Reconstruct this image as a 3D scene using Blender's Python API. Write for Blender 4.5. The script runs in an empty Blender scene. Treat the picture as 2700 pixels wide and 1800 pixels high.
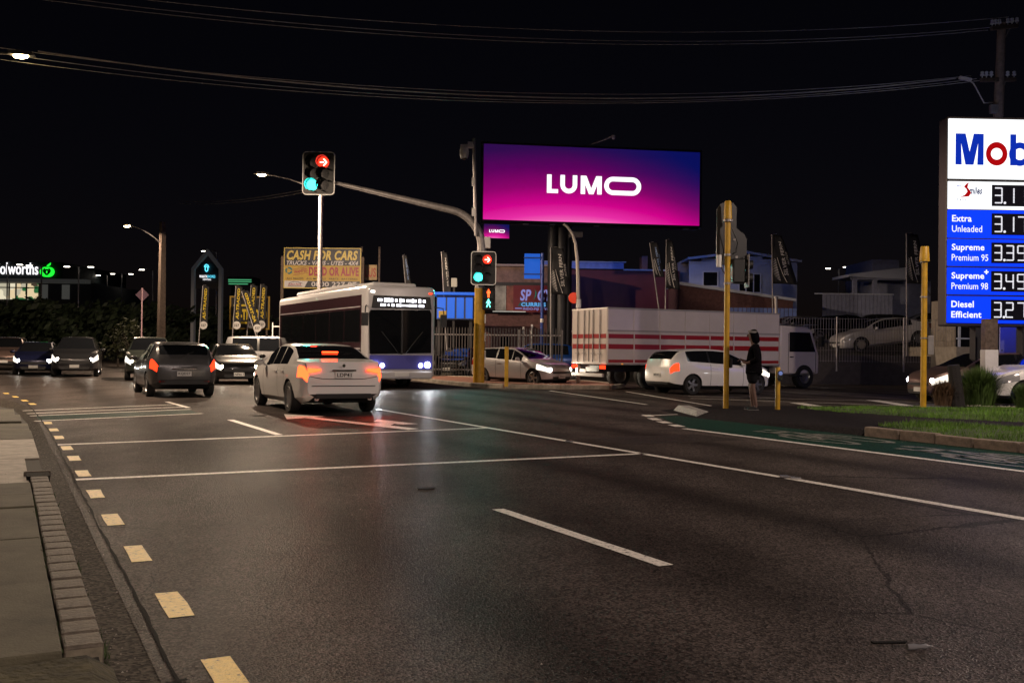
import bpy, bmesh, math, random
from math import sin, cos, pi, radians as R, atan2, sqrt
from mathutils import Vector, Matrix
random.seed(7)
SC = bpy.context.scene
C = SC.collection

# ---------------------------------------------------------------- camera
F = 2625.0                                   # focal length in photo pixels (2700 wide, 35 mm)
H = 1.35
PITCH, ROLL = math.atan(21.5 / F), 0.0122
fw = Vector((0, cos(PITCH), sin(PITCH)))
r0 = Vector((1, 0, 0)); u0 = r0.cross(fw)
rt = r0 * cos(ROLL) + u0 * sin(ROLL)
up = u0 * cos(ROLL) - r0 * sin(ROLL)
EYE = Vector((0, 0, H))
cd = bpy.data.cameras.new('camera'); cam = bpy.data.objects.new('camera', cd); C.objects.link(cam)
cd.lens = 35; cd.sensor_width = 36; cd.clip_end = 2000; cd.clip_start = 0.05
M3 = Matrix((rt, up, -fw)).transposed()
cam.matrix_world = Matrix.Translation(EYE) @ M3.to_4x4()
SC.camera = cam

def ray(px, py):
    return fw * F + rt * (px - 1350) - up * (py - 900)
def P(px, py, Z):
    """the point seen at a photo pixel at distance Z (metres along +Y)"""
    d = ray(px, py); return EYE + d * (Z / d.y)
def G(px, py, z=0.0):
    """the point seen at a photo pixel on the level z"""
    d = ray(px, py); return EYE + d * ((z - H) / d.z)
AL = math.atan(1340 / F)                      # the street leaves to the left of the view by this angle
DS = Vector((-sin(AL), cos(AL), 0)); DN = Vector((cos(AL), sin(AL), 0))
def S(s, n, z=0.0):
    return DS * s + DN * n + Vector((0, 0, z))
def toS(v):
    return v.dot(DS), v.dot(DN)

# ---------------------------------------------------------------- night sky, exposure, renderer
w = bpy.data.worlds.new('World'); SC.world = w; w.use_nodes = True
nt = w.node_tree; bg = nt.nodes['Background']
sky = nt.nodes.new('ShaderNodeTexSky'); sky.sky_type = 'NISHITA'; sky.sun_disc = False
sky.sun_elevation = R(38); sky.sun_rotation = R(200)
tint = nt.nodes.new('ShaderNodeMix'); tint.data_type = 'RGBA'; tint.blend_type = 'MULTIPLY'; tint.inputs[0].default_value = 1.0; tint.inputs[7].default_value = (1.25, .8, .95, 1)   # purplish tint over the dimmed day sky
nt.links.new(sky.outputs[0], tint.inputs[6]); nt.links.new(tint.outputs[2], bg.inputs[0]); bg.inputs[1].default_value = 0.0005
vs = SC.view_settings; vs.view_transform = 'Standard'; vs.look = 'None'; vs.exposure = 0; vs.gamma = 1
cy = SC.cycles
cy.use_denoising = True; cy.sample_clamp_indirect = 4.0; cy.max_bounces = 6; cy.diffuse_bounces = 3
cy.glossy_bounces = 4; cy.transparent_max_bounces = 8; cy.caustics_reflective = False; cy.caustics_refractive = False
try: cy.denoiser = 'OPENIMAGEDENOISE'; cy.denoising_prefilter = 'ACCURATE'
except Exception: pass
SC.render.film_transparent = False

# ---------------------------------------------------------------- mesh helpers
class MB:
    def __init__(s): s.v = []; s.f = []
    def add(s, vs, fs):
        o = len(s.v); s.v += [tuple(v) for v in vs]; s.f += [tuple(i + o for i in f) for f in fs]; return s
    def box(s, c, d, rz=0.0, M=None):
        x, y, z = d[0] / 2, d[1] / 2, d[2] / 2
        vs = [Vector((a * x, b * y, e * z)) for a in (-1, 1) for b in (-1, 1) for e in (-1, 1)]
        if rz: m = Matrix.Rotation(rz, 3, 'Z'); vs = [m @ v for v in vs]
        if M: vs = [M @ v for v in vs]
        c = Vector(c)
        return s.add([v + c for v in vs], [(0, 1, 3, 2), (4, 6, 7, 5), (0, 4, 5, 1), (2, 3, 7, 6), (0, 2, 6, 4), (1, 5, 7, 3)])
    def tube(s, pts, r, n=10, cap=True, n0=None):
        pts = [Vector(p) for p in pts]; k = len(pts)
        rs = r if isinstance(r, (list, tuple)) else [r] * k
        rings = []; prev = None
        for i, p in enumerate(pts):
            t = (pts[min(i + 1, k - 1)] - pts[max(i - 1, 0)]).normalized()
            if prev is None:
                a = Vector((0, 0, 1)) if abs(t.z) < 0.9 else Vector((1, 0, 0))
                u = t.cross(a).normalized()
            else:
                u = (prev - t * prev.dot(t)).normalized()
            prev = u; wv = t.cross(u)
            rings.append([p + (u * cos(2 * pi * j / n) + wv * sin(2 * pi * j / n)) * rs[i] for j in range(n)])
        vs = [v for rg in rings for v in rg]; fs = []
        for i in range(k - 1):
            for j in range(n):
                a = i * n + j; b = i * n + (j + 1) % n
                fs.append((a, b, b + n, a + n))
        if cap: fs += [tuple(range(n - 1, -1, -1)), tuple(range((k - 1) * n, k * n))]
        return s.add(vs, fs)
    def prism(s, poly, y0, y1):
        """polygon in (x, z) pushed from y0 to y1"""
        n = len(poly)
        vs = [(x, y0, z) for x, z in poly] + [(x, y1, z) for x, z in poly]
        return s.add(vs, [tuple(range(n)), tuple(range(2 * n - 1, n - 1, -1))] + [(i, i + n, (i + 1) % n + n, (i + 1) % n) for i in range(n)])
    def slab(s, poly, z0, z1):
        """polygon of (x, y) from z0 to z1"""
        n = len(poly)
        vs = [(p[0], p[1], z0) for p in poly] + [(p[0], p[1], z1) for p in poly]
        return s.add(vs, [tuple(range(n - 1, -1, -1)), tuple(range(n, 2 * n))] + [(i, (i + 1) % n, (i + 1) % n + n, i + n) for i in range(n)])
    def sheet(s, poly, z):
        n = len(poly); return s.add([(p[0], p[1], z) for p in poly], [tuple(range(n))])
    def lathe(s, prof, n=20, c=(0, 0, 0), M=None, arc=2 * pi):
        """profile of (radius, height) turned about z"""
        full = abs(arc - 2 * pi) < 1e-6; m = n if full else n + 1; k = len(prof); c = Vector(c)
        vs = []
        for r, z in prof:
            for j in range(m):
                v = Vector((r * cos(arc * j / n), r * sin(arc * j / n), z))
                vs.append((M @ v if M else v) + c)
        fs = []
        for i in range(k - 1):
            for j in range(n):
                a = i * m + j; b = i * m + (j + 1) % m
                fs.append((a, b, b + m, a + m))
        return s.add(vs, fs)
    def disc(s, c, r, n=20, M=None, y=0.0):
        c = Vector(c); vs = [Vector((r * cos(2 * pi * j / n), y, r * sin(2 * pi * j / n))) for j in range(n)]
        if M: vs = [M @ v for v in vs]
        return s.add([v + c for v in vs], [tuple(range(n))])
    def ball(s, c, r, n=12, k=8):
        rr = r if isinstance(r, (tuple, list)) else (r, r, r); c = Vector(c); vs = []; fs = []
        for i in range(k + 1):
            a = -pi / 2 + pi * i / k
            for j in range(n):
                b = 2 * pi * j / n
                vs.append(c + Vector((rr[0] * cos(a) * cos(b), rr[1] * cos(a) * sin(b), rr[2] * sin(a))))
        for i in range(k):
            for j in range(n):
                fs.append((i * n + j, i * n + (j + 1) % n, (i + 1) * n + (j + 1) % n, (i + 1) * n + j))
        return s.add(vs, fs)
    def mesh(s, name, smooth=None, weld=False):
        me = bpy.data.meshes.new(name); me.from_pydata(s.v, [], s.f)
        bm = bmesh.new(); bm.from_mesh(me)
        if weld: bmesh.ops.remove_doubles(bm, verts=bm.verts, dist=1e-5)
        bmesh.ops.recalc_face_normals(bm, faces=bm.faces); bm.to_mesh(me); bm.free()
        if smooth is not None:
            for p in me.polygons: p.use_smooth = True
            me.set_sharp_from_angle(angle=R(smooth))
        return me
    def obj(s, name, m, parent=None, smooth=35, bevel=0.0, loc=None, weld=False):
        return link(name, s.mesh(name, smooth, weld), m, parent, bevel, loc)

def link(name, me, m, parent=None, bevel=0.0, loc=None, rot=None):
    o = bpy.data.objects.new(name, me); C.objects.link(o)
    if m is not None and len(me.materials) == 0: me.materials.append(m)
    if parent is not None: o.parent = parent
    if loc is not None: o.location = loc
    if rot is not None: o.rotation_euler = rot
    if bevel:
        b = o.modifiers.new('bevel', 'BEVEL'); b.width = bevel; b.segments = 2; b.limit_method = 'ANGLE'; b.angle_limit = R(40)
    return o
def tag(o, label, cat=None, group=None, kind=None):
    o['label'] = label
    if cat: o['category'] = cat
    if group: o['group'] = group
    if kind: o['kind'] = kind
    return o
def struct(o, label=None, kind='structure'):
    o['kind'] = kind
    if label: o['label'] = label
    return o
def thing(name, label, cat, loc=(0, 0, 0), rz=0.0, group=None):
    o = bpy.data.objects.new(name, None); C.objects.link(o); o.empty_display_size = 0.2
    o.location = loc; o.rotation_euler = (0, 0, rz)
    return tag(o, label, cat, group)
def copy_tree(o, parent=None):
    c = o.copy(); C.objects.link(c); c.parent = parent
    for ch in list(o.children): copy_tree(ch, c)
    return c

# lettering: the outline of a line of text, fitted to w x h, standing upright and facing -y
_tc = {}
def glyphs(body, bold=0.0, shear=0.0):
    k = (body, bold, shear)
    if k not in _tc:
        cu = bpy.data.curves.new('lettering', 'FONT'); cu.body = body; cu.size = 1; cu.offset = bold; cu.shear = shear
        cu.resolution_u = 3; cu.fill_mode = 'FRONT'; cu.space_character = 1.0 + bold * 2
        o = bpy.data.objects.new('lettering', cu); C.objects.link(o)
        me = bpy.data.meshes.new_from_object(o.evaluated_get(bpy.context.evaluated_depsgraph_get()))
        bpy.data.objects.remove(o); bpy.data.curves.remove(cu)
        _tc[k] = ([tuple(v.co) for v in me.vertices], [tuple(p.vertices) for p in me.polygons]); bpy.data.meshes.remove(me)
    return _tc[k]
def text(body, wd, ht, m, parent, at=(0, 0, 0), bold=0.0, shear=0.0, rot=0.0, flip=False, name='lettering', keep=False, thick=0.0):
    """at = centre of the line; rot turns it in the plane of the sign"""
    vs, fs = glyphs(body, bold, shear)
    x0 = min(v[0] for v in vs); x1 = max(v[0] for v in vs); y0 = min(v[1] for v in vs); y1 = max(v[1] for v in vs)
    sx = wd / (x1 - x0); sy = ht / (y1 - y0)
    if keep: sx = sy
    cx, cz = (x0 + x1) / 2, (y0 + y1) / 2; c, s_ = cos(rot), sin(rot); out = []
    for v in vs:
        x = (v[0] - cx) * sx * (-1 if flip else 1); z = (v[1] - cz) * sy
        out.append((at[0] + x * c - z * s_, at[1], at[2] + x * s_ + z * c))
    me = bpy.data.meshes.new(name); me.from_pydata(out, [], fs)
    o = link(name, me, m, parent)
    if thick:
        so = o.modifiers.new('thick', 'SOLIDIFY'); so.thickness = thick; so.offset = 0
    return o
def rrect(x0, x1, z0, z1, r, k=5):
    p = []
    for cx, cz, a in ((x1 - r, z1 - r, 0), (x0 + r, z1 - r, pi / 2), (x0 + r, z0 + r, pi), (x1 - r, z0 + r, 1.5 * pi)):
        p += [(cx + r * cos(a + pi / 2 * i / k), cz + r * sin(a + pi / 2 * i / k)) for i in range(k + 1)]
    return p
def ring(mb, outer, inner, y0, y1):
    n = len(outer)
    vs = [(x, y0, z) for x, z in outer] + [(x, y0, z) for x, z in inner] + [(x, y1, z) for x, z in outer] + [(x, y1, z) for x, z in inner]
    fs = []
    for i in range(n):
        j = (i + 1) % n
        fs += [(i, j, j + n, i + n), (i + 2 * n, i + 3 * n, j + 3 * n, j + 2 * n), (i, i + 2 * n, j + 2 * n, j), (i + n, j + n, j + 3 * n, i + 3 * n)]
    return mb.add(vs, fs)

# ---------------------------------------------------------------- materials
_mc = {}
def mat(name, col, rough=0.5, metal=0.0, var=0.0, vscale=4.0, bump=0.0, bscale=60.0, emit=None, es=0.0, coat=0.0, rvar=0.0, spec=0.5):
    if name in _mc: return _mc[name]
    m = bpy.data.materials.new(name); m.use_nodes = True; n = m.node_tree.nodes; L = m.node_tree.links
    b = n['Principled BSDF']; b.inputs['Base Color'].default_value = (*col, 1)
    b.inputs['Roughness'].default_value = rough; b.inputs['Metallic'].default_value = metal
    b.inputs['Specular IOR Level'].default_value = spec
    if coat: b.inputs['Coat Weight'].default_value = coat; b.inputs['Coat Roughness'].default_value = 0.04
    if emit: b.inputs['Emission Color'].default_value = (*emit, 1); b.inputs['Emission Strength'].default_value = es
    if var or bump or rvar:
        tc = n.new('ShaderNodeTexCoord')
    if var or rvar:
        t = n.new('ShaderNodeTexNoise'); t.inputs['Scale'].default_value = vscale; t.inputs['Detail'].default_value = 6; t.inputs['Roughness'].default_value = 0.65
        L.new(tc.outputs['Object'], t.inputs['Vector'])
    if var:
        r = n.new('ShaderNodeValToRGB'); r.color_ramp.elements[0].position = 0.3; r.color_ramp.elements[1].position = 0.72
        r.color_ramp.elements[0].color = (*[c * (1 - var) for c in col], 1); r.color_ramp.elements[1].color = (*[min(1, c * (1 + var * 0.7)) for c in col], 1)
        L.new(t.outputs['Fac'], r.inputs['Fac']); L.new(r.outputs[0], b.inputs['Base Color'])
    if rvar:
        mr = n.new('ShaderNodeMapRange'); mr.inputs['To Min'].default_value = max(0.02, rough - rvar); mr.inputs['To Max'].default_value = min(1, rough + rvar)
        mr.inputs['From Min'].default_value = 0.3; mr.inputs['From Max'].default_value = 0.7
        L.new(t.outputs['Fac'], mr.inputs['Value']); L.new(mr.outputs[0], b.inputs['Roughness'])
    if bump:
        t2 = n.new('ShaderNodeTexNoise'); t2.inputs['Scale'].default_value = bscale; t2.inputs['Detail'].default_value = 4
        L.new(tc.outputs['Object'], t2.inputs['Vector'])
        bp = n.new('ShaderNodeBump'); bp.inputs['Strength'].default_value = bump; bp.inputs['Distance'].default_value = 0.02
        L.new(t2.outputs['Fac'], bp.inputs['Height']); L.new(bp.outputs[0], b.inputs['Normal'])
    _mc[name] = m; return m
def glow(name, col, es):
    return mat(name, (0.006, 0.006, 0.006), 0.5, emit=col, es=es, spec=0.0)

def asphalt(name, c0, c1, rough, rv, grit=1.0, scale=1.0, worn=False):
    m = bpy.data.materials.new(name); m.use_nodes = True; n = m.node_tree.nodes; L = m.node_tree.links
    b = n['Principled BSDF']; b.inputs['Specular IOR Level'].default_value = 0.010; tc = n.new('ShaderNodeTexCoord')
    big = n.new('ShaderNodeTexNoise'); big.inputs['Scale'].default_value = 0.35; big.inputs['Detail'].default_value = 7; big.inputs['Roughness'].default_value = 0.6
    mp = n.new('ShaderNodeMapping'); mp.inputs['Rotation'].default_value = (0, 0, -AL); mp.inputs['Scale'].default_value = (1.0, 0.14, 1.0)   # wear runs along the street
    L.new(tc.outputs['Object'], mp.inputs[0]); L.new(mp.outputs[0], big.inputs['Vector'])
    st = n.new('ShaderNodeTexVoronoi'); st.inputs['Scale'].default_value = 78 * scale
    L.new(tc.outputs['Object'], st.inputs['Vector'])
    fine = n.new('ShaderNodeTexNoise'); fine.inputs['Scale'].default_value = 130 * scale; fine.inputs['Detail'].default_value = 3
    L.new(tc.outputs['Object'], fine.inputs['Vector'])
    rp = n.new('ShaderNodeValToRGB'); rp.color_ramp.elements[0].position = 0.32; rp.color_ramp.elements[1].position = 0.7
    rp.color_ramp.elements[0].color = (*c0, 1); rp.color_ramp.elements[1].color = (*c1, 1)
    L.new(big.outputs['Fac'], rp.inputs['Fac'])
    mx = n.new('ShaderNodeMix'); mx.data_type = 'RGBA'; mx.blend_type = 'MULTIPLY'; mx.inputs[0].default_value = 0.85
    sr = n.new('ShaderNodeValToRGB'); sr.color_ramp.elements[0].color = (0.35, 0.35, 0.35, 1); sr.color_ramp.elements[1].color = (2.2, 2.12, 2.05, 1)
    sr.color_ramp.elements[0].position = 0.25; sr.color_ramp.elements[1].position = 0.85
    L.new(st.outputs['Color'], sr.inputs['Fac']); L.new(rp.outputs[0], mx.inputs[6]); L.new(sr.outputs[0], mx.inputs[7])
    colr = mx.outputs[2]
    if worn:
        # wheel tracks polished along the street, oil drip down each lane, repaired cracks, blotches
        sp = n.new('ShaderNodeSeparateXYZ'); mp2 = n.new('ShaderNodeMapping'); mp2.inputs['Rotation'].default_value = (0, 0, -AL); L.new(tc.outputs['Object'], mp2.inputs[0]); L.new(mp2.outputs[0], sp.inputs[0])
        def mth(op, a, c=None, d=None):
            q = n.new('ShaderNodeMath'); q.operation = op
            for i, v in enumerate((a, c, d)):
                if v is None: continue
                if isinstance(v, (int, float)): q.inputs[i].default_value = v
                else: L.new(v, q.inputs[i])
            return q.outputs[0]
        trk = mth('COSINE', mth('MULTIPLY', mth('SUBTRACT', sp.outputs[0], 1.4), 2 * pi / 1.75))
        oil = mth('POWER', mth('MAXIMUM', mth('COSINE', mth('MULTIPLY', mth('SUBTRACT', sp.outputs[0], 2.25), 2 * pi / 3.5)), 0.0), 8.0)
        blot = n.new('ShaderNodeTexNoise'); blot.inputs['Scale'].default_value = 1.1; blot.inputs['Detail'].default_value = 8; blot.inputs['Roughness'].default_value = .7; L.new(tc.outputs['Object'], blot.inputs['Vector'])
        dist = n.new('ShaderNodeMix'); dist.data_type = 'VECTOR'; dist.inputs[0].default_value = .22; L.new(tc.outputs['Object'], dist.inputs[4]); L.new(blot.outputs['Color'], dist.inputs[5])
        ck = n.new('ShaderNodeTexVoronoi'); ck.feature = 'DISTANCE_TO_EDGE'; ck.inputs['Scale'].default_value = .42; L.new(dist.outputs[1], ck.inputs['Vector'])
        crack = mth('LESS_THAN', ck.outputs['Distance'], mth('MULTIPLY', mth('SUBTRACT', big.outputs['Fac'], .47), .04))
        f = mth('ADD', mth('MULTIPLY', trk, .20), 1.0); f = mth('SUBTRACT', f, mth('MULTIPLY', mth('MULTIPLY', oil, blot.outputs['Fac']), .55))
        f = mth('MULTIPLY', f, mth('ADD', mth('MULTIPLY', blot.outputs['Fac'], 1.7), .15)); f = mth('MULTIPLY', f, mth('SUBTRACT', 1.0, mth('MULTIPLY', crack, .6)))
        sc_ = n.new('ShaderNodeVectorMath'); sc_.operation = 'SCALE'; L.new(colr, sc_.inputs[0]); L.new(f, sc_.inputs['Scale']); colr = sc_.outputs[0]
    L.new(colr, b.inputs['Base Color'])
    mr = n.new('ShaderNodeMapRange'); mr.inputs['From Min'].default_value = 0.3; mr.inputs['From Max'].default_value = 0.7
    mr.inputs['To Min'].default_value = rough - rv; mr.inputs['To Max'].default_value = rough + rv
    L.new(big.outputs['Fac'], mr.inputs['Value']); L.new(mr.outputs[0], b.inputs['Roughness'])
    ad = n.new('ShaderNodeMath'); ad.operation = 'ADD'; L.new(st.outputs['Distance'], ad.inputs[0]); L.new(fine.outputs['Fac'], ad.inputs[1])
    bp = n.new('ShaderNodeBump'); bp.inputs['Strength'].default_value = 0.55 * grit; bp.inputs['Distance'].default_value = 0.008
    L.new(ad.outputs[0], bp.inputs['Height']); L.new(bp.outputs[0], b.inputs['Normal'])
    if worn:       # matt stone with a thin worn sheen
        df = n.new('ShaderNodeBsdfDiffuse'); gl = n.new('ShaderNodeBsdfGlossy'); ms = n.new('ShaderNodeMixShader')
        L.new(colr, df.inputs['Color']); L.new(bp.outputs[0], df.inputs['Normal']); L.new(bp.outputs[0], gl.inputs['Normal']); gl.inputs['Roughness'].default_value = .30
        mg = n.new('ShaderNodeMapRange'); mg.inputs['From Min'].default_value = .3; mg.inputs['From Max'].default_value = .7; mg.inputs['To Min'].default_value = .022; mg.inputs['To Max'].default_value = .075
        L.new(big.outputs['Fac'], mg.inputs['Value']); L.new(mg.outputs[0], ms.inputs[0]); L.new(df.outputs[0], ms.inputs[1]); L.new(gl.outputs[0], ms.inputs[2])
        L.new(ms.outputs[0], n['Material Output'].inputs['Surface'])
    return m
# ---------------------------------------------------------------- the setting
def paint_mat(name, col, wear=0.42):
    m = bpy.data.materials.new(name); m.use_nodes = True; n = m.node_tree.nodes; L = m.node_tree.links
    b = n['Principled BSDF']; tc = n.new('ShaderNodeTexCoord')
    t = n.new('ShaderNodeTexNoise'); t.inputs['Scale'].default_value = 26; t.inputs['Detail'].default_value = 8; t.inputs['Roughness'].default_value = 0.75
    L.new(tc.outputs['Object'], t.inputs['Vector'])
    r = n.new('ShaderNodeValToRGB'); e = r.color_ramp.elements
    e[0].position = wear - 0.07; e[0].color = (0.035, 0.033, 0.032, 1); e[1].position = wear; e[1].color = (*[c * 0.8 for c in col], 1)
    x = e.new(0.62); x.color = (*col, 1)
    L.new(t.outputs['Fac'], r.inputs['Fac']); L.new(r.outputs[0], b.inputs['Base Color'])
    b.inputs['Roughness'].default_value = 0.55
    bp = n.new('ShaderNodeBump'); bp.inputs['Strength'].default_value = 0.5; bp.inputs['Distance'].default_value = 0.006
    v = n.new('ShaderNodeTexVoronoi'); v.inputs['Scale'].default_value = 95; L.new(tc.outputs['Object'], v.inputs['Vector'])
    L.new(v.outputs['Distance'], bp.inputs['Height']); L.new(bp.outputs[0], b.inputs['Normal'])
    return m
M_road = asphalt('asphalt', (0.036, 0.031, 0.030), (0.064, 0.055, 0.052), 0.42, 0.14, 1.2, worn=True)
M_shoulder = asphalt('asphalt_channel', (0.034, 0.031, 0.027), (0.060, 0.053, 0.045), 0.62, 0.1, 1.4, 0.7)
M_tar = mat('tar', (0.007, 0.007, 0.007), 0.9, bump=0.4, bscale=90, spec=.1)
M_white = paint_mat('white_road_paint', (0.85, 0.81, 0.75), .445)
M_worn = paint_mat('worn_white_paint', (0.25, 0.25, 0.22), .5)
M_yellow = paint_mat('yellow_road_paint', (0.80, 0.56, 0.12), 0.43)
M_green = asphalt('green_surfacing', (0.009, 0.027, 0.022), (0.016, 0.045, 0.036), 0.5, 0.1)
M_darkpath = asphalt('path_asphalt', (0.014, 0.013, 0.015), (0.028, 0.026, 0.028), 0.72, 0.1, 1.2)
M_conc = mat('concrete', (0.085, 0.077, 0.050), 0.85, var=0.5, vscale=2.2, bump=0.35, bscale=90)
M_conc2 = mat('pale_concrete', (0.26, 0.225, 0.18), 0.7, var=0.45, vscale=5, bump=0.4, bscale=70)
M_kerbblock = mat('kerb_block', (0.10, 0.082, 0.062), 0.75, var=0.55, vscale=9, bump=0.5, bscale=60)
M_joint = mat('joint_dirt', (0.02, 0.018, 0.013), 0.9)
M_moss = mat('mossy_soil', (0.055, 0.048, 0.022), 0.95, var=0.75, vscale=7, bump=1.0, bscale=30)
M_brickpave = mat('red_paving', (0.25, 0.115, 0.075), 0.7, var=0.4, vscale=12, bump=0.4)
M_earth = mat('dark_earth', (0.012, 0.011, 0.010), 0.95)
M_yard = mat('yard_asphalt', (0.030, 0.028, 0.030), 0.8, var=0.4, vscale=1.0, bump=0.4)
M_gravel = mat('gravel_stone', (0.30, 0.27, 0.24), 0.85, var=0.5, vscale=40)
M_grass = mat('grass_blade', (0.10, 0.23, 0.012), 0.6, var=0.75, vscale=1.6)
M_kstone = mat('old_kerbstone', (0.20, 0.155, 0.12), 0.8, var=0.5, vscale=6, bump=0.6, bscale=40)

g = MB(); g.sheet([(-500, -120), (500, -120), (500, 700), (-500, 700)], -0.03)
struct(g.obj('ground', M_earth, smooth=None))
g = MB(); g.sheet([S(-30, 0.64)[:2], S(-30, 26)[:2], S(-5, 26)[:2], S(10, 70)[:2], S(40, 70)[:2], S(90, 15)[:2], S(140, -20)[:2], S(140, -70)[:2], S(60, -14)[:2], S(30, -0.6)[:2], S(25.5, 0.28)[:2], S(22.5, 0.55)[:2]], 0)
road = struct(g.obj('road', M_road, smooth=None))
g = MB(); g.sheet([S(-30, 0.36)[:2], S(-30, 0.66)[:2], S(22.5, 0.56)[:2], S(25.5, 0.29)[:2], S(30, -0.6)[:2], S(29, -1.3)[:2], S(22, 0.2)[:2], S(18, 0.38)[:2]], -0.004)
sh = struct(g.obj('road_channel', M_shoulder, road, smooth=None))

def strip(name, m, a, b, wd, z=0.004, par=road, jag=0.0):
    a = S(*a); b = S(*b); d = (b - a).normalized(); q = Vector((-d.y, d.x, 0)) * wd / 2
    k = max(1, int((b - a).length / 0.25)) if jag else 1
    L_, R_ = [], []
    for i in range(k + 1):
        p = a + (b - a) * i / k; e1 = random.uniform(-jag, jag); e2 = random.uniform(-jag, jag)
        L_.append((p + q * (1 + e1))[:2]); R_.append((p - q * (1 + e2))[:2])
    mb = MB()
    for i in range(k):
        mb.sheet([L_[i], L_[i + 1], R_[i + 1], R_[i]], z)
    return mb.obj(name, m, par, smooth=None, weld=True)
for s0_, s1_, n0_, n1_ in ((12.0, 13.2, 8.1, 10.2),):
    mb = MB(); mb.sheet([S(s0_, n0_)[:2], S(s0_ + .05, n1_)[:2], S(s1_, n1_ - .04)[:2], S(s1_ - .03, n0_ + .02)[:2]], .0015); mb.obj('asphalt_patch', asphalt('patch_asphalt', (0.028, 0.025, 0.024), (0.046, 0.041, 0.039), 0.5, 0.1, 1.2, 1.2), road, smooth=None)
# tar seam between the channel and the carriageway
prev = None; mb = MB()
ss = [-2 + i * 0.16 for i in range(170)]
def seam_n(s): return 0.65 - max(0, s - 16) ** 1.6 * 0.005 + 0.004 * sin(s * 2.3) + 0.003 * sin(s * 5.1 + 1)
for s_ in ss:
    q = (s_, seam_n(s_) + random.uniform(-.005, .005), random.uniform(0.004, 0.013))
    if prev:
        mb.sheet([S(prev[0], prev[1] - prev[2])[:2], S(q[0], q[1] - q[2])[:2], S(q[0], q[1] + q[2])[:2], S(prev[0], prev[1] + prev[2])[:2]], 0.005)
    prev = q
mb.obj('tar_seam', M_tar, road, smooth=None, weld=True)
strip('tar_crack', M_tar, (4.12, 0.44), (4.18, 0.68), 0.025, 0.006, jag=0.4)
# yellow no-stopping dashes
yd = [(2.9, .83), (4.15, .83), (5.43, .81), (6.85, .79), (8.25, .77), (9.73, .76), (11.32, .76), (12.86, .76), (14.16, .75), (15.81, .73), (17.23, .72), (18.75, .69), (24.75, .59), (26.27, .46), (28.2, .28), (30.17, .08)]
for s_, n_ in yd:
    slope = 0 if s_ < 20 else -0.09
    strip('yellow_dash', M_yellow, (s_ - 0.27, n_ - slope * .27), (s_ + 0.27, n_ + slope * .27), 0.125, 0.004, jag=0.1)
# white lines
for a, b, wd in (((-14, 7.53), (8.2, 7.55), .13), ((8.3, 7.55), (20.9, 7.35), .115),           # centre line
                 ((5.15, 3.74), (7.55, 3.74), .11), ((-4.8, 3.74), (-2.4, 3.74), .11), ((15.2, 3.78), (18.6, 3.72), .12), ((22.5, 3.6), (25, 3.5), .11),
                 ((10.82, .66), (10.9, 7.55), .13), ((14.65, .66), (15.4, 7.4), .13),
                 ((19.25, .5), (20.5, 3.55), .11), ((20.65, .46), (21.9, 3.55), .1), ((21.35, .42), (22.8, 3.55), .1), ((22.3, .36), (23.8, 3.55), .09),
                 ((-14, 10.55), (14.2, 10.66), .13)):
    strip('white_line', M_white, a, b, wd, 0.004, jag=0.04)
for a, b in (((14.55, 10.85), (15.0, 11.0)), ((15.35, 11.15), (15.8, 11.3)), ((16.1, 11.45), (16.6, 11.65)), ((17.0, 11.9), (17.5, 12.15))):
    strip('give_way_dash', M_white, a, b, .2, 0.006)
strip('white_line', M_white, (17.3, 11.9), (17.5, 13.2), .1, 0.004)
for a, b, wd in (((28.85, 16.16), (20.9, 14.52), .1), ((27.82, 18.48), (19.6, 15.7), .1), ((23.36, 17.75), (18.52, 21.2), .11), ((18.5, 21.22), (15.5, 23.6), .11), ((24.6, 18.6), (17.6, 25.6), .1)):
    strip('white_line', M_white, a, b, wd)
for (a, b) in (((20.53, 19.16), (18.95, 18.41)), ((21.11, 22.61), (18.6, 21.2))):
    strip('chevron_bar', M_white, a, b, .38, 0.006)
# cycle box and cycle lane
mb = MB(); mb.sheet([S(20.75, .55)[:2], S(22.0, 3.5)[:2], S(20.45, 3.5)[:2], S(19.35, .58)[:2]], 0.003); mb.obj('cycle_box', M_green, road, smooth=None)
mb = MB(); mb.sheet([S(-14, 10.62)[:2], S(14.2, 10.72)[:2], S(17.0, 12.1)[:2], S(17.2, 12.62)[:2], S(16.3, 12.66)[:2], S(12, 12.62)[:2], S(-14, 12.62)[:2]], 0.002)
mb.obj('cycle_lane', M_green, road, smooth=None)
def bicycle_mark(s0, n0, ln, wd):
    mb = MB()
    def pt(a, b): return S(s0 + a * ln, n0 + b * wd)[:2]
    def seg(p, q, t=0.032):
        p = Vector(p); q = Vector(q); d = (q - p).normalized(); k = Vector((-d.y, d.x)) * t
        mb.sheet([pt(*(p + k)), pt(*(q + k)), pt(*(q - k)), pt(*(p - k))], 0.007)
    for cb in (0.0, 1.0):
        for i in range(18):
            a, b = 2 * pi * i / 18, 2 * pi * (i + 1) / 18
            seg((.3 + .3 * sin(a), cb * .62 + .19 * cos(a)), (.3 + .3 * sin(b), cb * .62 + .19 * cos(b)))
    for p, q in (((.3, 0), (.8, .18)), ((.3, 0), (.34, .26)), ((.34, .26), (.8, .18)), ((.34, .26), (.8, .54)), ((.8, .18), (.8, .54)), ((.3, .62), (.95, .52)), ((.95, .52), (.98, .4)), ((.8, .18), (.9, .13)), ((.9, .08), (.9, .22))):
        seg(p, q)
    mb.obj('bicycle_marking', M_worn, road, smooth=None)
bicycle_mark(10.9, 11.35, 2.6, 1.15); bicycle_mark(7.4, 11.25, 3.0, 1.2)
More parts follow.
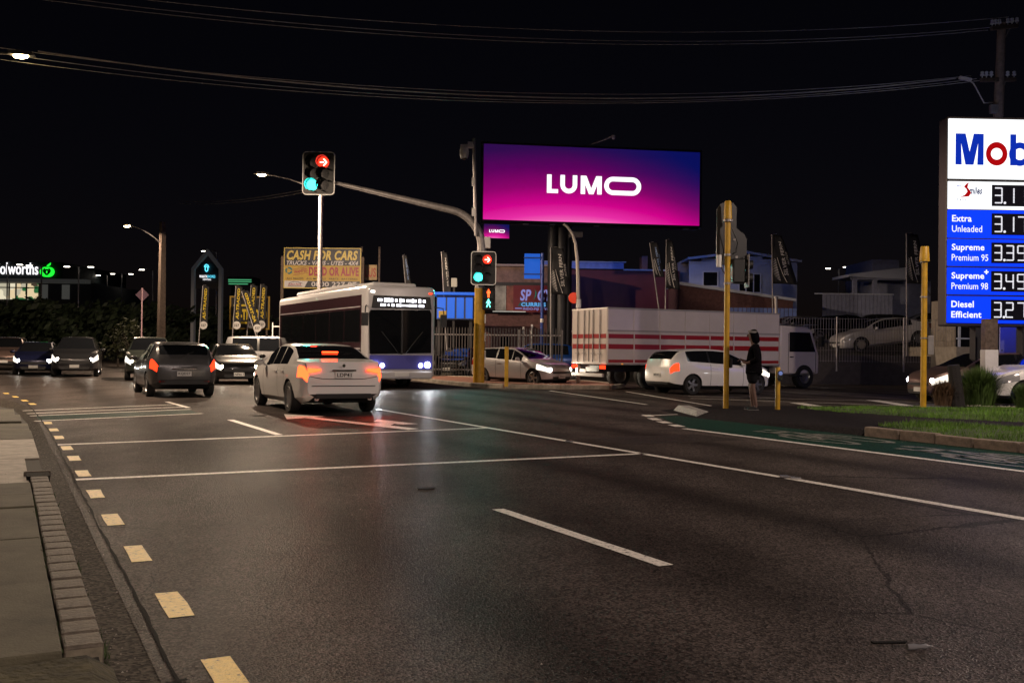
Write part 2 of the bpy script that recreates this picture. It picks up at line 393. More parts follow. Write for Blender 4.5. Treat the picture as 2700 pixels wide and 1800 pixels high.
# straight-and-right arrow behind the white saloon (drawn in street metres)
mb = MB()
def arr(poly): mb.sheet([S(*p)[:2] for p in poly], 0.005)
arr([(15.45, 5.98), (15.62, 6.24), (18.9, 5.3), (18.75, 5.1)])
arr([(18.45, 4.72), (18.95, 5.62), (19.85, 5.02)])
arr([(16.55, 6.3), (16.62, 6.62), (17.9, 6.3), (17.4, 6.05)]); arr([(16.3, 5.96), (17.1, 6.4), (17.0, 5.78)])
mb.obj('turn_arrow_marking', M_white, road, smooth=None)

# left footpath: slabs and block kerb, each a piece
mb = MB(); mb.slab([S(-25, -14)[:2], S(-25, .38)[:2], S(18, .37)[:2], S(22, .19)[:2], S(29, -1.3)[:2], S(60, -15)[:2], S(60, -30)[:2]], -0.03, 0.045)
fp = struct(mb.obj('footpath', M_joint, smooth=None))
js = [4.42, 5.8, 7.16, 8.5, 9.2, 10.0, 12.43, 14.97, 16.4, 17.9, 19.6, 21.3]
for i in range(len(js) - 1):
    for n0, n1 in ((-1.5, .23), (-3.2, -1.52)):
        a, b = js[i] + .012, js[i + 1] - .012
        nr = n1 if n1 < 0 or a < 10.2 else .38 - max(0, b - 17.5) * .05
        mb = MB(); z = 0.10 + random.uniform(-.006, .006) - (0.03 if 10 < a < 17 and n1 > 0 else 0)
        mb.slab([S(a, n0)[:2], S(a, nr)[:2], S(b, nr)[:2], S(b, n0)[:2]], 0.03, z)
        mb.obj('paving_slab', M_conc2 if (10 < a < 13) and n1 > 0 else M_conc, fp, smooth=None, bevel=0.008)
blk = MB(); blk.box((0, 0, 0), (0.155, 0.198, 0.14)); bme = blk.mesh('kerb_block', None); bme.materials.append(M_kerbblock)
mb = MB(); mb.box(S(7.43, .318, .04), (.14, 5.86, .09), AL); mb.obj('kerb_mortar', mat('mortar', (.2, .175, .13), .9, var=.4, vscale=12), fp, smooth=None)
s_ = 4.5; i = 0
while s_ < 10.35:
    o = link('kerb_block', bme, None, fp, 0.012, S(s_ + .1, .318 + random.uniform(-.003, .003), 0.03 + random.uniform(-.003, .003)), (random.uniform(-.012, .012), random.uniform(-.012, .012), AL + random.uniform(-.01, .01)))
    s_ += 0.222; i += 1
mb = MB(); a, b = 10.4, 10.75
mb.box(S(10.58, .31, .05), (.2, .3, .1), AL); cp = mb.obj('drain_inlet', M_tar, fp, smooth=None)
mb = MB(); mb.box(S(10.78, .31, .075), (.24, .05, .07), AL); mb.box(S(10.45, .31, .085), (.2, .03, .03), AL); mb.obj('drain_surround', M_kerbblock, fp, smooth=None, bevel=.01)
mb = MB()
for i in range(14):
    for j in range(10):
        pass
vs2, fs2 = [], []
for i in range(900):                                  # weeds rooted in the kerb joints
    s0_ = random.uniform(4.4, 10.3); c_ = sin(s0_ * 3.1) + sin(s0_ * 7.7 + 2)
    if c_ < random.uniform(-.6, 1.6): continue
    n_ = random.choice((.234, .236, .405, .415)) + random.uniform(-.012, .012); zb = .07 if n_ < .3 else .0; b0 = S(s0_, n_, zb); a = random.uniform(0, 2 * pi); u = Vector((cos(a), sin(a), 0)); o_ = len(vs2)
    vs2 += [tuple(b0 - u * .004), tuple(b0 + u * .004), tuple(b0 + Vector((random.uniform(-.02, .02), random.uniform(-.02, .02), random.uniform(.02, .05))))]; fs2.append((o_, o_ + 1, o_ + 2))
me = bpy.data.meshes.new('kerb_weeds'); me.from_pydata(vs2, [], fs2); o = link('kerb_weeds', me, mat('weed_green', (.03, .05, .012), .8, var=.5)); o['kind'] = 'stuff'; o['label'] = 'small weeds growing in the joints of the block kerb'
gx = 26; gy = 16; vs_ = []
for i in range(gx + 1):
    for j in range(gy + 1):
        p = S(2.6 + 1.79 * j / gy, -2.2 + 2.62 * i / gx); vs_.append((p.x, p.y, 0.088 + random.uniform(-.005, .006) - (0.06 if i == gx else 0)))
mb.add(vs_, [(i * (gy + 1) + j, (i + 1) * (gy + 1) + j, (i + 1) * (gy + 1) + j + 1, i * (gy + 1) + j + 1) for i in range(gx) for j in range(gy)])
struct(mb.obj('mossy_verge', M_moss, fp), None)

# far corner: asphalt footpath, stones, verge, gravel bed
mb = MB()
mb.slab([S(-25, 12.78)[:2], S(12.0, 12.78)[:2], S(16.6, 13.2)[:2], S(18.2, 13.8)[:2], S(18.6, 14.8)[:2], S(17.9, 17)[:2], S(16.6, 20.2)[:2], S(14.5, 25)[:2], S(5, 40)[:2], S(-25, 60)[:2]], -0.03, 0.10)
corner = struct(mb.obj('corner_footpath', M_darkpath, smooth=None))
mb = MB()
rp = [(12.0, 12.78), (16.6, 13.2), (18.2, 13.8), (18.6, 14.8), (17.9, 17), (16.6, 20.2), (14.5, 25)]
ro = [(12.0, 12.6), (16.6, 12.6), (18.75, 13.4), (19.2, 14.8), (18.45, 17.2), (17.1, 20.4), (15.0, 25.2)]
for i in range(len(rp) - 1):
    a, b, c_, d = S(*rp[i], .1), S(*rp[i + 1], .1), S(*ro[i + 1], .002), S(*ro[i], .002)
    mb.add([a, b, c_, d], [(0, 1, 2, 3)])
mb.obj('dropped_kerb', M_darkpath, corner, smooth=None, weld=True)
mb = MB(); mb.add([S(16.45, 12.66, 0.0), S(18.3, 13.4, 0.0), S(18.2, 13.5, .15), S(16.75, 12.9, .12), S(18.1, 13.72, .15), S(16.8, 13.2, .11), S(17.9, 13.9, .02), S(16.7, 13.4, .02)], [(0, 1, 2, 3), (3, 2, 4, 5), (5, 4, 6, 7), (0, 3, 5, 7), (1, 6, 4, 2)])
mb.obj('painted_kerb_end', mat('worn_white', (0.3, 0.29, 0.28), .7, var=.6, vscale=14), corner, smooth=None)
s_ = 11.95
while s_ > -6:
    ln = random.uniform(.62, .95)
    mb = MB(); mb.box((0, 0, 0), (.16, ln - .02, .2))
    mb.obj('kerbstone', M_kstone, corner, smooth=None, bevel=.02, loc=S(s_ - ln / 2, 12.7 + random.uniform(-.012, .012), .045 + random.uniform(-.012, .012))).rotation_euler = (random.uniform(-.015, .015), random.uniform(-.03, .03), AL + random.uniform(-.012, .012))
    s_ -= ln
def mound(name, poly, zb, hgt, m, par):
    """low bank over a (s, n) outline"""
    cx = sum(p[0] for p in poly) / len(poly); cn = sum(p[1] for p in poly) / len(poly); mb = MB(); k = len(poly); vs = []; rings = 6
    for r_ in range(rings):
        t = 1 - r_ / rings
        for p in poly: vs.append(S(cx + (p[0] - cx) * t, cn + (p[1] - cn) * t, zb + hgt * sin((1 - t) * 2.2 if (1 - t) < .7 else 1.55)))
    vs.append(S(cx, cn, zb + hgt)); fs = []
    for r_ in range(rings - 1):
        for i in range(k): fs.append((r_ * k + i, r_ * k + (i + 1) % k, (r_ + 1) * k + (i + 1) % k, (r_ + 1) * k + i))
    for i in range(k): fs.append(((rings - 1) * k + i, (rings - 1) * k + (i + 1) % k, rings * k))
    mb.add(vs, fs); return mb.obj(name, m, par, smooth=60)
def inside(p, poly):
    r_ = False; j = len(poly) - 1
    for i in range(len(poly)):
        if (poly[i][1] > p[1]) != (poly[j][1] > p[1]) and p[0] < (poly[j][0] - poly[i][0]) * (p[1] - poly[i][1]) / (poly[j][1] - poly[i][1]) + poly[i][0]: r_ = not r_
        j = i
    return r_
def grow_grass(name, poly, zf, count, hmin, hmax, m, lab):
    mb = MB(); s0, s1 = min(p[0] for p in poly), max(p[0] for p in poly); n0, n1 = min(p[1] for p in poly), max(p[1] for p in poly); k = 0
    vs, fs = [], []
    while k < count:
        p = (random.uniform(s0, s1), random.uniform(n0, n1))
        if not inside(p, poly): continue
        cl = .5 + .5 * sin(p[0] * 2.1 + 1.3 * sin(p[1] * 1.7)) * sin(p[1] * 2.6 + sin(p[0] * 3.1))
        if random.random() > .35 + .75 * cl: continue
        k += 1; b = S(p[0], p[1], zf(p)); a = random.uniform(0, 2 * pi); h_ = random.uniform(hmin, hmax) * (.55 + .9 * cl); w_ = random.uniform(.004, .009)
        u = Vector((cos(a), sin(a), 0)); l = Vector((random.uniform(-.5, .5), random.uniform(-.5, .5), 1)).normalized() * h_
        o = len(vs); vs += [b - u * w_, b + u * w_, b + l]; fs.append((o, o + 1, o + 2))
    mb.add(vs, fs); me = bpy.data.meshes.new(name); me.from_pydata([tuple(v) for v in vs], [], fs)
    o = link(name, me, m); o['kind'] = 'stuff'; o['label'] = lab; return o
g1 = [(17.3, 16.1), (16.2, 18.6), (14.6, 22.0), (11, 27), (7, 30), (9, 23.5), (12.1, 17.1), (14.2, 16.2), (15.8, 15.9)]
g2 = [(12.6, 13.55), (12.9, 14.9), (11.4, 15.6), (8, 16.4), (0, 17), (-6, 17), (-6, 12.95), (0, 12.92), (8, 12.92), (11.2, 12.95)]
def mz(poly, zb, hgt):
    cx = sum(p[0] for p in poly) / len(poly); cn = sum(p[1] for p in poly) / len(poly)
    def f(p):
        a = atan2(p[1] - cn, p[0] - cx); best = 1
        d = sqrt((p[0] - cx) ** 2 + (p[1] - cn) ** 2)
        for t in (.1, .2, .3, .4, .5, .6, .7, .8, .9, 1.0):
            if not inside((cx + (p[0] - cx) / t, cn + (p[1] - cn) / t), poly): best = t
        q = 1 - best; return zb + hgt * sin(q * 2.2 if q < .7 else 1.55) - .01
    return f
M_turf = mat('turf_soil', (0.035, 0.06, 0.012), .95, var=.5, vscale=8, bump=.8, bscale=40)
struct(mound('grass_bank', g1, .09, .09, M_turf, corner)); struct(mound('grass_bank', g2, .09, .12, M_turf, corner))
grow_grass('grass', g1, mz(g1, .09, .09), 26000, .03, .085, M_grass, 'short green grass on the bank by the gravel bed')
grow_grass('grass', g2, mz(g2, .09, .12), 30000, .03, .09, M_grass, 'short green grass on the bank above the stone kerb')
gb = [(16.4, 20.6), (14.6, 25.6), (9.5, 33), (8.5, 28.5), (13.2, 22.6)]
mb = MB(); mb.slab([S(*p)[:2] for p in gb], .05, .125); struct(mb.obj('gravel_bed', M_earth, corner, smooth=None))
vs, fs = [], []
while len(vs) < 6 * 5200:
    p = (random.uniform(8, 16.5), random.uniform(20, 33))
    if not inside(p, gb): continue
    c_ = S(p[0], p[1], .135); r_ = random.uniform(.012, .04); o = len(vs)
    for d in ((1, 0, 0), (0, 1, 0), (-1, 0, 0), (0, -1, 0), (0, 0, .7), (0, 0, -.7)):
        vs.append(tuple(c_ + Vector(d) * r_ * random.uniform(.6, 1.2)))
    for t in ((0, 1, 4), (1, 2, 4), (2, 3, 4), (3, 0, 4), (1, 0, 5), (2, 1, 5), (3, 2, 5), (0, 3, 5)): fs.append(tuple(o + i for i in t))
me = bpy.data.meshes.new('gravel'); me.from_pydata(vs, [], fs); o = link('gravel', me, M_gravel); o['kind'] = 'stuff'; o['label'] = 'loose pale gravel around the tussocks by the price sign'

# paved refuge under the signal mast
mb = MB()
rf = [(1085, 1000), (1160, 1012), (1245, 1020), (1330, 1024), (1480, 1026), (1610, 1027), (1645, 1022), (1560, 1012), (1450, 1007), (1300, 1003), (1180, 998)]
rfw = [G(*p) for p in rf]
cxy = sum((p for p in rfw), Vector()) / len(rfw)
mb.slab([p[:2] for p in rfw], -.02, .12)
refuge = struct(mb.obj('paved_refuge', M_brickpave, smooth=None))
for i in range(len(rfw)):
    a, b = rfw[i], rfw[(i + 1) % len(rfw)]; k = max(1, round((b - a).length / 1.0))
    for j in range(k):
        p, q = a + (b - a) * j / k, a + (b - a) * (j + 1) / k; d = q - p
        mb = MB(); mb.box((0, 0, 0), (d.length - .015, .18, .19))
        o = mb.obj('kerbstone', M_conc2, refuge, smooth=None, bevel=.025, loc=(p + q) / 2 + (cxy - (p + q) / 2).normalized() * .07 + Vector((0, 0, .055)))
        o.rotation_euler = (0, 0, atan2(d.y, d.x))

# raised yard behind the intersection (bank, then level)
YZ = 1.9
def yard_z(y): return 0 if y < 43.5 else min(YZ, 1.0 + (y - 43.5) * .14)
mb = MB(); xs = [0.0 + i * 2.0 for i in range(-3, 36)]; ys = [43.4, 43.45, 45, 47, 50, 60, 90, 140]
vs = []; zz = [-.03, 1.0, 1.3, 1.6, YZ, YZ, YZ, YZ]
for x in xs:
    for y, z in zip(ys, zz): vs.append((x + 4, y + x * .1, z if x > 2 else (z * max(0, (x + 2) / 4.0) if x > -2 else 0)))
k = len(ys)
mb.add(vs, [(i * k + j, (i + 1) * k + j, (i + 1) * k + j + 1, i * k + j + 1) for i in range(len(xs) - 1) for j in range(k - 1)])
struct(mb.obj('sales_yard', M_yard, smooth=30))
# footway behind the refuge
mb = MB(); mb.slab([(-14, 46), (14, 43.6), (14, 43.95), (-14, 60)], -.02, .05); struct(mb.obj('back_footpath', M_conc, smooth=None))
# ---------------------------------------------------------------- shared materials
M_black = mat('black_plastic', (0.012, 0.012, 0.013), 0.45)
M_rubber = mat('rubber', (0.014, 0.014, 0.014), 0.8)
M_glass = mat('car_glass', (0.008, 0.009, 0.011), 0.04, spec=0.8)
M_alloy = mat('alloy', (0.42, 0.42, 0.43), 0.3, 0.9)
M_chrome = mat('chrome', (0.7, 0.7, 0.72), 0.12, 1.0)
M_galv = mat('galvanised_steel', (0.34, 0.32, 0.32), 0.5, 0.55, var=.3, vscale=8)
M_grey = mat('grey_paint', (0.22, 0.21, 0.21), 0.5, var=.25, vscale=6)
M_ypole = mat('yellow_pole_paint', (0.52, 0.30, 0.015), 0.45, var=.3, vscale=5, rvar=.1)
M_wood = mat('weathered_wood', (0.13, 0.095, 0.075), 0.85, var=.5, vscale=9, bump=.5, bscale=30)
M_whitep = mat('white_paint', (0.72, 0.71, 0.70), 0.5, var=.12)
M_dark = mat('dark_steel', (0.03, 0.03, 0.033), 0.5, .4)
M_plate = mat('number_plate', (0.7, 0.7, 0.68), 0.4)
M_ink = mat('plate_ink', (0.01, 0.01, 0.01), 0.5)
L_white = glow('white_light', (1, .98, .95), 1.6)
L_head = glow('headlight_glow', (1, .93, .82), 26)
L_headc = glow('cool_headlight_glow', (.92, .95, 1), 26)
L_heady = glow('warm_headlight_glow', (1, .82, .5), 30)
L_tail = glow('tail_light_glow', (1, .035, .008), 3.2)
L_brake = glow('brake_light_glow', (1, .055, .012), 7)
L_sod = glow('sodium_glow', (1, .74, .36), 60)
L_led = glow('led_lamp_glow', (1, .9, .75), 14)
M_lens_r = mat('red_lens', (0.22, 0.008, 0.006), 0.12, coat=.5)
M_lens_c = mat('clear_lens', (0.4, 0.4, 0.42), 0.1, .3, coat=.6)
L_lens = glow('lit_headlight_lens', (1, .9, .75), 1.6)
def car_paint(name, col, metal=.5, rough=.32):
    return mat('paint_' + name, col, rough, metal, coat=.9, rvar=.0)
# ---------------------------------------------------------------- cars
def pchip(pts):
    xs = [p[0] for p in pts]; ys = [p[1] for p in pts]; n = len(pts)
    d = [(ys[i + 1] - ys[i]) / (xs[i + 1] - xs[i]) for i in range(n - 1)]; m = [d[0]] + [0] * (n - 2) + [d[-1]]
    for i in range(1, n - 1): m[i] = 0 if d[i - 1] * d[i] <= 0 else 2 * d[i - 1] * d[i] / (d[i - 1] + d[i])
    def f(x):
        if x <= xs[0]: return ys[0]
        if x >= xs[-1]: return ys[-1]
        i = max(j for j in range(n - 1) if xs[j] <= x); h_ = xs[i + 1] - xs[i]; t = (x - xs[i]) / h_
        return ys[i] * (1 + 2 * t) * (1 - t) ** 2 + m[i] * h_ * t * (1 - t) ** 2 + ys[i + 1] * t * t * (3 - 2 * t) + m[i + 1] * h_ * t * t * (t - 1)
    return f

def make_proto(sp):
    """sp: top, belt, half width and underside along the car; window spans; wheels"""
    top, belt, wid, bot = pchip(sp['top']), pchip(sp['belt']), pchip(sp['wid']), pchip(sp['bot'])
    x0, x1 = sp['top'][0][0], sp['top'][-1][0]; tum = sp.get('tumble', .38)
    keys = set([x0, x1]) | set(sp['ws']) | set(sp['rg']) | set(v for q in sp['side'] for v in q) | set(sp['hl']) | set(sp['tl'])
    xs = sorted(keys); out = []
    for a, b in zip(xs, xs[1:]):
        k = max(1, math.ceil((b - a) / 0.13)); out += [a + (b - a) * i / k for i in range(k)]
    xs = out + [x1]
    def half(x):
        zb, zt, w_ = bot(x), top(x), wid(x); zl = min(belt(x), zt - .03); gh = zt - zl; hh = zl - zb
        wb_ = w_ * .945; wt = max(.25 * w_, wb_ - .86 * gh * tum - (.04 if gh > .15 else 0))
        return [(0, zb), (w_ * .82, zb), (w_ * .955, zb + .14 * hh), (w_ * .992, zb + .36 * hh), (w_, zb + .68 * hh), (w_ * .982, zl - .05 * hh - .01), (wb_, zl),
                (wb_ - .07 * gh * tum, zl + .07 * gh), (wt + .012, zl + .86 * gh), (wt - .05, zl + .955 * gh), (wt * .55, zl + .99 * gh), (0, zt)]
    NH = 12; rings = [half(x) for x in xs]; vs = []
    for x, h_ in zip(xs, rings):
        vs += [(x, y, z) for y, z in h_] + [(x, -y, z) for y, z in h_[1:-1]]
    per = 2 * NH - 2
    def vi(i, j, sd): return i * per + (j if sd > 0 or j in (0, NH - 1) else NH + j - 1)
    fs, tg = [], []
    def tag_of(xa, xb, j):
        xm = (xa + xb) / 2
        if j == 0: return 1
        if sp['ws'][0] < xm < sp['ws'][1] and j in (9, 10): return 2
        if sp['rg'][0] < xm < sp['rg'][1] and j in (9, 10): return 3
        if j == 7:
            for k, (a, b) in enumerate(sp['side']):
                if a < xm < b: return 4 + k
            if sp['side'][0][0] < xm < sp['side'][-1][1]: return 1
        if sp['hl'][0] < xm < sp['hl'][1] and j in (4, 5): return 10
        if sp['tl'][0] < xm < sp['tl'][1] and j in sp.get('tlseg', (4, 5)): return 11
        if sp.get('clad') and j in (1,): return 1
        return 0
    for i in range(len(xs) - 1):
        for j in range(NH - 1):
            t = tag_of(xs[i], xs[i + 1], j)
            fs.append((vi(i, j, 1), vi(i + 1, j, 1), vi(i + 1, j + 1, 1), vi(i, j + 1, 1))); tg.append(t)
            fs.append((vi(i, j, -1), vi(i, j + 1, -1), vi(i + 1, j + 1, -1), vi(i + 1, j, -1))); tg.append(t)
    e = len(xs) - 1
    for j in range(NH - 1):                       # nose and tail, in bands
        for i, front in ((0, False), (e, True)):
            q = [vi(i, j, 1), vi(i, j + 1, 1), vi(i, j + 1, -1), vi(i, j, -1)]; q = [q[k] for k in range(4) if q[k] not in q[:k]]
            if len(q) < 3: continue
            t = 0
            if front: t = 12 if j == 2 else (13 if j == 4 else (1 if j in (0, 1) else 0))
            else: t = 1 if j in (0, 1) else 0
            fs.append(tuple(q)); tg.append(t)
    me = bpy.data.meshes.new('car'); me.from_pydata(vs, [], fs)
    for p, t in zip(me.polygons, tg): p.material_index = t
    for k in range(14): me.materials.append(None)
    bm = bmesh.new(); bm.from_mesh(me); bmesh.ops.recalc_face_normals(bm, faces=bm.faces); bm.to_mesh(me); bm.free()
    ob = bpy.data.objects.new('car', me); C.objects.link(ob); cut = MB(); wr = sp['wr']
    for wx in sp['wheels']:
        for sd in (-1, 1):
            M = Matrix.Rotation(pi / 2, 3, 'X'); pr = [(0.001, -.2), (wr * 1.17, -.2), (wr * 1.17, .25), (.001, .25)]
            cut.lathe(pr, 22, (wx, sd * (wid(wx) - .0), wr * .98), M)
    cme = cut.mesh('cut', None, weld=True)
    for k in range(14): cme.materials.append(None)
    for p in cme.polygons: p.material_index = 1
    co = bpy.data.objects.new('cut', cme); C.objects.link(co)
    b = ob.modifiers.new('b', 'BOOLEAN'); b.object = co; b.operation = 'DIFFERENCE'; b.solver = 'EXACT'; b.material_mode = 'INDEX'
    ev = bpy.data.meshes.new_from_object(ob.evaluated_get(bpy.context.evaluated_depsgraph_get()))
    bpy.data.objects.remove(ob); bpy.data.objects.remove(co)
    parts = {}
    for p in ev.polygons:
        t = p.material_index; y = p.center.y; key = t
        if t in (0, 1): key = 0
        elif 4 <= t <= 11: key = (t, 1 if y > 0 else -1)
        parts.setdefault(key, []).append(p)
    meshes = {}
    for key, ps in parts.items():
        used = {}; vv = []; ff = []; mi = []
        for p in ps:
            q = []
            for v in p.vertices:
                if v not in used: used[v] = len(vv); vv.append(tuple(ev.vertices[v].co))
                q.append(used[v])
            ff.append(q); mi.append(p.material_index)
        m_ = bpy.data.meshes.new('panel'); m_.from_pydata(vv, [], ff)
        for p in m_.polygons: p.use_smooth = True
        m_.set_sharp_from_angle(angle=R(32))
        if key == 0:
            for p, t in zip(m_.polygons, mi): p.material_index = t
        meshes[key] = m_
    # wheel
    r = wr; ty = MB(); M = Matrix.Rotation(pi / 2, 3, 'X')
    ty.lathe([(r * .66, -.09), (r * .93, -.1), (r, -.07), (r, .07), (r * .93, .1), (r * .66, .09), (r * .66, -.09)], 26, M=M)
    rim = MB(); rim.lathe([(r * .68, .085), (r * .64, .095), (r * .6, .07), (r * .58, -.05)], 26, M=M)
    ns = sp.get('spokes', 5)
    for k in range(ns):
        a = 2 * pi * k / ns
        for (w0, w1) in ((.075, .1),):
            d = Vector((cos(a), 0, sin(a))); q = Vector((-sin(a), 0, cos(a)))
            p0 = d * r * .1; p1 = d * r * .63
            vs_ = [p0 + q * r * w0 * 1.6, p1 + q * r * w1, p1 - q * r * w1, p0 - q * r * w0 * 1.6]
            rim.add([Vector((v.x, -.082, v.z)) for v in vs_] + [Vector((v.x, -.05, v.z)) for v in vs_], [(0, 1, 2, 3), (7, 6, 5, 4), (0, 4, 5, 1), (1, 5, 6, 2), (2, 6, 7, 3), (3, 7, 4, 0)])
    rim.lathe([(.001, .088), (r * .16, .085), (r * .17, .05)], 16, M=M)
    hub = MB(); hub.lathe([(.001, -.02), (r * .6, -.02), (r * .6, -.06)], 20, M=M)
    meshes['tyre'] = ty.mesh('tyre', 40); meshes['rim'] = rim.mesh('rim', 30); meshes['hub'] = hub.mesh('brake_disc', 30)
    # mirrors
    mx = sp['mirror']
    for sd in (-1, 1):
        mb = MB(); w_ = wid(mx); z = belt(mx) + .09; mb.ball((mx, sd * (w_ + .10), z), (.075, .11, .075), 12, 8)
        mb.tube([(mx + .03, sd * (w_ - .05), z - .07), (mx + .02, sd * (w_ + .04), z - .03)], .025, 6)
        meshes[('mirror', sd)] = mb.mesh('mirror', 40)
    # door seams and handles
    for sd in (-1, 1):
        mb = MB()
        for x in sp['doors']:
            h0, h1 = half(x), half(x + .012)
            for j in range(2, 6):
                q = [(x, h0[j]), (x + .012, h1[j]), (x + .012, h1[j + 1]), (x, h0[j + 1])]
                mb.add([(a, sd * (c_[0] + .0025), c_[1]) for a, c_ in q], [(0, 1, 2, 3)])
        if mb.v: meshes[('seam', sd)] = mb.mesh('door_seam', None)
        mb = MB()
        for x in sp.get('handles', []):
            h0 = half(x); mb.box((x, sd * (h0[5][0] + .012), h0[5][1] - .07), (.2, .035, .03))
        if mb.v: meshes[('handle', sd)] = mb.mesh('door_handle', 60)
    meshes['dims'] = (x0, x1, half, sp)
    return meshes

def car(pr, name, label, loc, heading, paint, group=None, front=None, tail=None, brake=False, plate=None, tilt=0.0, rim=M_alloy, spots=None, zoff=0.0, cat='car'):
    """heading = world direction (x, y) the car faces"""
    x0, x1, half, sp = pr['dims']; t = thing(name, label, cat, (loc[0], loc[1], (loc[2] if len(loc) > 2 else 0) + zoff), atan2(heading[1], heading[0]), group)
    t.rotation_euler[1] = tilt
    def lk(nm, me, m, par=t):
        o = link(nm, me, None, par)
        if len(me.materials) == 0: me.materials.append(None)
        o.material_slots[0].link = 'OBJECT'; o.material_slots[0].material = m; return o
    bme = pr[0]
    while len(bme.materials) < 2: bme.materials.append(None)
    b = link('body', bme, None, t)
    for i, m in ((0, paint), (1, M_black)):
        b.material_slots[i].link = 'OBJECT'; b.material_slots[i].material = m
    for k, me in pr.items():
        if k == 2: lk('windscreen', me, M_glass)
        elif k == 3: lk('rear_window', me, M_glass)
        elif k == 12: lk('lower_grille', me, M_black)
        elif k == 13: lk('grille', me, M_black if not sp.get('plain_grille') else M_dark)
        elif isinstance(k, tuple):
            if k[0] == 'mirror': lk('wing_mirror', me, paint)
            elif k[0] == 'seam': lk('door_seam', me, M_black)
            elif k[0] == 'handle': lk('door_handle', me, paint)
            elif k[0] == 10: lk('headlight', me, L_lens if front else M_lens_c)
            elif k[0] == 11: lk('tail_light', me, tail if tail else M_lens_r)
            elif isinstance(k[0], int): lk('side_window', me, M_glass)
    for wx in sp['wheels']:
        for sd in (-1, 1):
            y = sd * (pchip(sp['wid'])(wx) - .115)
            ty = lk('wheel', pr['tyre'], M_rubber); ty.location = (wx, y, sp['wr'])
            if sd > 0: ty.rotation_euler = (0, 0, pi)
            lk('rim', pr['rim'], rim, ty); lk('brake_disc', pr['hub'], M_dark, ty)
    hx = x1 - .16; hh = half(hx); zf = (hh[4][1] + hh[5][1]) / 2 + .01
    if front:
        for sd in (-1, 1):
            mb = MB(); yy = hh[5][0] * .80
            mb.lathe([(.001, .03), (.05, .022), (.075, 0), (.078, -.06)], 16, (x1 - .05, sd * yy, zf), Matrix.Rotation(pi / 2, 3, 'Y'))
            o = mb.obj('headlamp_bulb', front, t); 
            if spots:
                ld = bpy.data.lights.new('headlamp_beam', 'SPOT'); ld.energy = spots[0]; ld.color = spots[1]; ld.spot_size = R(62); ld.spot_blend = .9; ld.shadow_soft_size = .06
                lo = bpy.data.objects.new('headlamp_beam', ld); C.objects.link(lo); lo.parent = t; lo.location = (x1 + .06, sd * yy, zf)
                lo.rotation_euler = (0, R(-90 + 5), 0)
    if tail:
        pass
    mb = MB(); zr = half(x0)[3][1]
    for x, z in ((x1 + .012, half(x1)[3][1] - .0), (x0 - .012, sp.get('rplate', (half(x0)[4][1] + half(x0)[5][1]) / 2))):
        mb = MB(); mb.box((x, 0, z), (.02, .36, .125)); pl = mb.obj('number_plate', M_plate, t, smooth=None)
        if plate:
            tx = text(plate, .3, .075, M_ink, pl, (0, 0, 0), bold=.02); s_ = 1 if x > 0 else -1
            tx.location = (x + s_ * .014, 0, z); tx.rotation_euler = (0, 0, pi / 2 if s_ > 0 else -pi / 2)
    return t

def prof(L, ztop): return ztop
HATCH = make_proto(dict(
    top=[(-2.03, .84), (-1.985, 1.02), (-1.86, 1.2), (-1.66, 1.36), (-1.3, 1.425), (-.5, 1.455), (.1, 1.425), (.45, 1.30), (1.0, 1.03), (1.16, .97), (1.55, .895), (1.85, .80), (1.98, .70), (2.03, .62)],
    belt=[(-2.03, .80), (-1.9, .98), (-1.5, 1.02), (-.8, .98), (.3, .92), (1.05, .89), (1.5, .83), (1.85, .72), (2.03, .58)],
    wid=[(-2.03, .66), (-1.97, .76), (-1.75, .84), (-1.2, .868), (0, .85), (1.2, .866), (1.62, .83), (1.88, .72), (1.98, .62), (2.03, .52)],
    bot=[(-2.03, .34), (-1.9, .25), (-1.3, .19), (1.4, .17), (1.85, .19), (2.03, .24)],
    ws=(.2, 1.02), rg=(-1.93, -1.62), side=[(-1.45, -.62), (-.55, .18), (.23, .72)], hl=(1.48, 1.99), tl=(-2.02, -1.78), wheels=(-1.27, 1.32), wr=.315, mirror=.66, doors=(-.58, .72), handles=(-.42,), clad=True, rplate=.62))
SEDAN = make_proto(dict(
    top=[(-2.34, .80), (-2.31, .98), (-2.24, 1.06), (-1.75, 1.10), (-1.62, 1.13), (-1.0, 1.365), (-.5, 1.43), (0, 1.435), (.3, 1.39), (1.1, 1.05), (1.2, 1.01), (1.7, .93), (2.1, .82), (2.26, .70), (2.32, .62)],
    belt=[(-2.34, .78), (-2.26, .97), (-1.8, .99), (-.8, .96), (.3, .93), (1.1, .90), (1.7, .84), (2.1, .73), (2.32, .58)],
    wid=[(-2.34, .74), (-2.29, .80), (-2.05, .87), (-1.4, .91), (0, .895), (1.4, .905), (1.9, .86), (2.15, .76), (2.27, .66), (2.32, .55)],
    bot=[(-2.34, .36), (-2.2, .27), (-1.5, .2), (1.5, .18), (2.1, .2), (2.32, .25)],
    ws=(.12, 1.08), rg=(-1.66, -.86), side=[(-1.2, -.55), (-.48, .12), (.17, .72)], hl=(1.72, 2.27), tl=(-2.335, -2.02), wheels=(-1.42, 1.42), wr=.33, mirror=.66, doors=(-1.08, -.51, .76), handles=(-.95, -.33), rplate=.80, spokes=10))
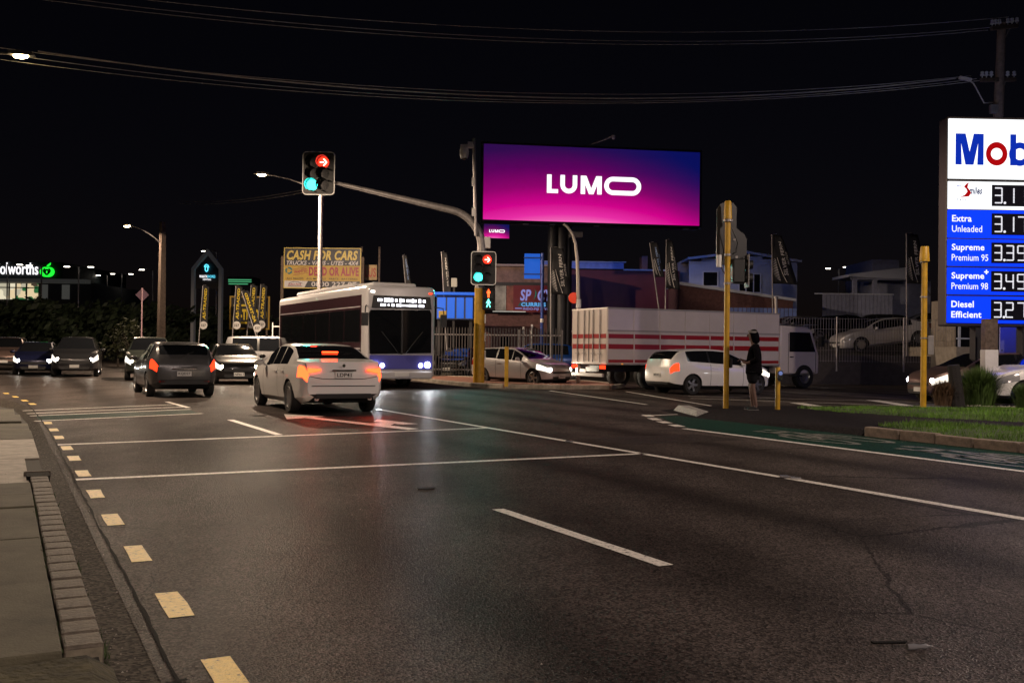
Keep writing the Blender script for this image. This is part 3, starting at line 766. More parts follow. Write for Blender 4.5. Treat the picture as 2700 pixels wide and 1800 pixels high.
SUV = make_proto(dict(
    top=[(-2.24, .92), (-2.2, 1.2), (-2.08, 1.42), (-1.85, 1.6), (-1.4, 1.67), (-.4, 1.69), (.15, 1.65), (.45, 1.52), (.98, 1.17), (1.15, 1.10), (1.7, 1.03), (2.05, .93), (2.2, .8), (2.25, .72)],
    belt=[(-2.24, .9), (-2.1, 1.08), (-1.5, 1.1), (0, 1.06), (1.0, 1.02), (1.6, .95), (2.05, .84), (2.25, .68)],
    wid=[(-2.24, .74), (-2.18, .82), (-1.95, .9), (-1.3, .93), (0, .91), (1.3, .925), (1.8, .89), (2.08, .8), (2.2, .7), (2.25, .6)],
    bot=[(-2.24, .42), (-2.1, .34), (-1.4, .26), (1.4, .25), (2.0, .28), (2.25, .32)],
    ws=(.22, 1.0), rg=(-2.12, -1.82), side=[(-1.75, -1.2), (-1.14, -.3), (-.23, .2), (.25, .68)], hl=(1.65, 2.21), tl=(-2.23, -1.95), wheels=(-1.33, 1.33), wr=.36, mirror=.66, doors=(-1.1, -.26, .72), handles=(-.95, -.1), clad=True, rplate=.86))
VAN = make_proto(dict(
    top=[(-2.45, 1.2), (-2.42, 1.6), (-2.35, 1.78), (-2.0, 1.83), (0, 1.85), (.75, 1.82), (1.05, 1.68), (1.65, 1.22), (1.8, 1.13), (2.15, 1.02), (2.36, .86), (2.42, .75)],
    belt=[(-2.45, 1.05), (-2.3, 1.1), (0, 1.08), (1.6, 1.06), (2.15, .92), (2.42, .7)],
    wid=[(-2.45, .82), (-2.38, .9), (-2.1, .95), (0, .95), (1.5, .94), (2.05, .88), (2.3, .76), (2.42, .62)],
    bot=[(-2.45, .4), (-2.3, .3), (-1.5, .24), (1.5, .23), (2.2, .26), (2.42, .32)], tumble=.22,
    ws=(.82, 1.66), rg=(-2.43, -2.33), side=[(-2.1, -1.0), (-.9, .1), (.2, .78), (.84, 1.4)], hl=(1.86, 2.37), tl=(-2.44, -2.2), wheels=(-1.5, 1.5), wr=.34, mirror=1.4, doors=(-.95, .15, 1.42), handles=(-.8, .35), rplate=.8))
white = car_paint('pearl_white', (0.80, 0.79, 0.78), .0, .3); silver = car_paint('silver', (0.50, 0.49, 0.50), .25, .3)
darkg = car_paint('graphite', (0.035, 0.036, 0.04), .5, .3); black = car_paint('black', (0.008, 0.008, 0.009), .2, .25)
navy = car_paint('navy', (0.012, 0.015, 0.05), .3, .28); midg = car_paint('mid_grey', (0.20, 0.20, 0.205), .3, .32)
dblue = car_paint('blue', (0.01, 0.06, 0.28), .3, .3); maroon = car_paint('bronze', (0.22, 0.15, 0.13), .5, .32); green_ = car_paint('olive_grey', (0.05, 0.06, 0.05), .4, .35)
midd = car_paint('gunmetal', (.10, .10, .105), .6, .3); tow = -DS; away = DS
# white saloon waiting at the lights
p = S(21.7, 6.1); SAL = car(SEDAN, 'saloon_car', 'white saloon with glowing brake lights waiting on the turn arrow lane', p, away, white, brake=True, tail=L_brake, plate='LDP41')
mb = MB(); mb.box((-1.36, 0, 1.252), (.03, .34, .026)); mb.obj('high_brake_light', L_brake, SAL, smooth=None)
for sd in (-1, 1):
    mb = MB(); mb.prism([(sd * .48, .885), (sd * .48, .925), (sd * .75, .94), (sd * .75, .83), (sd * .64, .85)], -.012, .012); o = mb.obj('inner_tail_light', L_brake, SAL, smooth=None); o.location = (-2.352, 0, 0); o.rotation_euler = (0, 0, -pi / 2)
    ld = bpy.data.lights.new('brake_light_beam', 'SPOT'); ld.energy = 45; ld.color = (1, .04, .01); ld.spot_size = R(120); ld.spot_blend = .8; ld.shadow_soft_size = .1; lo = bpy.data.objects.new('brake_light_beam', ld); C.objects.link(lo); lo.parent = SAL; lo.location = (-2.42, sd * .7, .86); lo.rotation_euler = (0, R(66), 0)
    mb = MB(); mb.tube([(-2.33, sd * .55, .32), (-2.1, sd * .55, .33)], .045, 12); mb.obj('exhaust_pipe', M_chrome, SAL)
mb = MB(); mb.box((-2.352, 0, .89), (.02, .5, .03)); mb.obj('boot_trim', M_chrome, SAL, smooth=None, bevel=.005)
mb = MB(); mb.box((-2.352, 0, .375), (.03, 1.15, .1)); mb.obj('rear_diffuser', M_black, SAL, smooth=None, bevel=.01)
mb = MB(); mb.tube([(-2.352, -.66, .58), (-2.352, .66, .58)], .008, 5); mb.obj('bumper_seam', M_black, SAL)
mb = MB(); mb.tube([(-2.345, -.7, .77), (-2.35, -.42, .72), (-2.35, .42, .72), (-2.345, .7, .77)], .006, 5); mb.tube([(-2.2, -.76, 1.05), (-2.3, -.76, .97)], .006, 5); mb.tube([(-2.2, .76, 1.05), (-2.3, .76, .97)], .006, 5); mb.obj('boot_seam', M_black, SAL)
mb = MB(); mb.lathe([(.001, .006), (.03, .006), (.033, 0)], 14, (-2.335, 0, .985), Matrix.Rotation(-pi / 2, 3, 'Y')); mb.obj('boot_badge', M_chrome, SAL)
# dark hatchback pulling away in the kerb lane
p = S(29, 4.2); DH = car(HATCH, 'hatchback_car', 'gunmetal hatchback with red tail lights crossing the junction ahead of the saloon', p, away, midd, tail=L_tail, plate='KQD27')
mb = MB(); mb.box((-1.72, 0, 1.405), (.3, 1.05, .03)); mb.obj('roof_spoiler', midd, DH, smooth=None, bevel=.012)
mb = MB(); mb.tube([(-2.0, .1, 1.04), (-1.9, -.25, 1.2)], .01, 5); mb.obj('rear_wiper', M_black, DH)
mb = MB(); mb.box((-2.045, 0, .40), (.03, 1.2, .13)); mb.obj('rear_valance', M_black, DH, smooth=None, bevel=.01)
mb = MB(); mb.box((-2.045, 0, .745), (.02, .62, .035)); mb.obj('tailgate_trim', M_chrome, DH, smooth=None, bevel=.005)
for sd in (-1, 1):
    mb = MB(); mb.box((-2.05, sd * .56, .42), (.02, .14, .04)); mb.obj('rear_reflector', M_lens_r, DH, smooth=None)
# silver hatchback in the side street by the signal mast
a = G(1300, 1009); car(HATCH, 'hatchback_car', 'silver hatchback with bright headlights parked behind the signal mast', P(1374, 1000, 38.6).xy.to_3d(), (0.74, -.67), silver, front=L_head, plate='JEB646', spots=(160, (1, .86, .66)))
hc = bpy.data.objects[-1]
# white hatchback crossing the intersection
c0 = P(1868, 1000, 32.4); car(HATCH, 'hatchback_car', 'white hatchback crossing in front of the striped truck', (c0.x, c0.y, 0), DN, white, tail=L_tail, front=L_head, plate='MRF83', spots=(120, (1, .9, .75)))
# oncoming queue at the far side of the junction
q = (('sport_utility_car', SUV, (25, 52), 'red-brown sport utility car with yellowish headlights at the left edge of the queue', maroon, L_heady),
     ('hatchback_car', HATCH, (100, 45), 'dark violet-black hatchback with a bright white headlight in the oncoming queue', navy, L_headc),
     ('sport_utility_car', SUV, (205, 43), 'dark grey sport utility car with pale roof edge facing us in the queue', darkg, L_head),
     ('sport_utility_car', SUV, (395, 40), 'olive grey sport utility car nearest the concrete lamp pole in the queue', green_, L_heady),
     ('hatchback_car', HATCH, (618, 37), 'dark hatchback with one dazzling amber headlight left of the white saloon', black, L_heady))
for nm, pr, (px, Z), lab, pt, li in q:
    c0 = P(px, 900, Z); car(pr, nm, lab, (c0.x, c0.y, 0), tow + Vector((-.12, 0, 0)), pt, 'oncoming cars queueing across the junction', front=li, plate='NPA11' if px > 300 else None, spots=(45, (1, .9, .75)))
# rear of a silver people carrier beyond
c0 = P(738, 900, 47); car(VAN, 'van', 'silver grey people carrier half hidden behind the white saloon', (c0.x, c0.y, 0), (.97, .2), midg, tail=L_tail, cat='van')
# further back in the kerb lane: pale car with lit tail lamps
#p = S(33, 1.6); car(HATCH, 'hatchback_car', 'white hatchback farther up the kerb lane at the left edge', p, away + Vector((-.1, 0, 0)), white, tail=L_tail)
# car leaving the forecourt, and its neighbour
c0 = P(2590, 900, 28.8); car(VAN if False else HATCH, 'hatchback_car', 'bronze hatchback with one bright headlight behind the yellow post', (c0.x, c0.y, 0), (-1, -.18), maroon, front=L_headc)
c0 = P(2790, 900, 25.5); car(HATCH, 'hatchback_car', 'white hatchback at the right edge behind the tussocks', (c0.x, c0.y, .1), (-1, -.05), white)
# sales yard on the bank
def yz(y): return yard_z(y)
def yard_car(pr, nm, lab, px, Z, hd, pt, z, tilt=0.0, rim=M_alloy):
    c0 = P(px, 900, Z); return car(pr, nm, lab, (c0.x, c0.y, z), hd, pt, 'cars for sale in the raised yard', tilt=tilt, rim=rim)
yard_car(SEDAN, 'saloon_car', 'silver saloon tilted nose down on the sales yard bank', 2325, 47.5, (-1, -.12), silver, 1.62, .115)
yard_car(SEDAN, 'saloon_car', 'dark saloon with a pale bonnet edge left of the tilted silver saloon', 2195, 52.0, (-1, -.35), black, 1.92, .09)
yard_car(SUV, 'sport_utility_car', 'dark grey sport utility car under the verandah in the yard', 2290, 57, (-1, .1), darkg, 1.95)
yard_car(SUV, 'sport_utility_car', 'dark sport utility car behind the yellow-capped post in the yard', 2440, 54, (-1, -.1), black, 1.95)
yard_car(HATCH, 'hatchback_car', 'blue grey hatchback below the weatherboard house in the yard', 2085, 55, (-.9, -.4), midg, 1.95)
c0 = P(1400, 900, 49); car(SUV, 'sport_utility_car', 'dark blue sport utility car behind the palisade fence', (c0.x, c0.y, 0), (-1, -.1), dblue)
c0 = P(1215, 900, 50.5); car(HATCH, 'hatchback_car', 'black hatchback glinting behind the palisade pales', (c0.x, c0.y, 0), (-.3, -1), black)

# ---------------------------------------------------------------- bus and truck
def wheelset(t, xs, y, r):
    for x in xs:
        for sd in (-1, 1):
            ty = MB(); M = Matrix.Rotation(pi / 2, 3, 'X')
            ty.lathe([(r * .6, -.13), (r * .94, -.14), (r, -.1), (r, .1), (r * .94, .14), (r * .6, .13), (r * .6, -.13)], 26, M=M)
            o = ty.obj('wheel', M_rubber, t, loc=(x, sd * y, r))
            h_ = MB(); h_.lathe([(.001, .1), (r * .22, .1), (r * .25, .03), (r * .5, .02), (r * .58, .1), (r * .62, .12)], 22, M=M)
            h_.lathe([(.001, -.1), (r * .22, -.1), (r * .25, -.03), (r * .5, -.02), (r * .58, -.1), (r * .62, -.12)], 22, M=M); h_.obj('rim', M_alloy, o)
def shell(L, W, z0, z1, rnd=.18, nose=.12):
    """rounded coach shell, x forward"""
    mb = MB(); st = [(-L / 2, .86), (-L / 2 + nose * .4, .96), (-L / 2 + nose, 1), (L / 2 - nose * 2, 1), (L / 2 - nose * .7, .975), (L / 2 - nose * .15, .93), (L / 2, .86)]
    vs = []; n = 0
    for x, k in st:
        ringp = rrect(-W / 2 * k, W / 2 * k, z0, z1 - (1 - k) * .5, rnd * .99, 4); n = len(ringp); vs += [(x, y, z) for y, z in ringp]
    fs = [tuple(range(n)), tuple(range((len(st) - 1) * n, len(st) * n))]
    for i in range(len(st) - 1):
        for j in range(n): fs.append((i * n + j, i * n + (j + 1) % n, (i + 1) * n + (j + 1) % n, (i + 1) * n + j))
    return mb.add(vs, fs)
bus_c = P(1060, 1000, 33.0); BP = bus_c.xy.to_3d() + DS * 5.9
BUS = thing('bus', 'white and purple-blue city bus with a lit destination display coming toward us', 'bus', BP, atan2(-DS.y, -DS.x))
L_, W_, ZT = 11.6, 2.48, 3.42
M_busw = mat('bus_white', (0.55, 0.54, 0.56), .3, coat=.6); M_busd = mat('bus_dark', (0.055, 0.022, 0.030), .22, coat=.7); M_busp = mat('bus_purple', (0.09, 0.09, 0.42), .3, coat=.6)
shell(L_, W_, .34, ZT).obj('body', M_busw, BUS, smooth=35)
mb = MB(); mb.box((-.3, 0, 3.5), (7.5, 1.9, .22)); mb.obj('roof_unit', M_busw, BUS, smooth=None, bevel=.09)
mb = MB(); mb.box((4.3, 0, 3.48), (1.6, 1.6, .17)); mb.obj('roof_pod', M_busw, BUS, smooth=None, bevel=.08)
xf = L_ / 2
mb = MB(); mb.prism([(-1.08, 1.18), (1.08, 1.18), (1.1, 2.5), (1.04, 2.62), (-1.04, 2.62), (-1.1, 2.5)], -.03, .03)
o = mb.obj('windscreen', M_glass, BUS); o.location = (xf + .012, 0, 0); o.rotation_euler = (0, R(-1.2), pi / 2)
mb = MB(); mb.prism([(-.03, 1.15), (.03, 1.15), (.03, 2.62), (-.03, 2.62)], -.04, .02); o = mb.obj('windscreen_divider', M_black, BUS); o.location = (xf + .016, 0, 0); o.rotation_euler = (0, 0, pi / 2)
mb = MB(); mb.prism([(-1.06, 2.66), (1.06, 2.66), (1.0, 3.08), (-1.0, 3.08)], -.03, .03); o = mb.obj('destination_display', M_black, BUS); o.location = (xf + .0, 0, 0); o.rotation_euler = (0, 0, pi / 2); DD = o
L_dest = glow('destination_led', (.93, .92, 1), 3.2)
random.seed(3)
for row, (zz_, hh_) in enumerate(((2.93, .13), (2.77, .08))):
    y = -.86 + row * .1
    while y < .84:
        wd = random.uniform(.05, .11); mb = MB(); mb.box((y + wd / 2, -.036, zz_), (wd, .012, hh_ * random.choice((1, 1, .7)))); o = mb.obj('led_block', L_dest, DD, smooth=None); y += wd + random.choice((.018, .018, .018, .07))
mb = MB(); mb.prism([(-1.1, .66), (1.1, .66), (1.1, 1.12), (-1.1, 1.12)], -.025, .025); o = mb.obj('front_panel', M_busp, BUS); o.location = (xf + .012, 0, 0); o.rotation_euler = (0, 0, pi / 2)
mb = MB(); mb.box((xf + .02, 0, .46), (.12, 2.2, .26)); mb.obj('bumper', M_busw, BUS, smooth=None, bevel=.05)
mb = MB(); mb.box((xf + .085, 0, .48), (.02, .5, .12)); mb.obj('number_plate', M_plate, BUS, smooth=None)
for sd in (-1, 1):
    mb = MB(); mb.lathe([(.001, .04), (.07, .03), (.1, 0), (.105, -.05)], 16, (xf + .05, sd * .92, .80), Matrix.Rotation(pi / 2, 3, 'Y')); mb.lathe([(.001, .03), (.05, .02), (.07, 0)], 14, (xf + .05, sd * .68, .78), Matrix.Rotation(pi / 2, 3, 'Y'))
    mb.obj('headlight', L_headc, BUS)
    ld = bpy.data.lights.new('headlamp_beam', 'SPOT'); ld.energy = 420; ld.color = (.92, .95, 1); ld.spot_size = R(75); ld.spot_blend = .9; ld.shadow_soft_size = .1
    lo = bpy.data.objects.new('headlamp_beam', ld); C.objects.link(lo); lo.parent = BUS; lo.location = (xf + .2, sd * .9, .8); lo.rotation_euler = (0, R(-80), 0)
    mb = MB(); mb.tube([(xf - .1, sd * 1.2, 2.75), (xf + .3, sd * 1.36, 2.7), (xf + .32, sd * 1.38, 2.5)], .02, 6); mb.box((xf + .3, sd * 1.38, 2.28), (.1, .2, .42)); mb.obj('wing_mirror', M_black, BUS)
    mb = MB(); mb.tube([(xf + .07, sd * .1, 1.16), (xf + .075, sd * .72, 1.9)], .014, 5); mb.obj('wiper', M_black, BUS)
    mb = MB(); mb.box((xf - .02, sd * 1.02, 3.2), (.06, .12, .05)); mb.obj('marker_light', L_tail if sd > 0 else L_led, BUS)
    nx = 6; x0_ = -xf + .5
    for k in range(nx):
        a, b = x0_ + k * 1.76, x0_ + k * 1.76 + 1.7
        mb = MB(); mb.box(((a + b) / 2, sd * (W_ / 2 + .004), 2.08), (b - a, .02, 1.1)); mb.obj('side_window', M_glass, BUS, smooth=None, bevel=.008)
    mb = MB(); mb.box((-.12, sd * (W_ / 2 - .002), 1.78), (10.9, .016, 2.66)); mb.obj('side_panel', M_busd, BUS, smooth=None)
    mb = MB(); mb.box((-.12, sd * (W_ / 2 + .008), 1.32), (10.7, .014, .05)); mb.box((-.12, sd * (W_ / 2 + .008), 2.72), (10.7, .014, .04)); mb.obj('side_moulding', M_busw, BUS, smooth=None)
    for k in range(6):
        mb = MB(); mb.box((-5.1 + k * 1.76, sd * (W_ / 2 + .008), .85), (.012, .014, .8)); mb.obj('panel_joint', M_black, BUS, smooth=None)
    for xx in (2.9, -2.6):
        mb = MB(); mb.lathe([(.001, .0), (.60, .0), (.60, .03), (.001, .03)], 24, (xx, sd * (W_ / 2 + .012), .52), Matrix.Rotation(pi / 2 * -sd, 3, 'X'), ); mb.obj('wheel_arch', M_black, BUS)
wheelset(BUS, (2.9, -2.6), W_ / 2 - .1, .48)
mb = MB(); mb.box((1.7, -(W_ / 2 + .016), 1.28), (.62, .012, .3)); mb.obj('side_advert', mat('advert_yellow', (.5, .34, .02), .4), BUS, smooth=None)

# white box truck with two red stripes
L_, W_ = 9.8, 2.4; cn = P(1600, 1000, 34.2).xy.to_3d(); TC = cn + DN * (L_ / 2) + DS * (W_ / 2)
TR = thing('box_truck', 'long white box truck with two red stripes crossing the junction', 'truck', TC, atan2(DN.y, DN.x))
M_trw = mat('truck_white', (0.56, 0.50, 0.47), .4, var=.12, vscale=.6, coat=.3); M_trr = mat('truck_red', (0.30, 0.012, 0.016), .4, coat=.3); M_trg = mat('truck_grey', (.3, .28, .27), .5)
bl = 7.7; bx0 = -L_ / 2
mb = MB(); mb.box((bx0 + bl / 2, 0, 1.86), (bl, W_, 1.98)); mb.obj('box_body', M_trw, TR, smooth=None, bevel=.04)
for z, hh_ in ((1.86, .15), (1.50, .17), (1.0, .1)):
    for sd in (-1, 1):
        mb = MB(); mb.box((bx0 + bl / 2, sd * (W_ / 2 + .004), z), (bl - .1, .012, hh_)); mb.obj('red_stripe', M_trr, TR, smooth=None)
mb = MB(); mb.box((bx0 - .004, 0, 1.86), (.012, W_ - .15, .15)); mb.box((bx0 - .004, 0, 1.50), (.012, W_ - .15, .17)); mb.obj('rear_stripe', M_trr, TR, smooth=None)
for sd in (-1, 1):
    mb = MB(); mb.box((bx0 + bl / 2, sd * (W_ / 2 + .012), 2.05), (bl, .03, .05)); mb.box((bx0 + bl / 2, sd * (W_ / 2 + .012), 2.82), (bl, .03, .06)); mb.box((bx0 + bl / 2, sd * (W_ / 2 + .012), .9), (bl, .03, .06)); mb.obj('side_rail', M_trg, TR, smooth=None)
    mb = MB(); mb.box((bx0 + 4.6, sd * (W_ / 2 - .06), .62), (3.4, .05, .45)); mb.obj('side_skirt', M_trw, TR, smooth=None, bevel=.02)
    mb = MB(); mb.box((bx0 - .02, sd * .95, .78), (.05, .3, .12)); mb.obj('tail_light', L_tail, TR, smooth=None)
mb = MB(); mb.box((bx0 + L_ / 2, 0, .72), (L_ - .3, .9, .22)); mb.obj('chassis', M_black, TR, smooth=None)
mb = MB(); cx0 = bx0 + bl + .15
mb.prism([(cx0, .55), (L_ / 2, .55), (L_ / 2 + .02, 1.25), (L_ / 2 - .35, 2.25), (L_ / 2 - .6, 2.36), (cx0, 2.4)], -1.08, 1.08); CAB = mb.obj('cab', M_trw, TR, smooth=25, bevel=.06)
for sd in (-1, 1):
    mb = MB(); mb.prism([(cx0 + .45, 1.4), (L_ / 2 - .18, 1.4), (L_ / 2 - .48, 2.15), (cx0 + .45, 2.15)], sd * 1.09 - .008, sd * 1.09 + .008); mb.obj('cab_window', M_glass, CAB, smooth=None)
    mb = MB(); mb.box((L_ / 2 - .1, sd * 1.3, 1.8), (.1, .18, .4)); mb.tube([(L_ / 2 - .1, sd * 1.05, 1.9), (L_ / 2 - .1, sd * 1.3, 1.9)], .02, 6); mb.obj('wing_mirror', M_black, TR)
    mb = MB(); mb.box((L_ / 2 + .02, sd * .8, .8), (.06, .3, .16)); mb.obj('headlight', L_head, TR, smooth=None)
mb = MB(); mb.add([(L_ / 2 + .0, -.98, 1.34), (L_ / 2 + .0, .98, 1.34), (L_ / 2 - .31, .92, 2.2), (L_ / 2 - .31, -.92, 2.2)], [(0, 1, 2, 3)]); o = mb.obj('windscreen', M_glass, CAB, smooth=None); o.location = (.025, 0, .01)
for k in range(1, 7):
    for sd in (-1, 1):
        mb = MB(); mb.box((bx0 + k * bl / 7, sd * (W_ / 2 + .012), 1.86), (.045, .02, 1.86)); mb.obj('panel_seam', M_trw, TR, smooth=None, bevel=.006)
        mb = MB(); mb.box((bx0 + k * bl / 7 - .5, sd * (W_ / 2 + .03), .9), (.07, .02, .035)); mb.obj('marker_light', mat('amber_lens', (.4, .14, .01), .2, emit=(1, .4, .03), es=.8), TR, smooth=None)
for y_ in (-.75, -.3, .3, .75):
    mb = MB(); mb.tube([(bx0 - .03, y_, .95), (bx0 - .03, y_, 2.78)], .02, 6); mb.box((bx0 - .04, y_, 1.25), (.03, .2, .035)); mb.obj('lock_bar', M_galv, TR, smooth=None)
mb = MB(); mb.box((bx0 - .012, 0, 1.86), (.012, .03, 1.8)); mb.obj('rear_door_gap', M_black, TR, smooth=None)
mb = MB(); mb.box((bx0 - .05, 0, .5), (.08, 2.1, .12)); mb.obj('rear_bumper', M_trg, TR, smooth=None, bevel=.015)
mb = MB(); mb.box((bx0 - .06, .3, .64), (.02, .4, .12)); mb.obj('number_plate', M_plate, TR, smooth=None)
for sd in (-1, 1):
    mb = MB(); mb.box((cx0 + .4, sd * 1.088, 1.35), (.015, .012, 1.5)); mb.box((L_ / 2 - .16, sd * 1.088, 1.0), (.015, .012, .8)); mb.obj('cab_door_gap', M_black, CAB, smooth=None)
    mb = MB(); mb.box((cx0 + .56, sd * 1.1, 1.2), (.16, .03, .035)); mb.obj('cab_door_handle', M_black, CAB, smooth=None)
    mb = MB(); mb.box((cx0 + .8, sd * 1.06, .48), (.5, .18, .06)); mb.obj('cab_step', M_black, CAB, smooth=None)
mb = MB(); mb.box((L_ / 2 + .02, 0, 1.0), (.04, 1.1, .32)); mb.obj('cab_grille', M_black, CAB, smooth=None, bevel=.02)
wheelset(TR, (bx0 + 1.9, bx0 + 3.1, L_ / 2 - .75), W_ / 2 - .2, .45)
# ---------------------------------------------------------------- street lamps
def lamp_light(parent, loc, energy, col=(1, .74, .52), size=.12, cone=179):
    ld = bpy.data.lights.new('lamp_light', 'SPOT'); ld.energy = energy; ld.color = col; ld.spot_size = R(cone); ld.spot_blend = .12; ld.shadow_soft_size = size
    lo = bpy.data.objects.new('lamp_light', ld); C.objects.link(lo); lo.parent = parent; lo.location = loc; return lo
def street_lamp(label, base, head, pole_top, pole_r, mpole, energy, glowm=L_sod, arm_dip=.5, square=False, col=(1, .74, .52), group='street lamps along the road'):
    """base, head = world points; an upswept arm carries the lantern"""
    base = Vector(base); t = thing('street_lamp', label, 'street lamp', base, 0, group)
    h_ = Vector(head) - base; mb = MB()
    if square:
        mb.tube([(0, 0, 0), (0, 0, pole_top)], [pole_r * 1.5, pole_r], 4)
    else: mb.tube([(0, 0, 0), (0, 0, pole_top)], [pole_r * 1.2, pole_r], 12)
    mb.obj('pole', mpole, t, smooth=30)
    d = Vector((h_.x, h_.y, 0)); ln = d.length; d.normalize(); z0 = min(pole_top - .3, h_.z - arm_dip)
    mb = MB(); pts = [Vector((0, 0, z0)) + d * .05]
    for k in (.15, .35, .6, .85, 1.0): pts.append(d * (ln - .25) * k + Vector((0, 0, z0 + (h_.z - z0) * sin(k * pi / 2) ** .9)))
    mb.tube(pts, [.045, .042, .04, .036, .032, .03], 8); mb.obj('arm', M_galv, t)
    mb = MB(); a = atan2(d.y, d.x); Mx = Matrix.Rotation(a, 3, 'Z')
    prof_ = [(-.3, 0), (-.28, .06), (0, .1), (.28, .07), (.34, .0), (.28, -.02), (-.28, -.02)]
    n = len(prof_); vs = [Mx @ Vector((x, y, z)) + h_ for y in (-.13, .13) for x, z in prof_]
    mb.add(vs, [tuple(range(n)), tuple(range(2 * n - 1, n - 1, -1))] + [(i, i + n, (i + 1) % n + n, (i + 1) % n) for i in range(n)])
    hd = mb.obj('lantern', M_grey, t, smooth=30)
    mb = MB(); mb.ball(h_ + Vector((0, 0, -.03)), (.2, .11, .07), 14, 8); mb.obj('lamp_glass', glowm, hd)
    if energy: lamp_light(t, h_ + Vector((0, 0, -.14)), energy, col)
    return t
h1 = P(55, 145, 26.0); b1 = S(29.3, -1.6)
street_lamp('street lamp with a dazzling yellow light at the top left corner', b1, h1, 9.6, .14, M_wood, 7000)
h2 = P(690, 459, 44.0); b2 = P(843, 760, 45.5); b2.z = 0
SL2 = street_lamp('street lamp with a glowing lantern left of the overhead signal', b2, h2, P(843, 488, 45.5).z, .10, M_galv, 12000, arm_dip=.35)
h3 = P(335, 595, 64.0); b3 = P(425, 870, 66.0); b3.z = 0
SL3 = street_lamp('wooden lamp pole standing right of the diamond road sign', b3, h3, P(427, 585, 66).z, .21, M_wood, 2200, arm_dip=1.0, square=True)
# the next lamp of the row stands behind the viewer, over the footpath side
street_lamp('street lamp of the same row behind the camera', S(-9, -1.6), S(-9, 0.9, 9.2), 9.6, .14, M_wood, 7600, col=(1, .78, .66))
street_lamp('street lamp at the forecourt corner beyond the right edge', S(6, 21.5), S(7.6, 19.5, 9.2), 9.6, .14, M_wood, 4600, col=(1, .79, .66))  # added unseen lamp, gives the junction and verge more frontal light
# small lamps far off
def far_lamp(label, px, py, Z, two=True, e=0):
    top = P(px, py, Z); t = thing('car_park_lamp', label, 'lamp post', (top.x, top.y, 0), 0, 'distant lamp posts')
    mb = MB(); mb.tube([(0, 0, 0), (0, 0, top.z)], .07, 8); mb.obj('pole', M_galv, t)
    for sd in ((-1, 1) if two else (-1,)):
        mb = MB(); mb.tube([(0, 0, top.z), (sd * .9, 0, top.z + .05)], .035, 6); mb.obj('arm', M_galv, t)
        mb = MB(); mb.box((sd * 1.2, 0, top.z + .05), (.6, .3, .1)); hd = mb.obj('lantern', M_grey, t, smooth=None, bevel=.03)
        mb = MB(); mb.box((sd * 1.2, 0, top.z - .02), (.5, .24, .05)); mb.obj('lamp_glass', L_led, hd, smooth=None)
    return t
far_lamp('double-headed car park lamp right of the green apple sign', 208, 703, 100)
far_lamp('double-headed lamp rising in front of the supermarket letters', 20, 697, 98)
far_lamp('lamp post in front of the green apple emblem', 110, 700, 96, False)
far_lamp('small lamp just left of the wooden lamp pole', 404, 711, 105, False)
far_lamp('lone distant lamp left of the wooden lamp pole', 283, 726, 130, False)
far_lamp('pair of bright distant lamps between the double lamp and the wooden pole', 321, 722, 130, True)
far_lamp('lamp post behind the pointed shopping centre sign', 572, 662, 95, False)
far_lamp('double-headed lamp above the yard verandah', 2212, 708, 110)
far_lamp('single lamp rising over the verandah roof', 2257, 704, 115, False)

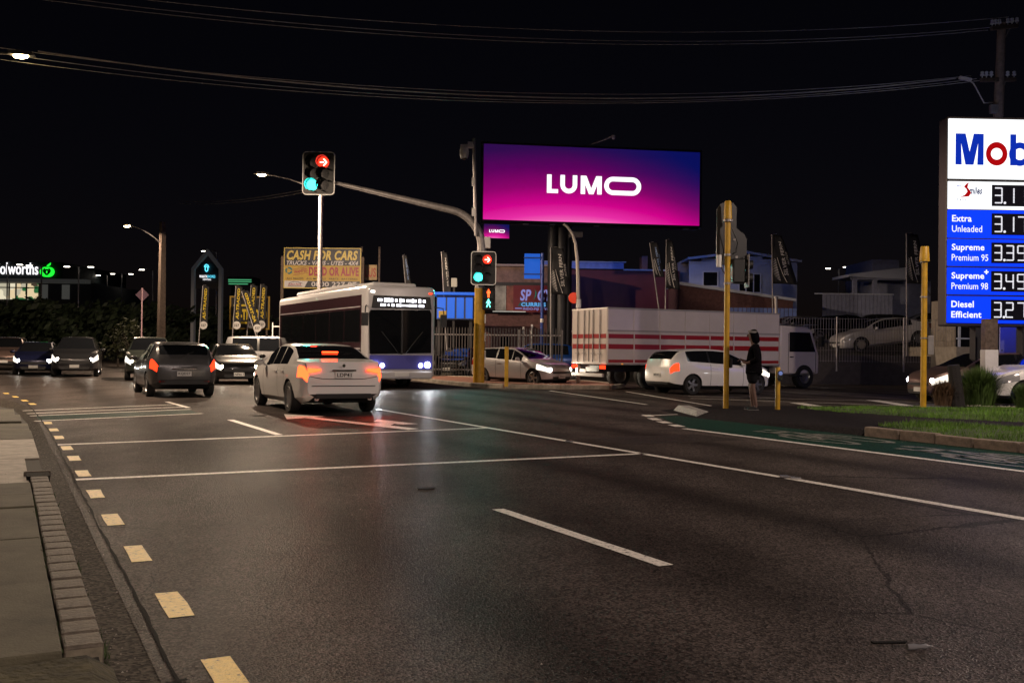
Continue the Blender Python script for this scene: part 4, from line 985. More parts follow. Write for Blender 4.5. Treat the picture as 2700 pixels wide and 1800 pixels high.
# ---------------------------------------------------------------- traffic signals
L_green = glow('signal_green', (.04, 1, .84), 6); L_red = glow('signal_red', (1, .02, .008), 4.5); L_arrow = glow('signal_arrow', (1, .55, .45), 5)
L_walkr = glow('man_red', (1, .1, .02), 4); L_walkg = glow('man_green', (.15, 1, .75), 4)
def signal_head(t, c, w_, h_, rl, rz=0.0, glow_on=True):
    """target board with two columns of three lamps; c = centre in the thing's space"""
    e = MB(); ol = rrect(-w_ / 2, w_ / 2, -h_ / 2, h_ / 2, w_ * .13); e.prism(ol, 0, .03); bo = e.obj('backboard', M_black, t, smooth=30, loc=c); bo.rotation_euler = (0, 0, rz)
    k = .03 * w_ / 1.0; e = MB(); ring(e, rrect(-w_ / 2, w_ / 2, -h_ / 2, h_ / 2, w_ * .13), rrect(-w_ / 2 + k, w_ / 2 - k, -h_ / 2 + k, h_ / 2 - k, w_ * .13 - k), -.006, .002); e.obj('board_border', mat('border_white', (.92, .92, .9), .4), bo, smooth=30)
    cw = w_ * .30; e = MB()
    for ci in (0, 1): e.box(((-.195 + ci * .34) * w_, .14, 0), (cw, .22, h_ * .84))
    e.obj('lamp_housing', M_black, bo, smooth=None, bevel=.02)
    for ci in (0, 1):
        for ri in range(3):
            x, z = (-.195 + ci * .34) * w_, (.25 - .26 * ri) * h_; lit = (ci == 0 and ri == 2) or (ci == 1 and ri == 0)
            m = M_dark
            if lit: m = L_green if ci == 0 else L_red
            e = MB(); e.lathe([(.001, .012), (rl * .6, .008), (rl, 0)], 22, (x, -.012, z), Matrix.Rotation(pi / 2, 3, 'X')); ln = e.obj('lens', m, bo)
            e = MB(); e.lathe([(rl * 1.08, 0), (rl * 1.12, rl * 1.5)], 18, (x, -.005, z), Matrix.Rotation(pi / 2, 3, 'X') @ Matrix.Rotation(R(35), 3, 'Z'), arc=R(250)) ; v = e.obj('visor', M_black, bo)
            v.rotation_euler = (0, 0, 0)
            if lit:
                ld = bpy.data.lights.new('signal_light', 'SPOT'); ld.energy = 300 if ci == 0 else 80; ld.color = (.02, 1, .8) if ci == 0 else (1, .03, .01); ld.spot_size = R(110); ld.spot_blend = .6; ld.shadow_soft_size = rl * .8
                lo = bpy.data.objects.new('signal_light', ld); C.objects.link(lo); lo.parent = bo; lo.location = (x, -.1, z); lo.rotation_euler = (R(-76), 0, 0)
            if ci == 1 and ri == 0:
                e = MB(); y = -.03
                for q in ([(-.62, .1), (.1, .1), (.1, -.1), (-.62, -.1)], [(-.05, .62), (.2, .62), (.72, 0), (.42, 0)], [(.42, 0), (.72, 0), (.2, -.62), (-.05, -.62)]):
                    e.prism([(x + a * rl, z + b * rl) for a, b in q], y - .006, y)
                e.obj('arrow', L_arrow, bo, smooth=None)
    return bo
def man(mb, x, z, s_, walk=False, y=-.02):
    def pr(pl): mb.prism([(x + a * s_, z + b * s_) for a, b in pl], y - .01, y)
    pr([(.09 * cos(i * pi / 5), .42 + .09 * sin(i * pi / 5)) for i in range(10)])
    pr([(-.13, .3), (.13, .3), (.12, 0), (-.12, 0)])
    if walk: pr([(-.1, 0), (.02, 0), (-.16, -.5), (-.28, -.5)]); pr([(-.02, 0), (.1, 0), (.27, -.5), (.15, -.5)]); pr([(.13, .28), (.3, .02), (.24, -.02), (.1, .18)]); pr([(-.13, .28), (-.3, .02), (-.24, -.02), (-.1, .18)])
    else: pr([(-.12, 0), (-.01, 0), (-.02, -.5), (-.11, -.5)]); pr([(.01, 0), (.12, 0), (.11, -.5), (.02, -.5)]); pr([(.13, .3), (.2, .26), (.2, -.02), (.14, -.02)]); pr([(-.13, .3), (-.2, .26), (-.2, -.02), (-.14, -.02)])
MBASE = G(1262, 1008, .12); ZM = MBASE.y; kk = ZM / F
MS = thing('mast_arm_signal', 'yellow-based signal mast whose long arm carries an overhead traffic light', 'traffic light', MBASE, 0)
def L2(px, py, Z=ZM): return P(px, py, Z) - MBASE
ytop = L2(1266, 760).z; bend0 = L2(1271, 655).z
mb = MB(); mb.tube([(0, 0, 0), (0, 0, ytop)], [.21, .19], 20); mb.obj('base_pole', M_ypole, MS)
pt2 = []
end = L2(905, 487, 37.2); top0 = Vector((.06, 0, bend0))
zt = top0.z; dirv = Vector((end.x - top0.x, end.y - top0.y, 0)); hl = dirv.length; dirv.normalize(); rise = end.z - zt
mb = MB(); pts = [Vector((0, 0, ytop)), Vector((.05, 0, zt - .6))]
for i in range(15):
    a = R(76) * i / 14; rr_ = 1.45
    pts.append(top0 + dirv * (rr_ * (1 - cos(a))) + Vector((0, 0, rr_ * sin(a))))
last = pts[-1]
for k in (.3, .6, 1.0): pts.append(last + (end - last) * k)
rs = [.185, .175] + [.165 - .002 * i for i in range(15)] + [.12, .10, .08]
mb.tube(pts, rs, 16); mb.obj('mast_arm', M_galv, MS)
for z in (zt - .62, zt - .3):
    mb = MB(); mb.lathe([(.19, -.04), (.215, -.04), (.215, .04), (.19, .04)], 18, (.04, 0, z)); mb.obj('collar', M_chrome, MS)
c = L2(1275, 707, ZM - .45); signal_head(MS, c, 66 * kk, 88 * kk, .15)
c = L2(840, 457, 37.0); OH = signal_head(MS, c, 86 * 37.0 / F, 115 * 37.0 / F, .205)
mb = MB(); mb.tube([end, end + (end - last).normalized() * .9], .07, 10); mb.obj('arm_bracket', M_galv, MS)
mb = MB(); q = L2(1285, 640); mb.box(q, (.24, .2, .42)); mb.obj('control_box', M_whitep, MS, smooth=None, bevel=.02)
q = L2(1288, 787, ZM - .2); mb = MB(); mb.box((q.x, q.y + .12, q.z), (.44, .24, .8)); PD = mb.obj('pedestrian_signal', M_black, MS, smooth=None, bevel=.02)
for dz, m, wk in ((.19, L_walkr, False), (-.17, L_walkg, True)):
    mb = MB(); man(mb, q.x, q.z + dz, .3, wk, q.y - .002); mb.obj('walking_figure' if wk else 'standing_figure', m, PD, smooth=None)
mb = MB(); 
for z in (.2, -.16): mb.box((q.x, q.y - .1, q.z + z + .17), (.4, .22, .015)); mb.box((q.x - .2, q.y - .1, q.z + z), (.012, .2, .32)); mb.box((q.x + .2, q.y - .1, q.z + z), (.012, .2, .32))
mb.obj('visor', M_black, PD, smooth=None)
for py in (790, 840, 888, 935):
    q = L2(1272, py); mb = MB(); mb.box((q.x + .1, q.y - .02, q.z), (.05, .1, .32)); mb.obj('reflector_tag', M_whitep, MS, smooth=None)
# small camera post clamped to the mast
cb = P(1255, 600, ZM - .2); ct = P(1249, 365, ZM - .2)
CC = thing('surveillance_camera', 'white dome surveillance camera on a slim post left of the big screen', 'camera', cb)
d = ct - cb; mb = MB(); mb.tube([(0, 0, -.3), d], .062, 10); mb.obj('post', M_galv, CC)
q = P(1232, 386, ZM - .2) - cb; mb = MB(); mb.box(q, (.5, .16, .14)); mb.box(q + Vector((.12, 0, .1)), (.2, .18, .12)); mb.obj('bracket', M_whitep, CC, smooth=None, bevel=.02)
q = P(1224, 405, ZM - .25) - cb; mb = MB(); mb.lathe([(.001, .22), (.15, .2), (.17, .08), (.16, -.05), (.13, -.18)], 18, q); hs = mb.obj('housing', M_whitep, CC)
mb = MB(); mb.ball(q + Vector((0, 0, -.1)), (.115, .115, .14), 14, 10); mb.obj('dome', M_glass, CC)
for py in (480, 560): mb = MB(); q = P(1252, py, ZM - .2) - cb; mb.box(q + Vector((-.06, 0, 0)), (.1, .12, .3)); mb.obj('junction_box', M_whitep, CC, smooth=None, bevel=.01)

# near yellow signal pole, seen from behind
yb = G(1914, 1076, .1); YP = thing('traffic_signal_pole', 'tall yellow signal pole with lamp heads seen from behind next to the pedestrian', 'traffic light', yb); Zy = yb.y; k = Zy / F
zt = P(1920, 530, Zy).z - .1
mb = MB(); mb.tube([(0, 0, 0), (0, 0, zt - .4)], .063, 18); mb.obj('pole', M_ypole, YP)
mb = MB(); mb.lathe([(.082, zt - .42), (.095, zt - .40), (.075, zt - .02), (.06, zt), (.001, zt)], 18); mb.obj('cap', M_ypole, YP)
for z, r_ in ((zt - .44, .11), (P(1916, 672, Zy).z - .1, .078), (P(1916, 747, Zy).z - .1, .078)):
    mb = MB(); mb.lathe([(.06, -.025), (r_, -.025), (r_, .025), (.06, .025)], 16, (0, 0, z)); mb.obj('clamp', M_galv, YP)
def yl(px, py, dz=0.0): q = P(px, py, Zy + dz) - yb; return q
# upper backboard seen edge-on and the lower head
a = yl(1945, 612, .25)
mb = MB(); mb.prism([(-.38, -.75), (-.38, .5), (-.3, .62), (-.2, .66), (.02, .66), (.1, .56), (.1, .1), (.2, .02), (.3, -.04), (.36, -.15), (.36, -.55), (.3, -.75)], 0, .03); o = mb.obj('backboard', M_dark, YP, smooth=30, loc=(a.x - .12, a.y, a.z)); o.rotation_euler = (0, 0, R(14))
mb = MB()
for z in (.36, .06, -.24): mb.box((a.x - .26, a.y + .12, a.z + z), (.22, .22, .29)); 
mb.obj('lamp_housing', M_black, YP, smooth=None, bevel=.02)
for px, py in ((1936, 632), (1942, 678)):
    q = yl(px, py, .15); mb = MB(); mb.box(q, (.05, .05, .05)); mb.obj('bracket', M_galv, YP, smooth=None)
a = yl(1946, 715, .1); mb = MB(); mb.box((a.x, a.y, a.z), (.3, .26, .56)); mb.obj('side_lamp_housing', M_black, YP, smooth=None, bevel=.04)
for z in (.15, -.15): mb = MB(); mb.lathe([(.1, 0), (.1, .2)], 14, (a.x + .12, a.y, a.z + z), Matrix.Rotation(pi / 2, 3, 'Y')); mb.obj('visor', M_black, YP)
mb = MB(); mb.box((a.x + .2, a.y, a.z), (.03, .36, .74)); mb.obj('side_board', M_grey, YP, smooth=None, bevel=.01)
a = yl(1896, 690); mb = MB(); mb.lathe([(.001, .15), (.055, .15), (.055, -.12), (.001, -.12)], 14, a); mb.obj('detector', M_whitep, YP)
mb = MB(); mb.tube([yl(1900, 690), yl(1905, 712), yl(1916, 730), yl(1930, 738)], .012, 6); mb.tube([yl(1930, 600), yl(1945, 640), yl(1940, 665), yl(1922, 676)], .012, 6); mb.obj('cable', M_black, YP)
a = yl(1925, 957, -.02); mb = MB(); mb.box((a.x + .015, a.y, a.z), (.07, .1, .22)); mb.obj('push_button_unit', M_black, YP, smooth=None, bevel=.03)
# short yellow post with the crossing button
bb = G(2050, 1079, .1); BO = thing('push_button_post', 'short yellow post with a round crossing button right of the pedestrian', 'post', bb); Zb = bb.y; zt = P(2048, 968, Zb).z - .1
mb = MB(); mb.tube([(0, 0, 0), (0, 0, zt - .02), (0, 0, zt)], [.055, .055, .045], 18); mb.obj('post', M_ypole, BO)
a = P(2055, 990, Zb) - bb; mb = MB(); mb.prism(rrect(-.06, .06, -.12, .12, .058), -.1, -.05); o = mb.obj('button_unit', M_black, BO, smooth=30, loc=(a.x, 0, a.z))
mb = MB(); mb.lathe([(.001, .012), (.042, .01), (.046, 0)], 18, (0, -.1, .055), Matrix.Rotation(pi / 2, 3, 'X')); mb.obj('arrow_disc', mat('blue_disc', (.12, .2, .5), .3, emit=(.35, .45, 1), es=.25), o)
mb = MB(); mb.lathe([(.001, .02), (.026, .018), (.03, 0)], 18, (0, -.1, -.052), Matrix.Rotation(pi / 2, 3, 'X')); mb.obj('button', M_chrome, o)
# second yellow post with a fat cap near the price sign
b2_ = G(2434, 1073, .1); YQ = thing('traffic_signal_pole', 'yellow post with a fat bell cap and a grey box beside the price sign', 'post', b2_); Z2 = b2_.y
def yq(px, py): return P(px, py, Z2) - b2_
zt = yq(2438, 648).z
mb = MB(); mb.tube([(0, 0, 0), yq(2438, 690)], [.07, .068], 18); mb.obj('pole', M_ypole, YQ)
q = yq(2438, 650); mb = MB(); mb.lathe([(.118, -.36), (.12, -.34), (.095, -.02), (.085, 0), (.001, .005)], 20, q); mb.obj('cap', M_ypole, YQ)
mb = MB()
for py in (690, 783, 891): mb = MB(); mb.lathe([(.07, -.015), (.088, -.015), (.088, .015), (.07, .015)], 16, yq(2436, py)); mb.obj('clamp', M_galv, YQ)
q = yq(2452, 910); mb = MB(); mb.box(q, (.15, .12, .46)); mb.obj('switch_box', M_grey, YQ, smooth=None, bevel=.015)
mb = MB(); mb.tube([yq(2446, 692), yq(2438, 730), yq(2440, 760), yq(2450, 772), yq(2452, 780)], .018, 7); mb.obj('cable', M_black, YQ)
# slim yellow post on the refuge
yb2 = G(1335, 1019, .12); t = thing('bollard_post', 'slim yellow post standing in front of the silver hatchback', 'post', yb2); zt = P(1335, 915, yb2.y).z - .12
mb = MB(); mb.box((0, 0, zt / 2), (.13, .13, zt)); mb.obj('post', M_ypole, t, smooth=None, bevel=.012)
mb = MB(); mb.box((0, 0, zt + .006), (.145, .145, .03)); mb.obj('cap', M_ypole, t, smooth=None, bevel=.01)
# curved pole with black and white bands at its foot
cb = P(1524, 1005, 37.6); cb.z = .0; t = thing('curved_pole', 'slim bent metal pole with white bands right of the silver hatchback', 'pole', cb)
def cl(px, py): q = P(px, py, 37.6) - cb; return Vector((q.x, 0, q.z))
mb = MB(); mb.tube([(0, 0, 0), cl(1525, 800)] + [cl(*p) for p in ((1524, 730), (1522, 680), (1517, 640), (1509, 615), (1496, 598), (1486, 590))], [.08, .075, .07, .066, .06, .055, .05, .045], 12); mb.obj('pole', mat('bare_steel', (.42, .38, .34), .45, .5), t)
for py in (800, 845, 888, 932, 976):
    q = cl(1525.5, py); mb = MB(); mb.lathe([(.092, -.16), (.095, -.16), (.095, .16), (.092, .16)], 14, q); mb.obj('white_band', M_whitep, t)
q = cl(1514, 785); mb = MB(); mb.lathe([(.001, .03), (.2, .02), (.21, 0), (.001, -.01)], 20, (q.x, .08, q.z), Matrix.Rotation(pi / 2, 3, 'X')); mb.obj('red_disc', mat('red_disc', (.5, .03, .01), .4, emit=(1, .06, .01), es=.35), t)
# ---------------------------------------------------------------- big screen
def screen_mat():
    m = bpy.data.materials.new('screen_picture'); m.use_nodes = True; n = m.node_tree.nodes; L = m.node_tree.links; b = n['Principled BSDF']
    tc = n.new('ShaderNodeTexCoord'); sp = n.new('ShaderNodeSeparateXYZ'); L.new(tc.outputs['Generated'], sp.inputs[0])
    def mth(op, a, bb):
        q = n.new('ShaderNodeMath'); q.operation = op
        for i, v in enumerate((a, bb)):
            if isinstance(v, (int, float)): q.inputs[i].default_value = v
            else: L.new(v, q.inputs[i])
        return q.outputs[0]
    dx = mth('MULTIPLY', mth('SUBTRACT', sp.outputs[0], .40), 1.15); dz = mth('ADD', sp.outputs[2], .62)
    d = mth('SQRT', mth('ADD', mth('MULTIPLY', dx, dx), mth('MULTIPLY', dz, dz)), 0)
    d = mth('SUBTRACT', d, .60)
    r = n.new('ShaderNodeValToRGB'); e = r.color_ramp.elements
    def srgb(c): return tuple(((x / 255 + .055) / 1.055) ** 2.4 if x > 10 else x / 255 / 12.92 for x in c) + (1,)
    e[0].position = 0.0; e[0].color = srgb((248, 115, 190)); e[1].position = 1.0; e[1].color = srgb((45, 10, 75))
    for p, c in ((.12, (232, 45, 165)), (.27, (208, 0, 138)), (.5, (140, 0, 105)), (.75, (88, 0, 88))): x = e.new(p); x.color = srgb(c)
    L.new(d, r.inputs['Fac'])
    k = mth('MULTIPLY', mth('SUBTRACT', mth('ADD', mth('MULTIPLY', sp.outputs[0], 1.25), mth('MULTIPLY', sp.outputs[2], .75)), 1.15), 1.5)
    cl_ = n.new('ShaderNodeClamp'); L.new(k, cl_.inputs[0])
    mx = n.new('ShaderNodeMix'); mx.data_type = 'RGBA'; L.new(cl_.outputs[0], mx.inputs[0]); L.new(r.outputs[0], mx.inputs[6]); mx.inputs[7].default_value = srgb((8, 14, 88))
    b.inputs['Base Color'].default_value = (.01, .01, .01, 1); b.inputs['Roughness'].default_value = .5
    L.new(mx.outputs[2], b.inputs['Emission Color']); b.inputs['Emission Strength'].default_value = 1.0
    return m
M_screen = screen_mat(); L_logo = glow('logo_white', (1, 1, 1), 1.3)
ZL, ZR = 54.6, 56.3
a, b_ = P(1273, 583, ZL), P(1843, 592, ZR); WB = (b_.xy - a.xy).length; rz = atan2(b_.y - a.y, b_.x - a.x); HB = 197 * 55.4 / F
ctr = (a + b_) / 2; zb = ctr.z
BB = thing('digital_billboard', 'giant digital billboard glowing magenta and purple on dark steel columns', 'billboard', (ctr.x, ctr.y, 0), rz)
mb = MB(); mb.box((0, 0, zb + HB / 2), (WB, .1, HB)); mb.obj('screen', M_screen, BB, smooth=None)
mb = MB(); k = .12
for x in (-1, 1): mb.box((x * (WB / 2 + k / 2), .12, zb + HB / 2), (k, .4, HB + 2 * k))
for z in (-1, 1): mb.box((0, .12, zb + HB / 2 + z * (HB / 2 + k / 2)), (WB, .4, k))
mb.box((0, .5, zb + HB / 2), (WB, .6, HB)); mb.obj('cabinet', M_black, BB, smooth=None)
mb = MB(); mb.box((0, .84, zb + HB / 2), (WB, .06, HB)); mb.obj('rear_screen', glow('rear_screen_blue', (.12, .28, 1), 1.8), BB, smooth=None)  # unseen back face, added as a guessed source of the blue light behind
def logo(par, cx, cz, w_, y, m):
    """four-letter word mark, total width w_"""
    h_ = w_ * .19; x0 = cx - w_ / 2; t = h_ * .25
    mb = MB(); mb.prism([(x0, cz + h_ / 2), (x0 + t, cz + h_ / 2), (x0 + t, cz - h_ / 2 + t * .85), (x0 + w_ * .117, cz - h_ / 2 + t * .85), (x0 + w_ * .117, cz - h_ / 2), (x0, cz - h_ / 2)], y - .02, y); mb.obj('letter_l', m, par, smooth=None)
    ux0, ux1 = x0 + w_ * .14, x0 + w_ * .318; r_ = (ux1 - ux0) / 2; uc = (ux0 + ux1) / 2; ol, il = [], []
    for i in range(13): an = pi + pi * i / 12; ol.append((uc + r_ * cos(an), cz - h_ / 2 + r_ + r_ * sin(an))); il.append((uc + (r_ - t) * cos(an), cz - h_ / 2 + r_ + (r_ - t) * sin(an)))
    ol = [(ux0, cz + h_ / 2)] + ol + [(ux1, cz + h_ / 2)]; il = [(ux0 + t, cz + h_ / 2)] + il + [(ux1 - t, cz + h_ / 2)]
    mb = MB(); n = len(ol); mb.add([(x, y - .02, z) for x, z in ol] + [(x, y - .02, z) for x, z in il], [(i, i + 1, i + 1 + n, i + n) for i in range(n - 1)]); mb.obj('letter_u', m, par, smooth=None)
    m0, m1 = x0 + w_ * .355, x0 + w_ * .578; mc = (m0 + m1) / 2; zt, zl = cz + h_ / 2, cz - h_ / 2
    mb = MB(); yy = y - .02
    for q in ([(m0, zt), (m0 + t, zt), (m0 + t, zl), (m0, zl)], [(m1 - t, zt), (m1, zt), (m1, zl), (m1 - t, zl)]): mb.add([(x, yy, z) for x, z in q], [(0, 1, 2, 3)])
    for q in ([(m0 + t * .2, zt), (m0 + t * 1.25, zt), (mc + t * .5, zl), (mc - t * .5, zl)], [(m1 - t * .2, zt), (m1 - t * 1.25, zt), (mc - t * .5, zl), (mc + t * .5, zl)]): mb.add([(x, yy - .003, z) for x, z in q], [(0, 1, 2, 3)])
    mb.obj('letter_m', m, par, smooth=None)
    o0, o1 = x0 + w_ * .605, x0 + w_; mb = MB(); ring(mb, rrect(o0, o1, zl, zt, h_ * .499, 8), rrect(o0 + t, o1 - t, zl + t, zt - t, h_ * .499 - t, 8), y - .02, y); mb.obj('letter_o', m, par, smooth=None)
logo(BB, WB * (1562 - 1559) / 572, zb + HB * .502, WB * 249 / 572, -.052, L_logo)
q = P(1310, 609, 54.6); t_ = Matrix.Rotation(-rz, 3, 'Z') @ (q - Vector((ctr.x, ctr.y, 0))); sw, sh_ = 67 * 54.6 / F, 36 * 54.6 / F
mb = MB(); mb.box((t_.x, 0, t_.z), (sw, .08, sh_)); ss_ = mb.obj('small_screen', M_screen, BB, smooth=None); logo(BB, t_.x + .02, t_.z, sw * .62, -.045, L_logo)
mb = MB(); mb.box((t_.x, .1, t_.z + .05), (sw + .06, .12, sh_ + .14)); mb.obj('small_screen_frame', M_black, BB, smooth=None)
def bl(px, py, Z=55.4): v = P(px, py, Z); return Matrix.Rotation(-rz, 3, 'Z') @ (v - Vector((ctr.x, ctr.y, 0)))
for px, r_ in ((1463, .3), (1488, .36), (1502, .26)):
    q = bl(px, 600); mb = MB(); mb.tube([(q.x, .7, 0), (q.x, .7, zb)], r_, 18); mb.obj('column', M_dark, BB)
mb = MB(); q = bl(1520, 618); mb.box((q.x, .3, q.z), (.75, .5, .32)); mb.obj('cable_box', M_grey, BB, smooth=None, bevel=.03)
for px in (1382, 1453, 1572, 1818): q = bl(px, 606); mb = MB(); mb.box((q.x, -.1, zb - .2), (.28, .3, .06)); mb.obj('walkway_bracket', M_galv, BB, smooth=None)
mb = MB(); mb.box((0, .35, zb - .16), (WB, .5, .06)); mb.obj('walkway', M_dark, BB, smooth=None)
a = bl(1530, 386); b2q = bl(1613, 363); mb = MB(); mb.tube([(a.x, .4, zb + HB), (b2q.x, -.6, b2q.z)], .045, 8); mb.obj('camera_arm', M_galv, BB)
mb = MB(); mb.lathe([(.001, .1), (.1, .08), (.1, -.05), (.07, -.12), (.001, -.14)], 12, (b2q.x, -.6, b2q.z - .05)); mb.obj('monitor_camera', M_whitep, BB)

# ---------------------------------------------------------------- fuel price sign
ZS = 28.0; sb = P(2478, 900, ZS); kS = ZS / F
PS = thing('fuel_price_sign', 'tall lit fuel price sign with white top and blue price rows', 'sign', (sb.x, sb.y, 0), R(1.5))
def sz(py): return P(2478, py, ZS).z
SWD = 3.45
L_sw = glow('sign_white', (.96, .98, 1), 1.5); L_sb = glow('sign_blue', (.001, .035, 1), 1.5); M_prb = glow('letter_blue', (.001, .026, .43), 1.0); M_prr = glow('letter_red', (.42, 0, .002), 1.0)
L_txt = glow('sign_text_white', (1, 1, 1), 1.1); L_price = glow('price_digit', (.95, .93, 1), 1.05); M_scr = mat('price_window', (.012, .012, .02), .12)
rows = [(313, 470, 'top'), (478, 550, 'smiles'), (553, 626, ('Extra', 'Unleaded', '3.179')), (630, 700, ('Supreme', 'Premium 95', '3.399')), (705, 775, ('Supreme+', 'Premium 98', '3.499')), (780, 850, ('Diesel', 'Efficient', '3.279'))]
zt, zl = sz(308), sz(856)
mb = MB(); mb.box((SWD / 2 + .25, .31, (zt + zl) / 2), (SWD + .14, .54, zt - zl + .06)); cab = mb.obj('cabinet', mat('sign_case', (.075, .066, .066), .45, .3), PS, smooth=None, bevel=.05)
for x in (1.25, 2.6):
    mb = MB(); mb.box((x, .3, zl / 2), (.34, .34, zl)); mb.obj('leg', M_dark, PS, smooth=None)
SEG = {'0': 'abcdef', '1': 'bc', '2': 'abged', '3': 'abgcd', '4': 'fgbc', '7': 'abc', '9': 'abcdfg'}
def seg_digit(mb, ch, x, z, w_, h_, y):
    t = w_ * .17; S_ = {'a': (0, h_ / 2, 1), 'd': (0, -h_ / 2, 1), 'g': (0, 0, 1), 'b': (w_ / 2, h_ / 4, 0), 'c': (w_ / 2, -h_ / 4, 0), 'f': (-w_ / 2, h_ / 4, 0), 'e': (-w_ / 2, -h_ / 4, 0)}
    for s_ in SEG[ch]:
        dx, dz, hz = S_[s_]
        L__ = w_ if hz else h_ / 2; nb = max(3, int(L__ / .035))
        for q in range(nb):                         # rows of flip dots
            f = (q + .5) / nb - .5
            mb.box((x + dx + (f * L__ if hz else 0), y, z + dz + (0 if hz else f * L__)), (L__ / nb * .8 if hz else t, .01, t if hz else L__ / nb * .8))
for z1_, z0_, kd in rows:
    za, zb_ = sz(z1_), sz(z0_); zc = (za + zb_) / 2; hh = za - zb_
    mb = MB(); mb.box((SWD / 2 + .2, -.0, zc), (SWD, .06, hh)); pn = mb.obj('panel', L_sw if kd in ('top', 'smiles') else L_sb, PS, smooth=None)
    mb = MB(); mb.box((SWD / 2 + .3, .6, zc), (SWD - .3, .06, hh)); mb.obj('rear_panel', L_sw if kd in ('top', 'smiles') else L_sb, PS, smooth=None)
    y = -.036
    if kd == 'top':
        # letter forms drawn to the sign's proportions: M, round red o, b, i, l
        hM = (sz(352) - sz(434)); zc_ = sz(393); lx = lambda px: (px - 2478) * kS
        x0_, x1_ = lx(2514), lx(2589); t = .21; zt_, zl_ = zc_ + hM / 2, zc_ - hM / 2; mid = (x0_ + x1_) / 2
        mb = MB()
        for q in ([(x0_, zl_), (x0_, zt_), (x0_ + t * 1.35, zt_), (mid, zl_ + .42 * hM), (x1_ - t * 1.35, zt_), (x1_, zt_), (x1_, zl_), (x1_ - t * .85, zl_), (x1_ - t * .75, zt_ - .3 * hM), (mid + t * .55, zl_), (mid - t * .55, zl_), (x0_ + t * .75, zt_ - .3 * hM), (x0_ + t * .85, zl_)],): mb.prism(q, y - .004, y)
        mb.obj('letter_m', M_prb, pn, smooth=None)
        def rng(px, py, ro, ri, m, nm):
            mb = MB(); cx, cz = lx(px), sz(py); n = 28
            ring(mb, [(cx + ro * .92 * cos(2 * pi * i / n), cz + ro * sin(2 * pi * i / n)) for i in range(n)], [(cx + ri * cos(2 * pi * i / n), cz + ri * sin(2 * pi * i / n)) for i in range(n)], y - .004, y); return mb
        rng(2624, 404, .335, .165, None, '').obj('letter_o', M_prr, pn, smooth=None)
        mb = rng(2686, 404, .335, .165, None, ''); mb.prism([(lx(2660), zl_), (lx(2660), zt_), (lx(2660) + .17, zt_), (lx(2660) + .17, zl_)], y - .008, y - .004); mb.obj('letter_b', M_prb, pn, smooth=None)
        mb = MB(); mb.prism([(lx(2722), zl_), (lx(2722), zt_ - .3 * hM), (lx(2738), zt_ - .3 * hM), (lx(2738), zl_)], y - .004, y); mb.prism([(lx(2722), zt_ - .2 * hM), (lx(2722), zt_), (lx(2738), zt_), (lx(2738), zt_ - .2 * hM)], y - .004, y); mb.obj('letter_i', M_prb, pn, smooth=None)
        mb = MB(); mb.prism([(lx(2750), zl_), (lx(2750), zt_), (lx(2766), zt_), (lx(2766), zl_)], y - .004, y); mb.obj('letter_l', M_prb, pn, smooth=None)
        continue
    px0 = (2607 - 2478) * kS
    mb = MB(); mb.box((px0 + .85, y - .01, zc), (1.6, .03, hh * .78)); win = mb.obj('price_window', M_scr, pn, smooth=None)
    pr = '3.119' if kd == 'smiles' else kd[2]; x = px0 + .225; mb = MB(); dh = hh * .54
    for ch in pr:
        if ch == '.': mb.lathe([(.001, 0), (.035, 0), (.035, .01)], 10, (x - .145, y - .04, zc - dh / 2), Matrix.Rotation(pi / 2, 3, 'X')); x += .015
        else: seg_digit(mb, ch, x, zc, .2, dh, y - .035); x += .325
    o = mb.obj('price_digits', L_price, win, smooth=None); o['kind'] = 'stuff'
    if kd == 'smiles':
        text('miles', .37, .2, glow('smiles_navy', (.01, .02, .16), .6), pn, (.97, y - .003, zc + .13), bold=.03, shear=.25)
        mb = MB(); cx, cz = .65, zc + .12; pts = [(.13, .24), (.05, .2), (-.02, .12), (.05, .05), (.08, -.02), (.0, -.12), (-.14, -.18), (-.02, -.17), (.12, -.16), (.19, -.06), (.13, .04), (.08, .1), (.1, .18)]
        mb.prism([(cx + a, cz + b) for a, b in pts], y - .008, y - .004); mb.obj('swoosh_s', M_prr, pn, smooth=None)
        text('Mobil', .12, .045, M_prb, pn, (.5, y - .003, zc + .26), bold=.02); text('Extra', .26, .085, glow('smiles_navy', (.01, .02, .16), .6), pn, (.58, y - .003, zc - .12))
        text('Refer Terms & Conditions', .98, .07, glow('faint_grey', (.75, .62, .62), 1.0), pn, (.82, y - .003, zc - .26))
    else:
        a_, b_ = kd[0], kd[1]; bold2 = .022 if b_ == 'Efficient' else .004
        wA = {'Extra': .56, 'Supreme': .93, 'Supreme+': .97, 'Diesel': .64}[a_]; wB = {'Unleaded': .86, 'Premium 95': 1.04, 'Premium 98': 1.04, 'Efficient': .86}[b_]
        base = a_.rstrip('+'); wb = .93 if base == 'Supreme' else wA
        text(base, wb, .235 if 'p' in base else .185, L_txt, pn, (.30 + wb / 2, y - .003, zc + (.125 if 'p' in base else .15)), bold=.022)
        if a_.endswith('+'):
            mb = MB(); cx, cz = .30 + wb + .06, zc + .26; mb.box((cx, y - .005, cz), (.12, .006, .03)); mb.box((cx, y - .008, cz), (.03, .006, .12)); mb.obj('plus_mark', L_sw, pn, smooth=None)
        text(b_, wB, .185, L_txt, pn, (.30 + wB / 2, y - .003, zc - .14), bold=bold2)
mb = MB()
for z in (470, 550, 626, 700, 775): mb.box((SWD / 2 + .2, .005, sz(z + 2.5)), (SWD, .05, .035))
mb.obj('row_rail', M_black, PS, smooth=None)

